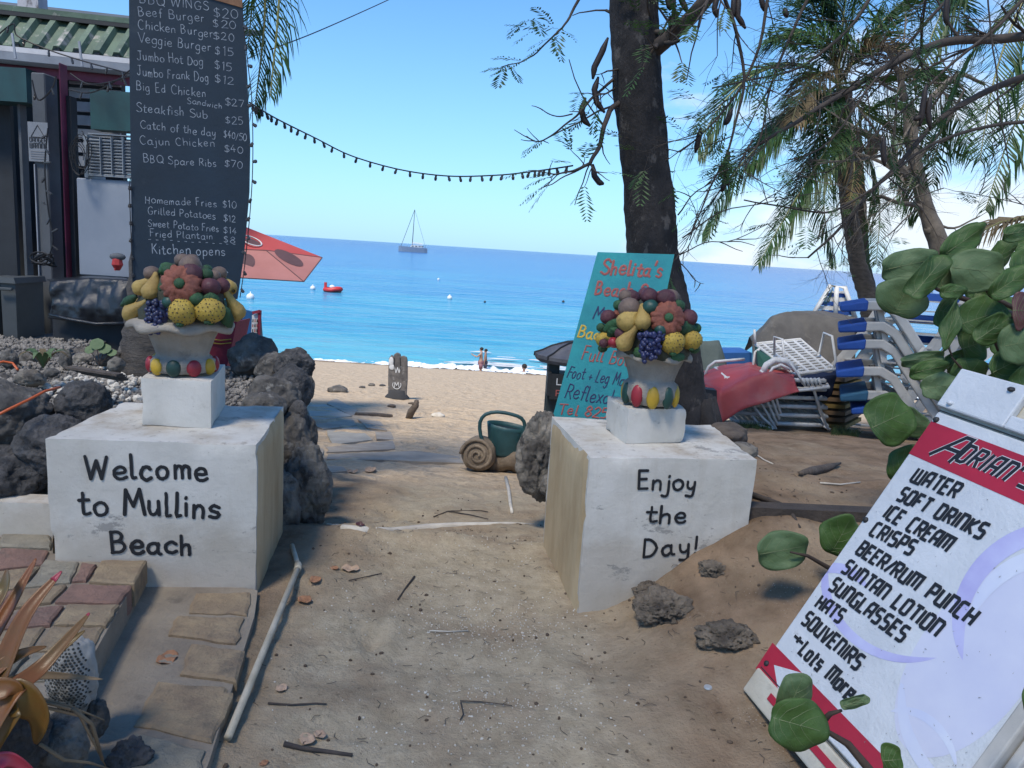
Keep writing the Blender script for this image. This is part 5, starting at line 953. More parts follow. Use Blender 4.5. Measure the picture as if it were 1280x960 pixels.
poly([(min(WS-.034,.60+.16*math.cos(a)),.55+.30*math.sin(a)) for a in np.linspace(0,6.2832,40)[:-1]],.0046,'pale_shape',mat('faint_lilac_print',(.50,.52,.66),(.58,.60,.70),3,.35,rand=False)); ring(.66,.76,.16,.22,70,250,.0050,lil,1.1); ring(.66,.74,.11,.16,85,215,.0054,lilp,1.1); ring(.25,.62,.27,.31,180,330,.0050,lil,.8); ring(.1,.42,.12,.16,60,175,.0050,lil,.9); ring(.70,.45,.20,.24,200,300,.0054,lilp,.9); ring(.62,.26,.10,.13,30,160,.0050,lilp,.8)
rowsS=[('WATER',(1139,602),(1194,624),.050),('SOFT DRINKS',(1122,625),(1227,675),.048),('ICE CREAM',(1105,647),(1184,691),.048),('CRISPS',(1088,669),(1139,695),.048),('BEER/RUM PUNCH',(1071,692),(1214,783),.048),('SUNTAN LOTION',(1053,715),(1171,797),.048),('SUNGLASSES',(1037,737),(1128,804),.048),('HATS',(1020,759),(1050,780),.046),('SOUVENIRS',(1003,779),(1072,839),.048),('Lots More',(1000,817),(1062,877),.050),('+',(989,802),(1001,814),.055)]
for s,a,b,h in rowsS:
    mb=MB(); text(mb,s,SP(*a),SP(*b),sn,h,.0108,font=BLOCK,off=.0060,dome=.0004,slant=.12,cap=False,sp=.13); mb.build('sign_lettering',M['black'],ds)
for w_,off,mt in ((.0175,.0056,'whitep'),(.0122,.0066,'black')):
    mb=MB(); text(mb,"^",SP(1163,569),SP(1190,580),sn,.094,w_,font=BLOCK,off=off,dome=.0004,slant=.35,cap=False,sp=.05); mb.build('sign_lettering',M[mt],ds)
    for s,a,b in (("DRIAN",(1196,576),(1257,602)),("'S",(1261,602),(1290,615))): mb=MB(); text(mb,s,SP(*a),SP(*b),sn,.060,w_*.9,font=BLOCK,off=off,dome=.0004,slant=.30,cap=False,sp=.16); mb.build('sign_lettering',M[mt],ds)
mb=MB()
for i in range(130):
    a,b=rng.uniform(.02,WS-.05),rng.uniform(.17,.97); L_=rng.uniform(.002,.010); t_=rng.uniform(0,3.14); d=sx*math.cos(t_)*L_+sy*math.sin(t_)*L_; e=sn.cross(d).normalized()*rng.uniform(.0006,.0018); p=S(a,b,.0072); mb.add([p-e,p+d*.5-e*.3,p+d,p+e],[(0,1,2,3)])
o=mb.build('scuff_marks',M['grime2'],ds); o['kind']='stuff'
# ------------------------------------------------ big tree with pods (centre right), its limbs and crown
FT=thing('flamboyant_tree','big dark trunk behind the massage sign with hanging pods and feathery leaves','tree',W(862,532,5.4))
Yt=5.4; kt=mpp(Yt)
mb=MB(); trunk(mb,[(W(856,560,Yt),43*kt),(W(852,530,Yt),38*kt),(W(845,480,Yt),34.5*kt),(W(835,420,Yt),32.5*kt),(W(825,370,Yt),31.5*kt),(W(816,315,Yt),31*kt),(W(812,250,Yt),30.5*kt),(W(804,160,Yt),29*kt),(W(796,80,Yt),28*kt),(W(792,0,Yt),28*kt),(W(788,-120,Yt),27*kt),(W(780,-330,Yt),25*kt)],28,.01,5,.10)
for a_ in (-.9,-.3,.35,1.0,2.2,3.6,4.6):
    b_=W(858,524,Yt); mb.tube([b_+Vector((math.cos(a_)*.10,math.sin(a_)*.10,.14)),b_+Vector((math.cos(a_)*.19,math.sin(a_)*.19,-.02)),b_+Vector((math.cos(a_)*.28,math.sin(a_)*.28,-.14))],[.10,.07,.03],8)
mb.build('trunk',M['bark'],FT,smooth=True)
brn=MB(); lfm=MB()
def pinnate(mb_,p,d,L,rnd,pw=.055):
    """one feathery leaf: a drooping rachis with rows of narrow pinnae"""
    n=rnd.randint(8,11); sd_=d.cross(Vector((0,0,1))); sd_=sd_.normalized() if sd_.length>.1 else Vector((1,0,0)); q=p.copy(); dd=d.copy()
    for i in range(n):
        dd=(dd+Vector((0,0,-.045))).normalized(); q2=q+dd*(L/n); f=math.sin(math.pi*(.15+.8*i/n))
        for s_ in (-1,1):
            a=(sd_*s_+dd*.55+Vector((0,0,rnd.uniform(-.35,.1)))).normalized(); l=pw*f*rnd.uniform(1.0,1.6); wv=dd*(.0075)
            mb_.add([q,q+a*l*.55+wv,q+a*l,q+a*l*.5-wv*.9],[(0,1,2,3)])
        q=q2
def grow(p,d,L,r,depth,rnd,leaf=.5,ends=None,bend=.35,lz=0.0):
    pts=[p];q=p.copy();dd=d.copy();m_=4
    for i in range(m_):
        dd=(dd+Vector((rnd.uniform(-bend,bend),rnd.uniform(-bend,bend),rnd.uniform(-bend,bend)+lz))*.55).normalized(); q=q+dd*(L/m_); pts.append(q.copy())
    brn.tube(pts,[r*(1-.5*i/m_) for i in range(m_+1)],5 if r>.008 else 4,cap=False)
    if depth<=0:
        if rnd.random()<leaf:
            for _ in range(rnd.randint(1,2)): pinnate(lfm,pts[-1],(dd+Vector((rnd.uniform(-.6,.6),rnd.uniform(-.6,.6),rnd.uniform(-.3,.4)))).normalized(),rnd.uniform(.14,.26),rnd)
        return
    for i in range(1,m_+1):
        for _ in range(1 if depth>1 or rnd.random()<.6 else 2):
            if rnd.random()<.75:
                v=Vector((rnd.uniform(-1,1),rnd.uniform(-1,1),rnd.uniform(-.8,.9))); grow(pts[i],(dd*.9+v*.8).normalized(),L*rnd.uniform(.45,.72),r*.55*(1-.1*i),depth-1,rnd,leaf,ends,bend,lz)
def limb(L,r0,r1,rnd,depth=1,sub=.6,leaf=.5,seglen=.5,side=None,n=8,wob=.02):
    P_=[]; raw=[W(u,v,Y) for u,v,Y in L]
    for i in range(len(raw)-1):
        for t in np.linspace(0,1,5)[:-1]: P_.append(raw[i].lerp(raw[i+1],t)+Vector((rnd.uniform(-wob,wob),rnd.uniform(-wob,wob),rnd.uniform(-wob,wob))))
    P_.append(raw[-1]); m_=len(P_); 
    for _ in range(2): P_=[P_[0]]+[(P_[i-1]+P_[i]*2+P_[i+1])/4 for i in range(1,m_-1)]+[P_[-1]]
    R_=[r0+(r1-r0)*i/(m_-1) for i in range(m_)]; brn.tube(P_,R_,n)
    for i in range(1,m_):
        if rnd.random()<sub:
            d=(P_[i]-P_[i-1]).normalized(); v=Vector((rnd.uniform(-1,1),rnd.uniform(-.7,.7),rnd.uniform(-1,.8))); grow(P_[i],(d*.7+v).normalized(),seglen*rnd.uniform(.5,1.1),max(.004,R_[i]*.4),depth,rnd,leaf)
R1=random.Random(11)
# left side twigs
limb([(790,120,Yt),(766,134,5.3),(757,155,5.2),(747,185,5.2),(737,206,5.15)],.02,.012,R1,0,.15,.3)
limb([(737,206,5.15),(715,214,5.1),(700,217,5.1),(672,214,5.05)],.009,.003,R1,0,.7,.8,.16,wob=.01)
limb([(737,206,5.15),(712,219,5.1),(690,230,5.05),(674,237,5.0)],.006,.002,R1,0,.3,.3,.1,wob=.01); limb([(737,206,5.15),(748,218,5.1),(762,226,5.0)],.006,.002,R1,0,.5,.8,.14,wob=.01)
limb([(770,98,Yt),(752,112,5.3),(735,128,5.2),(716,150,5.2),(695,165,5.15),(672,178,5.1),(658,170,5.1)],.011,.003,R1,0,.35,.45,.15,wob=.01); limb([(716,142,5.2),(700,146,5.1),(686,143,5.1),(679,138,5.1)],.005,.002,R1,0,.1,.1,.1,wob=.005)
limb([(772,108,Yt),(758,118,5.2),(745,120,5.2)],.008,.003,R1,0,.6,.2,.12); limb([(780,90,Yt),(762,86,5.2),(752,92,5.2)],.008,.003,R1,0,.5,.2,.12)
limb([(740,-60,5.0),(727,-10,4.9),(716,16,4.9),(702,36,4.85)],.012,.006,R1,0,.05,.5,.1,wob=.01)
limb([(702,36,4.85),(685,52,4.85),(666,70,4.8),(650,78,4.8),(626,84,4.8)],.006,.0025,R1,0,0,.5,wob=.006)
for (u,v,du,dv,L_) in ((702,36,-25,-6,.22),(702,36,14,8,.16),(702,36,-6,18,.18),(692,46,-25,6,.2),(692,46,8,18,.18),(680,56,-22,10,.18),(672,36,-26,-10,.22),(672,36,-22,8,.2),(668,24,-24,4,.2),(668,24,6,8,.15),(655,75,-18,6,.16),(650,76,-20,-8,.2),(640,79,-18,6,.18),(630,84,-20,-2,.16),(630,84,-6,16,.15),(636,80,14,16,.15),(690,30,-10,-14,.18),(655,26,-16,12,.16)):
    a=W(u,v,4.85); b=W(u+du,v+dv,4.8); pinnate(lfm,a,(b-a).normalized(),L_,R1,.05)
# thick right limb and the tangle that hangs on the right
limb([(806,75,Yt),(822,60,5.3),(850,36,5.2),(880,8,5.1),(910,-40,5)],.055,.04,R1,1,.35,.8,.5)
for q in (([(1330,45,6.4),(1250,48,6.3),(1180,52,6.2),(1140,66,6.1),(1100,90,6.0),(1050,118,5.9),(1000,150,5.8),(950,180,5.7)],.06,.014,2,.5,.35,.55),
 ([(1330,80,6.6),(1240,110,6.5),(1170,150,6.4),(1130,200,6.3),(1090,240,6.2),(1050,285,6.1),(1010,322,6.0)],.045,.010,1,.5,.2,.5),
 ([(1300,150,6.2),(1220,160,6.1),(1150,185,6.0),(1090,240,5.9),(1040,270,5.8),(990,262,5.7),(930,250,5.6)],.022,.006,1,.45,.3,.4),
 ([(900,-20,5.2),(915,30,5.3),(930,80,5.3),(925,140,5.3),(905,200,5.3),(880,255,5.3),(862,300,5.2)],.02,.005,1,.6,.75,.4),
 ([(960,-20,5.4),(950,60,5.4),(920,120,5.4),(885,160,5.3),(850,190,5.3)],.018,.005,1,.7,.85,.4),
 ([(1020,-20,5.5),(985,50,5.5),(960,110,5.4),(955,170,5.4),(930,215,5.3)],.018,.005,1,.6,.8,.4),
 ([(1100,-20,5.6),(1060,40,5.6),(1010,80,5.6),(960,95,5.5),(890,110,5.5)],.02,.006,1,.6,.8,.45),
 ([(1200,-20,5.8),(1150,40,5.8),(1100,90,5.8),(1040,180,5.7),(985,200,5.6)],.02,.006,1,.5,.5,.45),
 ([(1290,-10,5.8),(1240,40,5.8),(1180,90,5.8),(1140,130,5.8),(1080,180,5.8),(1035,215,5.8)],.02,.005,1,.5,.4,.4),
 ([(940,178,5.7),(905,235,5.6),(880,262,5.5),(858,312,5.4)],.010,.003,1,.5,.4,.3),
 ([(848,330,5.4),(868,348,5.3),(880,355,5.3)],.006,.002,0,.5,.1,.1),([(845,322,5.4),(880,302,5.3),(920,300,5.3),(960,280,5.4)],.006,.003,0,.5,.2,.2),([(850,300,5.4),(900,262,5.3),(960,250,5.4),(1030,240,5.5)],.008,.003,1,.5,.3,.3),
 ([(845,270,5.4),(870,240,5.3),(905,215,5.3)],.008,.003,0,.6,.5,.2),([(1290,260,5.6),(1240,245,5.6),(1180,235,5.6)],.006,.002,1,.6,.1,.3),([(1235,-10,5.0),(1240,60,5.0),(1250,130,5.0),(1262,210,5.0)],.008,.005,0,.2,.1,.2)):
    limb(q[0],q[1]*.66,q[2]*.8,R1,q[3]+(1 if q[0][0][0]>1150 and q[3]==1 else 0),q[4]*.9,q[5]*.32,q[6])
# pods
pods=[[(760,47),(752,66),(743,84),(741,99)],[(748,96),(743,112),(746,128),(756,141)],[(732,122),(727,138),(730,150),(738,158)],[(741,205),(743,220),(749,228),(755,230)],[(833,-10),(836,4),(838,13)],[(846,-20),(852,0),(860,17)],[(846,18),(843,32)],[(924,-10),(922,20),(932,36)],[(918,-10),(916,24)],[(915,135),(910,150),(905,156)],[(876,160),(873,175),(869,191)],[(912,190),(906,210),(910,232)],[(908,222),(902,240)],[(1158,105),(1154,130),(1150,158)],[(1163,118),(1160,140),(1163,162)],[(1105,170),(1104,190),(1106,208)],[(1185,-10),(1182,18),(1184,32)],[(950,-10),(955,14)],[(898,-10),(893,10),(896,22)],[(980,10),(984,22)],[(1152,145),(1142,150)]]
for k_,L in enumerate(pods):
    Yp=5.2+.02*k_ if k_<7 else 5.5; mb=MB(); P_=[W(u,v,Yp) for u,v in L]; Q=[]
    for i in range(len(P_)-1):
        for t in np.linspace(0,1,5)[:-1]: Q.append(P_[i].lerp(P_[i+1],t))
    Q.append(P_[-1]); m_=len(Q); mb.tube(Q,[.020*min(1,.35+3*min(i,m_-1-i)/m_) for i in range(m_)],8); mb.build('seed_pod',M['pod'],FT,smooth=True)
brn.build('branches',M['twig'],FT,smooth=True); o=lfm.build('foliage',M['feather'],FT); o['kind']='stuff'
# upper limbs of the big tree, out of view
mb=MB(); mb.tube([W(780,-330,Yt),W(770,-520,Yt),W(760,-760,Yt)],[25*kt,20*kt,12*kt],16); mb.tube([W(778,-380,Yt),W(900,-700,Yt+1),W(1100,-1000,Yt+2)],[18*kt,12*kt,6*kt],10)
mb.build('upper_limbs',M['bark'],FT,smooth=True)
# an unseen tall tree, added behind the viewer to soften the sun on the foreground
ST=thing('added_shade_tree','unseen tall broad crowned tree added behind the viewer to shade the foreground','tree',(-4,-5.5,0)); mb=MB(); trunk(mb,[((-4,-5.5,-.3),.5),((-4,-5.5,1),.36),((-3.9,-5.2,6),.30),((-4,-4.2,10.5),.22)],18,.01,8,.1)
for a in ((-7,-4,13),(-5,0,13.5),(-1,-2,13.5),(0,-5,12.8),(-8,-1,12.8),(1.5,0,13)): mb.tube([(-4,-4.2,10.3),((a[0]-4)/2,(a[1]-4.2)/2,11.6),a],[.2,.12,.04],8)
mb.build('trunk',M['bark'],ST,smooth=True); n_=4600
C0=np.stack([rng.uniform(-10.5,2.6,n_),rng.uniform(-6.3,2.2,n_),11.6+rng.random(n_)*3.4],1); a=rng.normal(size=(n_,3)); a[:,2]*=.6; a/=np.linalg.norm(a,axis=1)[:,None]; b=np.cross(a,rng.normal(size=(n_,3))); b/=np.linalg.norm(b,axis=1)[:,None]; s_=rng.uniform(.07,.14,n_)[:,None]
V=np.stack([C0-a*s_*1.3,C0-b*s_*.5,C0+a*s_*1.3,C0+b*s_*.5],1).reshape(-1,3); cm=MB(); cm.v=[tuple(q) for q in V.tolist()]; cm.f=[(4*i,4*i+1,4*i+2,4*i+3) for i in range(n_)]; cm.mi=[0]*n_
o=cm.build('crown',M['crown'],ST); o['kind']='stuff'
# ------------------------------------------------ coconut palm, grey tree and fronds on the right
def pal(name,label,Lt,crown,fr,seed,Y):
    t=thing(name,label,'tree',W(*Lt[0][0]),'coconut palms on the beach'); mb=MB(); trunk(mb,[(W(*a),r*mpp(Y)) for a,r in Lt],16,.04,seed,.10); mb.build('trunk',M['palmbark'],t,smooth=True)
    c=W(*crown)
    for k_,(L,ll,mt,n) in enumerate(fr): palm_frond([c]+[W(*q) for q in L],ll*1.0,t,mt,n=int(n*2.4),droop=.55,w_=.028,seed=seed+k_)
    # nuts
    for k_ in range(6):
        mb=MB(); mb.ball(c+Vector((random.uniform(-.3,.3),random.uniform(-.3,.1),random.uniform(-.45,-.15))),(.11,.11,.14),10,7); mb.build('coconut',M['fig'],t,smooth=True)
Yp=12
pal('palm_tree','coconut palm standing behind the stacked loungers, its fronds drooping over the sea',[((1090,400,Yp),13),((1086,372,Yp),11.5),((1072,330,Yp),10),((1062,270,Yp),9.5),((1054,200,Yp),9.5),((1048,120,Yp),9)],(1048,105,Yp),
 [([(1015,130,11.6),(965,165,11.3),(912,225,11.1),(878,292,11)],.80,'palmleaf',64),([(1042,165,11.5),(1022,205,11.3),(985,265,11.1),(948,330,10.9)],.72,'palmleaf',64),([(1000,80,11.6),(940,95,11.2),(895,140,11),(872,190,10.9)],.9,'palmleaf',50),
  ([(1030,40,11.9),(1000,-20,11.7),(950,-50,11.5)],1.0,'palmleaf',46),([(1052,40,12),(1062,-30,12),(1080,-90,12)],1.0,'palmleaf',46),([(1080,60,12.1),(1120,10,12.2),(1170,0,12.3),(1210,40,12.4)],1.0,'palmleaf',50),([(1095,100,12.1),(1150,95,12.3),(1190,130,12.4),(1210,190,12.5)],1.0,'palmleaf',50),
  ([(1080,140,12.2),(1120,170,12.4),(1140,220,12.5),(1148,270,12.6)],.9,'palmleaf',46),([(1060,160,11.6),(1068,210,11.4),(1062,250,11.3)],.5,'palmdry',24),([(1020,130,11.5),(975,160,11.2),(935,210,11)],.8,'palmleaf',46),([(1035,150,12.3),(1010,200,12.6),(990,260,12.8)],.8,'palmleaf',40),([(1040,60,11.4),(1010,40,11),(970,50,10.8)],.9,'palmleaf',46),
  ([(1070,70,11.5),(1100,60,11.2),(1140,90,11)],.9,'palmdry',40),([(1060,50,11.6),(1050,10,11.4),(1030,-10,11.2)],1.0,'palmleaf',46),([(1030,90,11.4),(1005,110,11.1),(990,150,10.9)],.7,'palmdry',36)],100,Yp)
pal('palm_tree','second slimmer palm trunk just right of the palm behind the loungers',[((1094,395,13.5),8),((1080,330,13.5),6.5),((1075,250,13.5),6.5),((1070,180,13.5),6)],(1068,160,13.5),[([(1090,210,13.4),(1100,260,13.2),(1095,330,13)],.6,'palmleaf',40),([(1100,130,13.6),(1140,150,13.8),(1170,200,14)],.7,'palmleaf',40),([(1040,200,13.3),(1030,260,13.2),(1042,330,13)],.6,'palmleaf',40),([(1030,120,13.6),(990,130,13.5),(960,180,13.4)],.8,'palmleaf',40)],140,13.5)
t=thing('bare_tree','grey leaning bare tree forking above the stacked loungers on the right','tree',W(1192,352,11)); brn=MB(); lfm=MB(); R1=random.Random(5)
mb=MB(); k=mpp(11); trunk(mb,[(W(1195,365,11),13*k),(W(1176,312,11),11.5*k),(W(1166,285,11),11*k),(W(1156,255,11),9*k),(W(1146,215,11),8*k),(W(1138,170,11),8*k),(W(1136,130,11),6*k)],14,.0,3,.12); mb.tube([W(1166,290,11),W(1158,286,10.95)],[9*k,4*k],8); mb.build('trunk',M['greybark'],t,smooth=True)
for q in (([(1150,235,11),(1128,215,10.9),(1110,190,10.8),(1080,165,10.7),(1050,150,10.6)],.09,.03),([(1136,130,11),(1125,90,11),(1100,50,11)],.06,.02),([(1140,170,11),(1165,120,11.2),(1200,90,11.4),(1230,105,11.5)],.06,.02),([(1156,262,11),(1130,255,10.8),(1100,245,10.7),(1080,252,10.6)],.04,.012),([(1170,280,11),(1200,285,11),(1225,270,11)],.02,.008)):
    limb(q[0],q[1],q[2],R1,2,.55,.25,1.1,wob=.05)
brn.build('branches',M['greybark'],t); o=lfm.build('foliage',M['feather'],t); o['kind']='stuff'
t=thing('palm_tree','palm whose fronds hang in from the right edge above the sea grape','tree',W(1420,560,8.5),'coconut palms on the beach'); mb=MB(); trunk(mb,[(W(1430,620,8.5),.16),(W(1420,350,8.5),.13),(W(1400,0,8.5),.12),(W(1380,-60,8.5),.12)],14,.04,6,.1); mb.build('trunk',M['palmbark'],t,smooth=True)
c=W(1380,-70,8.5)
for k_,(L,ll,mt,n) in enumerate([([(1320,-60,8.2),(1270,20,8),(1240,110,7.9),(1225,200,7.8)],.7,'palmleaf',54),([(1330,20,8.2),(1300,90,8),(1262,170,7.8),(1232,262,7.7)],.65,'palmleaf',54),([(1310,-90,8.4),(1240,-60,8.3),(1180,10,8.2),(1150,90,8.1)],.7,'palmleaf',50),([(1350,40,8.6),(1330,150,8.5),(1290,250,8.4)],.6,'palmleaf',50),([(1360,100,7.2),(1330,250,6.9),(1250,278,6.7),(1188,312,6.6)],.40,'palmdry',56),([(1300,-20,9),(1220,60,9.2),(1180,150,9.3),(1165,230,9.4)],.6,'palmleaf',50)]): palm_frond([c]+[W(*q) for q in L],ll,t,mt,n=int(n*1.6),droop=.7,w_=.03,seed=200+k_)
# ------------------------------------------------ sea grape on the right: big round leaves
sg=thing('sea_grape_bush','sea grape bush with large round leaves reaching in from the right edge','bush',W(1330,620,3.4))
def gleaf(u,v,rx,ry,ang,Y,mt='grape_leaf',tx=0,ty=0,parent=sg,fold=.06,seed=0,stem=None):
    k=mpp(Y); c=W(u,v,Y); a=rad(ang); ex=(cR*math.cos(a)+cU*math.sin(a)); ey=(-cR*math.sin(a)+cU*math.cos(a)); n_=-cF
    ex=(ex+n_*tx).normalized(); nn=(n_+cU*.25+cR*ty).normalized()
    def fn(i,th):
        r=i; wob=1+.03*math.sin(5*th+seed)-.13*max(0,math.cos(th-math.pi))**10
        X=rx*k*r*wob*math.cos(th); Y_=ry*k*r*wob*math.sin(th); z=-fold*(abs(Y_)**1.4)*3+.012*math.sin(th*3+seed)*r*r*(rx*k/.08)-.035*(X*X)/(rx*k)+.003*math.sin(r*9+seed)*r
        return c+ex*X+ey*Y_+nn*(z+.004*math.sin(th*7+seed*2)*r**4*(rx*k/.08))
    mb=MB(); R_=9; T_=36; vs=[fn(0,0)]+[fn(i/R_,2*math.pi*j/T_) for i in range(1,R_+1) for j in range(T_)]
    fs=[(0,1+j,1+(j+1)%T_) for j in range(T_)]+[(1+(i-1)*T_+j,1+i*T_+j,1+i*T_+(j+1)%T_,1+(i-1)*T_+(j+1)%T_) for i in range(1,R_) for j in range(T_)]; mb.add(vs,fs); o=mb.build('leaf',M[mt],parent,smooth=True,thick=.0012)
    m2=MB(); Lm=[( -.95,0),( -.4,0),(.2,0),(.85,0)]
    def pt(x,y): r=min(.97,math.hypot(x,y)); return fn(r,math.atan2(y,x))+nn*.0012
    wv=.0011+.008*rx*k*.25
    def strip(A,B,w0,w1):
        P_=[pt(A[0]+(B[0]-A[0])*t,A[1]+(B[1]-A[1])*t+.08*math.sin(math.pi*t)*(1 if B[1]>0 else -1)*(0 if A[1]==B[1] else 1)) for t in np.linspace(0,1,7)]; m2.tube(P_,[w0+(w1-w0)*t for t in np.linspace(0,1,7)],4,cap=False)
    strip((-.93,0),(.92,0),wv,wv*.3)
    for x0,x1,y1 in((-.9,-.45,.78),(-.75,.05,.88),(-.35,.45,.76),(.05,.7,.55)):
        strip((x0,0.0),(x1,y1),wv*.55,wv*.2); strip((x0,-0.0),(x1,-y1),wv*.55,wv*.2)
    m2.build('veins',M['vein'],o)
    return o
Ls=[(1135,331,35,20,12,2.5,'grape_leafpale',.1,0),(1128,372,24,34,70,2.48,'grape_leafpale',.2,-.2),(1160,346,36,17,50,2.4,'grape_leaf',0,.2),(1176,345,20,17,100,2.5,'grape_leafpale',.3,.3),(1202,303,34,16,35,2.55,'grape_leaf',0,0),(1188,345,18,28,20,2.6,'grape_leafpale',.3,.2),(1222,338,36,26,-8,2.45,'grape_leafpale',.2,.1),(1271,291,20,11,10,2.5,'grape_leaf',0,0),
 (1191,364,17,10,5,2.4,'grape_leaf',0,0),(1229,396,28,27,20,2.4,'grape_leaf',.3,.2),(1240,412,26,16,40,2.35,'grape_leaf',.3,-.4),(1188,408,36,9,75,2.3,'grape_leaf',0,.3),(1264,352,32,16,35,2.35,'grape_leaf',0,0),(1276,388,11,24,0,2.3,'leafred',0,0),(1152,449,28,9,8,2.5,'grape_leafpale',.3,0),(1160,462,26,12,12,2.45,'grape_leaf',0,0),
 (1177,483,27,18,8,2.35,'grape_leafpale',0,0),(1113,524,31,34,25,2.2,'grape_leaf',0,.1),(1138,528,18,26,60,2.3,'grape_leafpale',.4,0),(1130,580,27,20,60,2.25,'grape_leaf',.2,.1),(1212,468,22,24,60,2.45,'grape_leaf',.2,.3),(1202,500,22,13,45,2.4,'grape_leaf',0,.3),(1262,455,28,20,30,2.35,'grape_leaf',.2,0),(1270,430,20,26,10,2.3,'grape_leafpale',.3,0),
 (1250,320,24,14,60,2.6,'grape_leaf',.2,.3),(1215,432,16,24,20,2.5,'grape_leaf',.2,.4),(1283,330,22,20,40,2.4,'grape_leaf',.1,0),(1240,372,22,12,-20,2.6,'grape_leaf',.3,.2),(1290,470,26,20,50,2.3,'grape_leaf',.2,.2),(1195,452,18,12,40,2.55,'grape_leaf',.2,.2),(1183,390,12,22,-20,2.7,'grape_leaf',.3,.3),(1285,410,20,18,0,2.5,'grape_leaf',.2,0),(1245,478,18,12,20,2.5,'grape_leaf',0,0),(1210,290,16,9,30,2.8,'grape_leaf',0,0),
 (1232,360,24,18,20,2.9,'grape_leaf',.2,.2),(1262,392,24,20,50,2.9,'grape_leaf',.2,.3),(1222,420,20,14,-30,2.9,'grape_leaf',.2,.2),(1256,430,20,18,60,2.9,'grape_leaf',.2,.2),(1286,300,22,14,20,2.9,'grape_leaf',0,0)]
for i,q in enumerate(Ls): gleaf(*q[:5],q[5]+.5,q[6],tx=q[7],ty=q[8],seed=i*1.7)
for i,q in enumerate([(977,688,35,26,12,2.75,'grape_leafpale',.1,0),(1051,670,30,27,68,2.8,'grape_leaf',.2,.1),(998,906,42,37,-15,1.75,'grape_leaf',0,0),(994,868,31,24,70,1.85,'grape_leafpale',.1,0),(1068,878,21,9,28,1.72,'grape_leafpale',.3,0),(1114,950,15,24,10,1.68,'grape_leaf',.2,.3),(1174,972,15,12,0,1.7,'grape_leaf',0,0),(1296,880,20,30,20,1.5,'grape_leaf',0,0)]): gleaf(*q[:7],tx=q[7],ty=q[8],seed=50+i)
mb=MB()
for L in ([(1154,350,2.42),(1172,362,2.42),(1200,372,2.45),(1240,385,2.5),(1300,405,2.6)],[(1205,335,2.5),(1225,350,2.55),(1240,372,2.55),(1300,400,2.6)],[(1233,400,2.42),(1245,430,2.5),(1262,470,2.6),(1330,560,2.8)],[(1190,445,2.42),(1182,425,2.45),(1205,395,2.5),(1240,385,2.5)],[(1190,447,2.4),(1210,470,2.5),(1250,500,2.6),(1320,540,2.8)],[(1120,524,2.22),(1150,534,2.35),(1180,535,2.5),(1290,560,2.9)],[(1150,578,2.3),(1180,560,2.5),(1290,570,2.9)],
   [(988,690,2.72),(1010,695,2.74),(1040,712,2.8),(1075,735,2.95),(1120,760,3.1)],[(1050,690,2.78),(1048,705,2.85),(1060,725,2.9)],[(1010,915,1.75),(1035,915,1.78),(1060,930,1.78),(1110,990,1.7)],[(1052,888,1.74),(1038,892,1.76),(1025,905,1.77)],[(1112,970,1.68),(1116,1000,1.7)]):
    dY=.5 if L[0][0]>1115 and L[0][1]<600 else 0; mb=MB(); mb.tube([W(u,v,Y+dY) for u,v,Y in L],[.0035+.003*i for i in range(len(L))],6); mb.build('stem',M['stem'],sg,smooth=True)
# ------------------------------------------------ stacked loungers on the bank
def molded(label,pts,Y,wd,parent_group,blue='sling'):
    """resin lounger: two side rails following the bend, sling across, cross slats, legs"""
    P_=[W(u,v,Y) for u,v in pts]; k=mpp(Y); t=thing('sun_lounger',label,'sun lounger',P_[2],parent_group); D=Vector((wd[0],wd[1],0))
    for s_ in (0,1):
        q=[p+D*s_ for p in P_]; mb=MB()
        for i in range(len(q)-1): pass
        # one bent board, 7 cm high
        up=[0]*len(q); vs=[]
        for i,p in enumerate(q):
            d=(q[min(i+1,len(q)-1)]-q[max(i-1,0)]).normalized(); n_=Vector((-d.z,0,d.x)).normalized(); n_=n_ if n_.z>0 else -n_; w_=.040 if i else .026; e=D.normalized()*.028
            vs+=[p+n_*w_-e,p+n_*w_+e,p-n_*w_+e,p-n_*w_-e]
        fs=[]; 
        for i in range(len(q)-1):
            a=4*i
            for j in range(4): fs.append((a+j,a+(j+1)%4,a+4+(j+1)%4,a+4+j))
        fs+= [(0,3,2,1),tuple(4*(len(q)-1)+j for j in range(4))]; mb.add(vs,fs); o=mb.build('side_rail',M['grey'],t); md=o.modifiers.new('b','BEVEL'); md.width=.012; md.segments=2
    a,b=P_[0],P_[1]; mb=MB(); mb.hexa(a+D*(-.08)+Vector((-.02,0,.032)),b+D*(-.08)+Vector((.02,0,.046)),b+D*(-.08)-Vector((-.02,0,.044)),a+D*(-.08)-Vector((.01,0,.024)),D*1.16); o=mb.build('sling',M[blue],t); md=o.modifiers.new('b','BEVEL'); md.width=.018; md.segments=3
    for i in range(2,len(P_)-1):
        for f in (0,.5):
            p=P_[i].lerp(P_[i+1],f); mb=MB(); mb.beam(p+D*.02,p+D*.98,.05,.012); mb.build('cross_slat',M['grey'],t)
    for f in(.1,.9):
        mb=MB(); p=P_[1].lerp(P_[2],.7)+D*f; mb.beam(p,p+Vector((.10,0,-.30)),.05,.03,up=(0,1,0)); mb.build('leg',M['grey'],t)
    return t
Ym=6.4; ys_=[384,410,432,466,496,512]; ord_=['topmost','second','third','fourth','fifth','lowest']
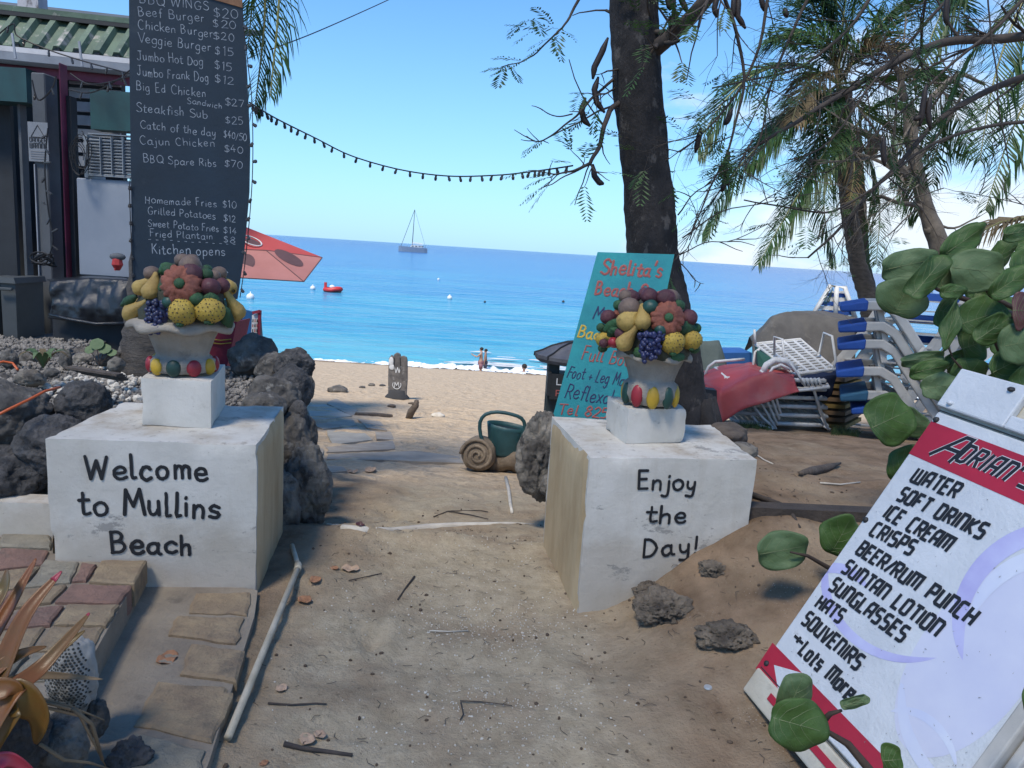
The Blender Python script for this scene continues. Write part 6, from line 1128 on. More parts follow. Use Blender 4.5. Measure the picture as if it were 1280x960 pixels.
for i,y in enumerate(ys_):
    sh_=(0,-2,-3,-5,0,14)[i]; L=[(1052+sh_,y+2),(1082+sh_,y-2),(1106+sh_,y-2),(1122+sh_,y+8),(1140+sh_,y+36),(1172+sh_,y+86-(i>3)*20),(1205+sh_,y+134-max(0,i-1)*16)]
    molded('%s grey resin lounger, %s sling, in the stack nearest the white strap loungers'%(ord_[i],'faded teal' if i==4 else 'blue'),L,Ym+.03*i,(.22,.55),'grey and blue loungers in the tall stack','slingteal' if i==4 else 'sling')
for i,y in enumerate((376,404,430,458)):
    L=[(1256,y+2),(1236,y),(1216,y+4),(1200,y+28),(1176,y+60),(1140,y+100)]
    molded('%s grey lounger with blue sling in the far stack behind the sea grape leaves'%ord_[i],[(u-10,v) for u,v in L],7.6+.03*i,(-.7,.12),'grey and blue loungers behind the sea grape')
for k_,(a,b) in enumerate((((1190,470),(1245,432)),((1200,505),(1262,450)),((1150,440),(1215,520)))):
    mb=MB(); mb.beam(W(*a,6.2),W(*b,6.4),.10,.03,up=(0,-1,.3)); tag(mb.build('loose_board',M['grey']),('upper','lower','steepest')[k_]+' pale resin board leaning behind the sea grape leaves','board','loose resin boards')
# frames with straps
def strapframe(label,c0,c1,c2,c3,nst,group,legs=None,r=.014,dirn=0,mt='strap'):
    C_=[c0,c1,c2,c3]; t=thing('strap_lounger',label,'sun lounger',sum(C_,Vector())/4,group); mb=MB(); mb.tube(C_+[C_[0]],r,8); mb.build('frame',M[mt],t,smooth=True)
    for i in range(nst):
        f=(i+.5)/nst; a=c0.lerp(c1,f);b=c3.lerp(c2,f); mb=MB(); w_=(c1-c0).length/nst*.84; mb.beam(a,b,w_,.008); mb.build('strap',M[mt],t)
    for L in legs or []: mb=MB(); mb.tube(L,.012,8); mb.build('leg',M[mt],t,smooth=True)
    return t
Ys=6.9; GP='white strap loungers stacked on the ground'
for i in range(6):
    y=531-i*11.2; up=lambda u,v,Y=Ys:W(u,v,Y)
    c0,c1=W(918-2*i,y-4+i*.4,Ys+.05),W(1034-.6*i,y+1,Ys); d=Vector((.05,.62,0)); legs=[]
    if True:
        a=W(1032-1.5*i,y-2,Ys-.02); legs=[[a,W(1030-i*3.2,y+2,Ys-.03),W(1038-i*2.4,min(537,y+14+i*5),Ys-.04)],[W(940+2*i,y-12,Ys-.03),W(948+i*3,y+0,Ys-.05),W(966+i*2,min(536,y+22+i*4),Ys-.05)]]
    strapframe('%s white strap lounger in the low stack under the red cover'%['lowest','second lowest','third lowest','third highest','second highest','highest'][i],c0,c1,c1+d,c0+d,16,GP,legs,r=.019)
# row of strap ends on top
a0=W(1000,473,6.85);
t=strapframe('white strap lounger lying askew on top of the low stack beside the navy towel',W(965,492,6.8),W(1036,484,6.75),W(1030,474,7.3),W(975,478,7.4),9,GP,[[W(986,452,6.8),W(998,468,6.78),W(1004,480,6.76)]]+[[W(1006+5*i,482,6.76),W(1003+5*i,473,6.74)] for i in range(5)])
# upturned lounger on the towel
Yu=7.3; T0,T1,T2,T3=W(944,430,Yu+.25),W(992,468,Yu-.25),W(1044,462,Yu),W(1000,424,Yu+.6)
t=strapframe('white strap lounger lying upside down on top with its bent legs in the air',T0,T1,T2,T3,13,'upturned strap loungers',[[W(944,430,Yu+.2),W(943,412,Yu+.2)],[W(968,444,Yu),W(968,421,Yu),W(978,424,Yu-.1),W(982,462,Yu-.2)],[W(1018,440,Yu+.2),W(1024,442,Yu+.2),W(1030,416,Yu+.2),W(1040,420,Yu),W(1045,452,Yu),W(1040,464,Yu)]],r=.016)
for i in range(4):
    f=(i+.6)/4.4; mb=MB(); mb.beam(T0.lerp(T3,f)+Vector((0,0,.008)),T1.lerp(T2,f)+Vector((0,0,.008)),.035,.008); mb.build('strap',M['strap'],t)
def lattice():
    Yq=9.2; t=thing('strap_lounger','white strap lounger standing upright like a ladder behind the grey tarp','sun lounger',W(1036,395,Yq),'upturned strap loungers'); L,Rr=(1016,392),(1066,397)
    for L_ in (([(1012,400),(1038,357),(1056,359),(1070,400)]),([(1046,358),(1044,400)])): mb=MB(); mb.tube([W(*q,Yq) for q in L_],.028,8); mb.build('frame',M['strap'],t,smooth=True)
    for i in range(6):
        y=368+i*5.5; f=(y-357)/43; mb=MB(); mb.beam(W(1038-26*f,y,Yq+.05),W(1056+14*f,y+1.5,Yq+.05),.045,.03,up=(0,1,0)); mb.build('strap',M['strap'] if i%2 else M['sling'],t)
    for i in range(4): mb=MB(); f=(i+.5)/4; mb.beam(W(1040+14*f,364,Yq+.08),W(1016+50*f,400,Yq+.08),.035,.012,up=(0,1,0)); mb.build('strap',M['strap'],t)
lattice()
# wooden slatted stack
for i in range(8):
    y=528-i*8.2; mb=MB(); p=W(1024,y-2,7.7); q=W(1067,y+1,7.5); mb.beam(p,q,.6,.038); o=tag(mb.build('wooden_lounger_frame',M['woody' if i%3==0 else 'wood']),'%s brown wooden frame in the stack between the white and the grey loungers'%['lowest','second','third','fourth','fifth','sixth','seventh','topmost'][i],'lounger frame','wooden frames in one stack')
def cloth(fn,nu,nv,name,mt,label,cat,wr=.012,fr=3,seed=0,thick=.008):
    mb=MB(); mb.grid(fn,nu,nv); V=np.array([tuple(v) for v in mb.v]); V[:,1]+=wr*fbm(V*fr,3,seed)-wr*1.2*np.abs(fbm(V*np.array([fr*1.5,fr,fr*.5]),2,seed+3)); V[:,2]+=wr*.7*fbm(V*fr,3,seed+7); mb.v=[tuple(v) for v in V.tolist()]; return tag(mb.build(name,M[mt],smooth=True,thick=thick),label,cat)
def interp(keys,a,b):     # keys: rows of columns of points (u,v,Y)
    nr=len(keys)-1; x=min(.9999,max(0,b))*nr; j=int(x); f=x-j
    def row(r):
        n=len(r)-1; y=min(.9999,max(0,a))*n; i=int(y); g=y-i; g=g*g*(3-2*g)*.3+g*.7; return W(*r[i]).lerp(W(*r[i+1]),g)
    return row(keys[j]).lerp(row(keys[j+1]),f)
rk=[[(868,470,7.6),(905,458,7.6),(938,456,7.6),(965,462,7.6),(992,464,7.5)],[(872,478,7.0),(905,470,7.0),(935,458,7.0),(965,468,6.9),(993,468,6.9)],[(876,478,6.72),(900,494,6.7),(935,472,6.66),(965,466,6.62),(995,480,6.62)],[(880,512,6.68),(902,528,6.62),(932,510,6.58),(968,497,6.56),(1000,490,6.58)]]
cloth(lambda a,b:interp(rk,a,b),44,26,'red_cover','redcloth','faded red vinyl cover draped over the low strap lounger stack','cover',.03,3,3)
nk=[[(994,470,7.1),(1020,467,7.1),(1046,462,7.15)],[(994,474,6.98),(1020,471,6.98),(1046,466,7.0)],[(998,500,6.98),(1020,500,6.98),(1038,494,7.02)]]
cloth(lambda a,b:interp(nk,a,b),24,16,'navy_towel','navycloth','navy blue towel hanging below the upturned lounger','towel',.03,5,9)
tk=[[(928,440,9.4),(945,425,9.6),(985,420,9.8),(1030,425,9.8),(1080,440,9.6)],[(935,420,8.9),(962,395,9.0),(990,388,9.1),(1030,390,9.1),(1072,400,9.0)],[(938,430,8.4),(965,402,8.4),(990,391,8.5),(1030,393,8.5),(1066,402,8.4)],[(940,480,8.2),(960,482,8.0),(995,480,8.0),(1030,480,8.0),(1070,485,8.1)]]
cloth(lambda a,b:interp(tk,a,b),34,24,'grey_tarp','tarp','big grey brown tarp thrown over a heap behind the upturned lounger','tarp',.06,2,13)
gk=[[(862,440,8.9),(880,428,8.9),(900,430,8.8),(912,470,8.6)],[(862,442,8.3),(878,426,8.2),(898,426,8.2),(908,460,8.1)],[(866,480,8.1),(880,485,8.0),(895,488,7.9),(914,486,8.0)]]
cloth(lambda a,b:interp(gk,a,b),24,20,'green_tarp','tarpgreen','grey green tarp over a pile just right of the big tree','tarp',.03,3,17)
mb=MB(); mb.hexa(W(904,441,8.8),W(940,441,8.8),W(940,460,8.8),W(904,460,8.8),(0,.5,0)); tag(mb.build('blue_crate',M['bluecloth']),'low blue box between the green tarp and the upturned lounger','box')
mb=MB(); mb.hexa(W(878,486,6.5),W(896,488,6.5),W(897,522,6.5),W(879,520,6.5),(0,.12,0)); tag(mb.build('black_bin',M['dark']),'narrow black box in front of the red cover','box')
mb=MB(); mb.tube([W(879,501,6.2),W(882,504,6.2),W(888,527,6.2)],[.022,.016,.016],8); tag(mb.build('white_post',M['pipe'],smooth=True),'short white plastic post leaning in front of the black box','post')
for k_,(L,lb) in enumerate((([(880,471,7.3),(886,458,7.3),(894,452,7.3),(918,450,7.3),(930,449,7.4)],'white bent tube arching over the red cover on the left'),([(952,468,7.0),(958,456,7.0),(968,450,7.0),(982,451,7.0),(995,462,7.0)],'thick white arch of a chair above the red cover'),([(960,470,6.95),(966,460,6.95),(976,456,6.95),(988,462,6.95)],'lower white arch nested under the thick one'),([(940,472,7.35),(944,440,7.35),(950,436,7.35)],'white chair leg beside the green cushion'))):
    mb=MB(); mb.tube([W(*q) for q in L],.014 if k_!=1 else .03,8); tag(mb.build('white_tube',M['strap'],smooth=True),lb,'tube','bits of white chair frame')
mb=MB(); mb.hexa(W(946,438,7.3),W(968,450,7.25),W(960,462,7.2),W(948,464,7.25),(.1,.4,0)); tag(mb.build('green_cushion',M['greencloth']),'dark green striped cushion under the upturned lounger','cushion')
# grass tuft by the loungers
mb=MB()
for i in range(500):
    u=rng.choice([rng.uniform(905,965),rng.uniform(1040,1075)]); v=rng.uniform(528,540); p=W(u,v,6.6+rng.random()*.3); p.z=gz(p.x,p.y); L_=rng.uniform(.03,.09); d=Vector((rng.normal()*.03,rng.normal()*.03,L_)); mb.add([p-Vector((.003,0,0)),p+Vector((.003,0,0)),p+d],[(0,1,2)])
tag(mb.build('grass_tufts',M['crown']),kind='stuff')
# ------------------------------------------------ litter bin, watering can, stone snail, totem
def litterbin():
    Y=6.6; k=mpp(Y); b=W(716,522,Y); t=thing('litter_bin','dark green roofed litter bin behind the massage sign','litter bin',b); c=Vector((b.x,b.y+.12,0)); z0=b.z-.15; zt=W(716,450,Y).z; r=34*k
    for i in range(4):
        a=math.pi/4+i*math.pi/2; p=c+Vector((math.cos(a)*r*1.18,math.sin(a)*r*.9,0)); mb=MB(); mb.box((p.x,p.y,(z0+zt)/2),(.095,.08,zt-z0)); o=mb.build('post',M['bin'],t); md=o.modifiers.new('b','BEVEL'); md.width=.008
    mb=MB(); mb.box((c.x,c.y,z0+.22),(r*1.75,r*1.35,.60)); mb.build('bin_body',M['bin'],t)
    fz=z0+.46; mb=MB(); fy=c.y-r*.9-.05; mb.box((c.x,fy,fz-.02),(r*1.9,.012,.22)); mb.box((c.x-r*1.0,fy+.1,fz),(.03,.22,.2)); o=mb.build('sign_plate',M['dark'],t)
    mb=MB(); text(mb,'LITTER',Vector((c.x-r*.72,fy-.006,fz+.0)),Vector((c.x+r*.8,fy-.006,fz+.0)),(0,-1,0),.055,.009,font=BLOCK,off=.002,dome=.001,cap=False); mb.build('plate_lettering',M['whitep'],o)
    mb=MB(); text(mb,'PLEASE',Vector((c.x-r*.72,fy-.006,fz-.10)),Vector((c.x+r*.8,fy-.006,fz-.10)),(0,-1,0),.05,.009,font=BLOCK,off=.002,dome=.001,cap=False); mb.build('plate_lettering',M['red_paint'],o)
    rt=(W(716,432,Y).z-zt); prof=[(r*1.42,-.05),(r*1.50,-.02),(r*1.50,.01),(r*1.22,rt*.28),(r*.9,rt*.62),(r*.45,rt*.9),(r*.12,rt*1.0),(.001,rt*1.02)]
    mb=MB(); mb.lathe((c.x,c.y,zt+.02),prof,32,rib=lambda th,f:1+.035*math.cos(th*8)**2); mb.build('roof',M['bincap'],t,smooth=False)
    for i in range(8):
        a=i*math.pi/4; mb=MB(); mb.tube([Vector((c.x+pr*1.045*math.cos(a),c.y+pr*1.045*math.sin(a),zt+.025+pz)) for pr,pz in prof[1:7]],.008,5); mb.build('roof_seam',M['dark'],t)
    mb=MB(); mb.ball((c.x,c.y,zt+rt+.05),.03,8,6); mb.build('finial',M['dark'],t)
litterbin()
# stone snail with the can standing on its back
Ysn=6.75; k=mpp(Ysn); t=thing('stone_snail','stone snail ornament with a spiral shell under the green watering can','ornament',W(612,588,Ysn))
c=W(601,568,Ysn-.02); mb=MB()
rsh=22*k; mb.lathe(c+Vector((0,.10,0)),[(rsh*.6,-.04),(rsh*.92,-.01),(rsh,.04),(rsh,.16),(rsh*.92,.20),(rsh*.6,.23)],28,axis=Vector((-.12,-1,0.1))); V=np.array(mb.v); V+=fbm(V*16,3,2)[:,None]*.006; mb.v=[tuple(p) for p in V.tolist()]
o=mb.build('shell',M['snail'],t,smooth=True); m2=MB(); Q=[]
axs=Vector((-.12,-1,.1)).normalized(); e1=axs.cross(Vector((0,0,1))).normalized(); e2=e1.cross(axs)
for i in range(46): a=i*.36; r_=rsh*(.96-.88*i/45); Q.append(c+Vector((0,.10,0))+axs*.232*(1)+axs*(-.012+.02*i/45)+e1*(r_*math.cos(a))+e2*(r_*math.sin(a)))
m2.tube(Q,[.019-.009*i/45 for i in range(46)],7); m2.build('spiral',M['snail'],o,smooth=True)
mb=MB(); P_=[W(598,582,Ysn+.1),W(615,578,Ysn+.08),W(630,572,Ysn+.06),W(642,570,Ysn+.05),W(652,575,Ysn+.05),W(662,582,Ysn+.05)]; mb.tube(P_,[10*k,15*k,18*k,20*k,16*k,8*k],16); V=np.array(mb.v); V+=fbm(V*10,3,6)[:,None]*.02; mb.v=[tuple(p) for p in V.tolist()]; mb.build('body',M['snail'],t,smooth=True)
Yc=6.78; k=mpp(Yc); t=thing('watering_can','dark teal plastic watering can with a big loop handle on the stone snail','watering can',W(631,566,Yc))
c=W(632,568,Yc); prof=[(.001,0),(20*k,0),(21*k,.02),(25*k,.24),(25.5*k,.275)]; 
def ov(th,f): return 1
mb=MB(); n=28; vs=[];
mb.lathe(c,prof,n,cap=False); V=np.array(mb.v); V[:,1]=c.y+(V[:,1]-c.y)*.7; V[:,2]+=(V[:,0]-c.x)*(-.12)*((V[:,2]-c.z)/.27)-.0; mb.v=[tuple(p) for p in V.tolist()]; mb.build('body',M['can'],t,smooth=True,thick=.006)
mb=MB(); mb.lathe(c+Vector((0,0,.235)),[(.001,.0),(23.5*k,.0)],n,cap=False); V=np.array(mb.v); V[:,1]=c.y+(V[:,1]-c.y)*.7; V[:,2]+=(V[:,0]-c.x)*(-.12); mb.v=[tuple(p) for p in V.tolist()]; mb.build('inner_floor',M['cansoil'],t)
mb=MB(); q=[(609,566,0),(601,545,0),(600,528,0),(607,518,0),(622,515,0),(640,518,0),(652,523,0),(656,532,0),(653,545,0),(650,556,0)]
Q=[W(u,v,Yc-.12+.0*i) for i,(u,v,_) in enumerate(q)]; S2=[]
for i in range(len(Q)-1):
    for t_ in (0,.5): 
        p0=Q[max(i-1,0)];p1=Q[i];p2=Q[i+1];p3=Q[min(i+2,len(Q)-1)]; f=t_; S2.append(.5*((2*p1)+(p2-p0)*f+(2*p0-5*p1+4*p2-p3)*f*f+(3*p1-p0-3*p2+p3)*f**3))
S2.append(Q[-1]); mb.tube(S2,.0165,10); mb.build('handle',M['can'],t,smooth=True)
mb=MB(); mb.tube([W(654,560,Yc),W(662,548,Yc+.05),W(672,530,Yc+.1)],[.03,.022,.02],10); mb.build('spout',M['can'],t,smooth=True)
# totem sign on the beach
p=gp(494,499); Y=p.y; k=mpp(Y); t=thing('totem_sign','grey hand shaped wooden beach marker with a white circled M','sign',p)
def px(u,v,dy=0): return W(u,v,Y+dy)
O=[(485,497),(485,470),(486,448),(489,444),(492,446),(492.5,443),(496,441),(500,443),(500.5,446),(504,445),(508,447),(509,452),(509,475),(507.5,497)]
mb=MB(); F3=[px(*q) for q in O]; n=len(O); mb.add(F3+[q+Vector((0,.10,0)) for q in F3],[tuple(range(n)),tuple(reversed(range(n,2*n)))]+[(i,i+n,(i+1)%n+n,(i+1)%n) for i in range(n)]); o=mb.build('marker_board',M['totem'],t); md=o.modifiers.new('b','BEVEL'); md.width=.01; md.segments=2
mb=MB(); cc=px(496,499); mb.lathe(cc+Vector((0,.05,-.06)),[(15.5*k,0),(15.5*k,.10),(12*k,.16),(11*k,.24),(10*k,.25)],20); V=np.array(mb.v); V[:,1]=cc.y+.05+(V[:,1]-cc.y-.05)*.6; mb.v=[tuple(q) for q in V.tolist()]; mb.build('base',M['totembase'],t,smooth=True)
ccn=px(496,481,-.006); mb=MB(); ribbon(mb,[(.085*math.cos(a),.085*math.sin(a)) for a in np.linspace(0,6.2832,29)],.012,lambda a,b,c:ccn+cR*a+cU*b-Vector((0,c,0)),.002,cap=False); mb.build('ring_mark',M['whitep'],t)
mb=MB(); text(mb,'M',ccn-cR*.055-cU*.05,ccn+cR*.05-cU*.05,(0,-1,0),.10,.014,off=.0,dome=.002); mb.build('letter_mark',M['whitep'],t)
for s,u,v,w_ in (('W',493,466,.13),):
    a=px(u,v,-.006); mb=MB(); text(mb,s,a,a+cR*w_,(0,-1,0),.13,.018,off=.0,dome=.002); mb.build('letter_mark',M['whitep'],t)
for a_,b_ in (((492.6,447),(492.8,463)),((500.2,447),(500.4,462))): mb=MB(); mb.beam(px(*a_,-.004),px(*b_,-.004),.02,.012); mb.build('finger_groove',M['dark'],t)
mb=MB(); A_=px(489,452,-.004); mb.ball(A_,(.05,.012,.10),10,6); mb.ball(px(490,459,-.004),(.06,.012,.06),10,6); o=mb.build('paint_patch',M['whitep'],t)
# ------------------------------------------------ people in the surf
def person(feet,h,pose,label,skin,shorts,face=1):
    t=thing('person',label,'person',feet); me=bpy.data.meshes.new('body'); V=[];E_=[];Rr=[]
    def v(x,y,z,r): V.append((x*h,y*h,z*h)); Rr.append(r*h); return len(V)-1
    pel=v(0,0,.50,.075); sp=v(0,0,.62,.065); ch=v(.0,0,.74,.082); nk=v(.0,0,.835,.032); hd=v(.01*face,0,.90,.052); ht=v(.01*face,0,.955,.045); E_+=[(pel,sp),(sp,ch),(ch,nk),(nk,hd),(hd,ht)]
    for s_ in (-1,1):
        a=v(.0+.01*s_,.045*s_,.47,.06); kn=v(.01,.05*s_,.27,.042); an=v(-.015,.05*s_,.05,.026); ft=v(.04*face,.05*s_,.02,.022); E_+=[(pel,a),(a,kn),(kn,an),(an,ft)]
        sh_=v(.0,.10*s_,.79,.038)
        if pose=='reach' and s_==-1: el=v(-.13,.10*s_,.68,.026); wr=v(-.26,.07*s_,.73,.020); hn=v(-.30,.06*s_,.755,.022)
        else: el=v(-.01,.13*s_,.62,.027); wr=v(.03*face,.13*s_,.47,.020); hn=v(.035*face,.13*s_,.43,.022)
        E_+=[(ch,sh_),(sh_,el),(el,wr),(wr,hn)]
        for f in range(4):
            fx=(hn,); tip=v(V[hn][0]/h+(-.03 if pose=='reach' and s_==-1 else .005),V[hn][1]/h+(f-1.5)*.008,V[hn][2]/h+(.012 if pose=='reach' and s_==-1 else -.03)-.002*abs(f-1.5),.007); E_.append((hn,tip))
        tip=v(V[hn][0]/h+.012,V[hn][1]/h-.012*s_,V[hn][2]/h-.006,.007); E_.append((hn,tip))
    ns=v(.01*face+.055*face,0,.895,.008); E_.append((hd,ns))
    me.from_pydata(V,E_,[]); me.materials.append(M[skin]); o=bpy.data.objects.new('body',me); COL.objects.link(o); o.parent=t; _M[o.name]=_M[t.name]
    md=o.modifiers.new('skin','SKIN'); md.use_smooth_shade=True
    for i,r in enumerate(Rr): me.skin_vertices[0].data[i].radius=(r,r)
    me.skin_vertices[0].data[pel].use_root=True; o.modifiers.new('sub','SUBSURF').levels=1
    f=Vector(feet); mb=MB(); mb.ball(f+Vector((-.004*face*h,0,.935*h)),(.062*h,.058*h,.055*h),12,8); mb.build('hair',M['hair'],t,smooth=True)
    mb=MB(); mb.lathe(f+Vector((0,0,.44*h)),[(.085*h,0),(.095*h,.04*h),(.088*h,.10*h),(.078*h,.12*h)],16)
    for s_ in (-1,1): mb.lathe(f+Vector((.005*h,.048*s_*h,.30*h)),[(.062*h,0),(.066*h,.08*h),(.07*h,.16*h)],12)
    mb.build('swim_shorts',M[shorts],t,smooth=True)
    return t
pw=W(600.5,463,34.6); pw.z=SEA-.12
hp=(W(600,434,34.6).z-pw.z)/.985
person(pw,hp,'reach','bare chested person in dull red shorts wading and reaching out to the left','skin','shorts',-1)
p2=W(606,463,35.6); p2.z=SEA-.2; person(p2,(W(606,436,35.6).z-p2.z)/.985,'stand','second wader in dark shorts standing close behind the one reaching left','skind','shortsb',-1)
# swimmer in the foam: only head and shoulders out of the water
ps=W(655,463,35.2); t=thing('person','swimmer with only a dark haired head above the surf near the litter bin','person',(ps.x,ps.y,SEA)); mb=MB(); c=Vector((ps.x,ps.y,W(655,459,35.2).z))
mb.lathe(c-Vector((0,0,.42)),[(.22,0),(.20,.10),(.10,.20),(.055,.24),(.06,.30),(.10,.38),(.105,.46),(.06,.54),(.005,.56)],16); mb.build('body',M['skind'],t,smooth=True); mb=MB(); mb.ball(c+Vector((.01,-.01,.05)),(.125,.125,.12),12,8); mb.build('hair',M['hair'],t,smooth=True)
# ------------------------------------------------ boats and buoys
Yb=520; k=mpp(Yb); o_=W(516,314,Yb); o_.z=SEA
# distance from the waterline row of the photo
r=ray(516,315.2); Yb=(SEA-1.5)/r.z*r.y; k=mpp(Yb); o_=W(516,315,Yb); o_.z=SEA
t=thing('sailing_yacht','grey blue sailing yacht with bare mast anchored near the horizon','boat',o_)
L_=35*k
def hull(u): pass
mb=MB(); secs=[]
for i,f in enumerate(np.linspace(0,1,13)):
    x=(f-.5)*L_; w_=L_*.13*math.sin(math.pi*min(1,f*.75+.12))**.7*(1 if f<.97 else .6)*(.15 if f==0 else 1); hh=L_*(.16+.03*(1-f)); secs.append([o_+Vector((x,-w_,hh)),o_+Vector((x,-w_*.85,-.3)),o_+Vector((x,w_*.85,-.3)),o_+Vector((x,w_,hh))])
mb.v=[tuple(p) for s_ in secs for p in s_]; 
for i in range(12):
    for j in range(4): mb.f.append((4*i+j,4*i+(j+1)%4,4*i+4+(j+1)%4,4*i+4+j))
mb.f+= [(3,2,1,0),(48,49,50,51)]; mb.mi=[0]*len(mb.f); mb.build('hull',M['yachtw'],t)
mb=MB(); mb.hexa(*[o_+Vector((a*L_,-.09*L_,b*L_)) for a,b in ((-.10,.17),(.38,.17),(.34,.235),(-.04,.25))],(0,.18*L_,0)); mb.build('cabin',M['yachtc'],t); mb=MB(); mb.hexa(*[o_+Vector((a*L_,-.1*L_,b*L_)) for a,b in ((-.02,.285),(.36,.26),(.36,.275),(-.02,.30))],(0,.2*L_,0)); mb.build('bimini_roof',M['yachtc'],t)
for a in (0,.12,.24,.34): mb=MB(); mb.box(o_+Vector((a*L_,-.092*L_,.212*L_)),(.07*L_,.02*L_,.025*L_)); mb.build('cabin_window',M['yachtm'],t)
mast=W(518.5,262,Yb); mb=MB(); mb.tube([o_+Vector((-.03*L_,0,.2*L_)),mast],[.30,.18],6); mb.build('mast',M['yachtm'],t)
mb=MB(); mb.tube([mast,o_+Vector((-.42*L_,0,.18*L_))],.16,4); mb.build('forestay',M['yachtm'],t); mb=MB(); mb.tube([mast,o_+Vector((.44*L_,0,.18*L_))],.08,4); mb.build('backstay',M['yachtm'],t); mb=MB(); mb.tube([o_+Vector((-.02*L_,0,.33*L_)),o_+Vector((.32*L_,0,.30*L_))],.3,6); mb.build('boom',M['yachtc'],t)
for u in (500,509,524,531): mb=MB(); a=W(u,311,Yb); a.z=SEA+.17*L_; mb.tube([a,a+Vector((0,0,.05*L_))],.06,4); mb.build('stanchion',M['yachtm'],t)
def onsea(u,v): return G(u,v,SEA)
p=onsea(416,365); k=mpp(p.y); t=thing('red_boat','small red inflatable boat moored off the beach beyond the parasol','boat',p); w_=9.5*k
mb=MB()
Q=[p+Vector((w_*math.cos(a),w_*.55*math.sin(a),.22+(.12 if math.cos(a)>.3 else 0))) for a in np.linspace(0,6.2832,17)]; mb.tube(Q,.26,8); mb.build('tube',M['redboat'],t,smooth=True); mb=MB(); mb.hexa(p+Vector((-w_,-w_*.5,.0)),p+Vector((w_,-w_*.5,.0)),p+Vector((w_,-w_*.5,.2)),p+Vector((-w_,-w_*.5,.2)),(0,w_,0)); mb.build('floor',M['dark'],t)
mb=MB(); mb.ball(p+Vector((-w_*.1,0,.55)),(w_*.35,w_*.2,.22),8,6); mb.build('seat',M['buoy'],t); mb=MB(); mb.box(p+Vector((-w_*.95,0,.7)),(.25,.3,.6)); mb.build('outboard',M['redboat'],t)
for u,v,s_,mt,lb in ((391,362,.30,'buoy','white buoy left of the red boat'),(562,374,.28,'buoy','white buoy alone in the open water left of the massage sign'),(313,374,.35,'buoy','white buoy nearest the menu board edge'),(606,378,.12,'darkbuoy','dark float beyond the wading people'),(704,378,.16,'darkbuoy','dark float just left of the massage sign'),(548,350,.2,'buoy','faint pale float under the yacht')):
    p=onsea(u,v); mb=MB(); k=mpp(p.y); mb.ball(p+Vector((0,0,s_*.5)),s_*1.0,12,8); mb.tube([p+Vector((0,0,s_)),p+Vector((0,0,s_*1.9))],s_*.15,6); tag(mb.build('buoy',M[mt],smooth=True),lb,'buoy','buoys floating off the beach')
# ------------------------------------------------ parasol, red canvas, blue board
Yq=9.0; t=thing('beach_parasol','red beach parasol sticking out from behind the menu board','parasol',(W(250,330,Yq).x,Yq+.1,gz(-3.6,9)))
ap=W(252,262,Yq+.1); A_=W(403,322,Yq-.1); B_=W(380,352,Yq-.75); Cc=W(262,345,Yq-1.0); D_=W(150,336,Yq-.8); E1=W(110,318,Yq); F_=W(180,300,Yq+.8); G_=W(340,302,Yq+.7); H1=W(333,313,Yq-.35); H2=W(252,310,Yq-.5); H3=W(190,304,Yq-.3)
def tri(P,name,mt):
    mb=MB(); mb.add(P,[tuple(range(len(P)))]); return mb.build(name,M[mt],t,thick=.006)
tri([ap,A_,H1,H2],'canopy_panel','parasol'); tri([H1,A_,B_],'canopy_panel','parasolpink'); tri([H2,H1,B_,Cc],'canopy_panel','parasolpink'); tri([H2,Cc,D_,H3],'canopy_panel','parasolpink'); tri([ap,H2,H3,E1],'canopy_panel','parasol'); tri([H3,D_,E1],'canopy_panel','parasolpink'); tri([ap,E1,F_],'canopy_panel','parasol'); tri([ap,F_,G_],'canopy_panel','parasol'); tri([ap,G_,A_],'canopy_panel','parasol')
for P in ((H1,B_),(H1,A_),(H2,H1),(H2,Cc),(A_,B_),(B_,Cc)): mb=MB(); mb.tube([P[0]+Vector((0,-.008,0)),P[1]+Vector((0,-.008,0))],.006,5); mb.build('rib',M['parasolgrey'],t)
mb=MB(); mb.tube([Vector((ap.x,ap.y,ap.z+.05)),Vector((ap.x+.02,ap.y,-.9))],.02,8); mb.build('pole',M['metal'],t)
def ell(c,ex,ey,rx,ry,off): return [c+ex*rx*math.cos(a)+ey*ry*math.sin(a)+off for a in np.linspace(0,6.2832,21)[:-1]]
def onq(u,v,P0,P1,P2,off=.012):
    n_=(P1-P0).cross(P2-P0).normalized(); n_=-n_ if n_.y>0 else n_; return Plane(P0,n_)(u,v,off),n_
c0,n0=onq(317,303,ap,A_,H1,.011); ring_=[onq(314+13*math.cos(a),302+5*math.sin(a)+.33*13*math.cos(a),ap,A_,H1,.011)[0] for a in np.linspace(0,6.2832,25)]
mb=MB(); mb.tube(ring_,.008,5); mb.build('logo_ring',M['whitep'],t); mb=MB(); mb.add([onq(316+10*math.cos(a),303+3.2*math.sin(a)+.33*10*math.cos(a),ap,A_,H1,.008)[0] for a in np.linspace(0,6.2832,17)[:-1]],[tuple(range(16))]); mb.build('logo_fill',M['parasolgrey'],t)
mb=MB(); mb.add([onq(361+18*math.cos(a)-2*math.sin(a),323+6.0*math.sin(a)+.5*18*math.cos(a),H1,A_,B_,.008)[0] for a in np.linspace(0,6.2832,21)[:-1]],[tuple(range(20))]); mb.build('logo_fill',M['parasolgrey'],t)
mb=MB(); mb.add([onq(308+11*math.cos(a),328+10*math.sin(a),H2,H1,B_,.008)[0] for a in np.linspace(0,6.2832,21)[:-1]],[tuple(range(20))]); mb.build('logo_fill',M['parasolgrey'],t)
Yr=5.9
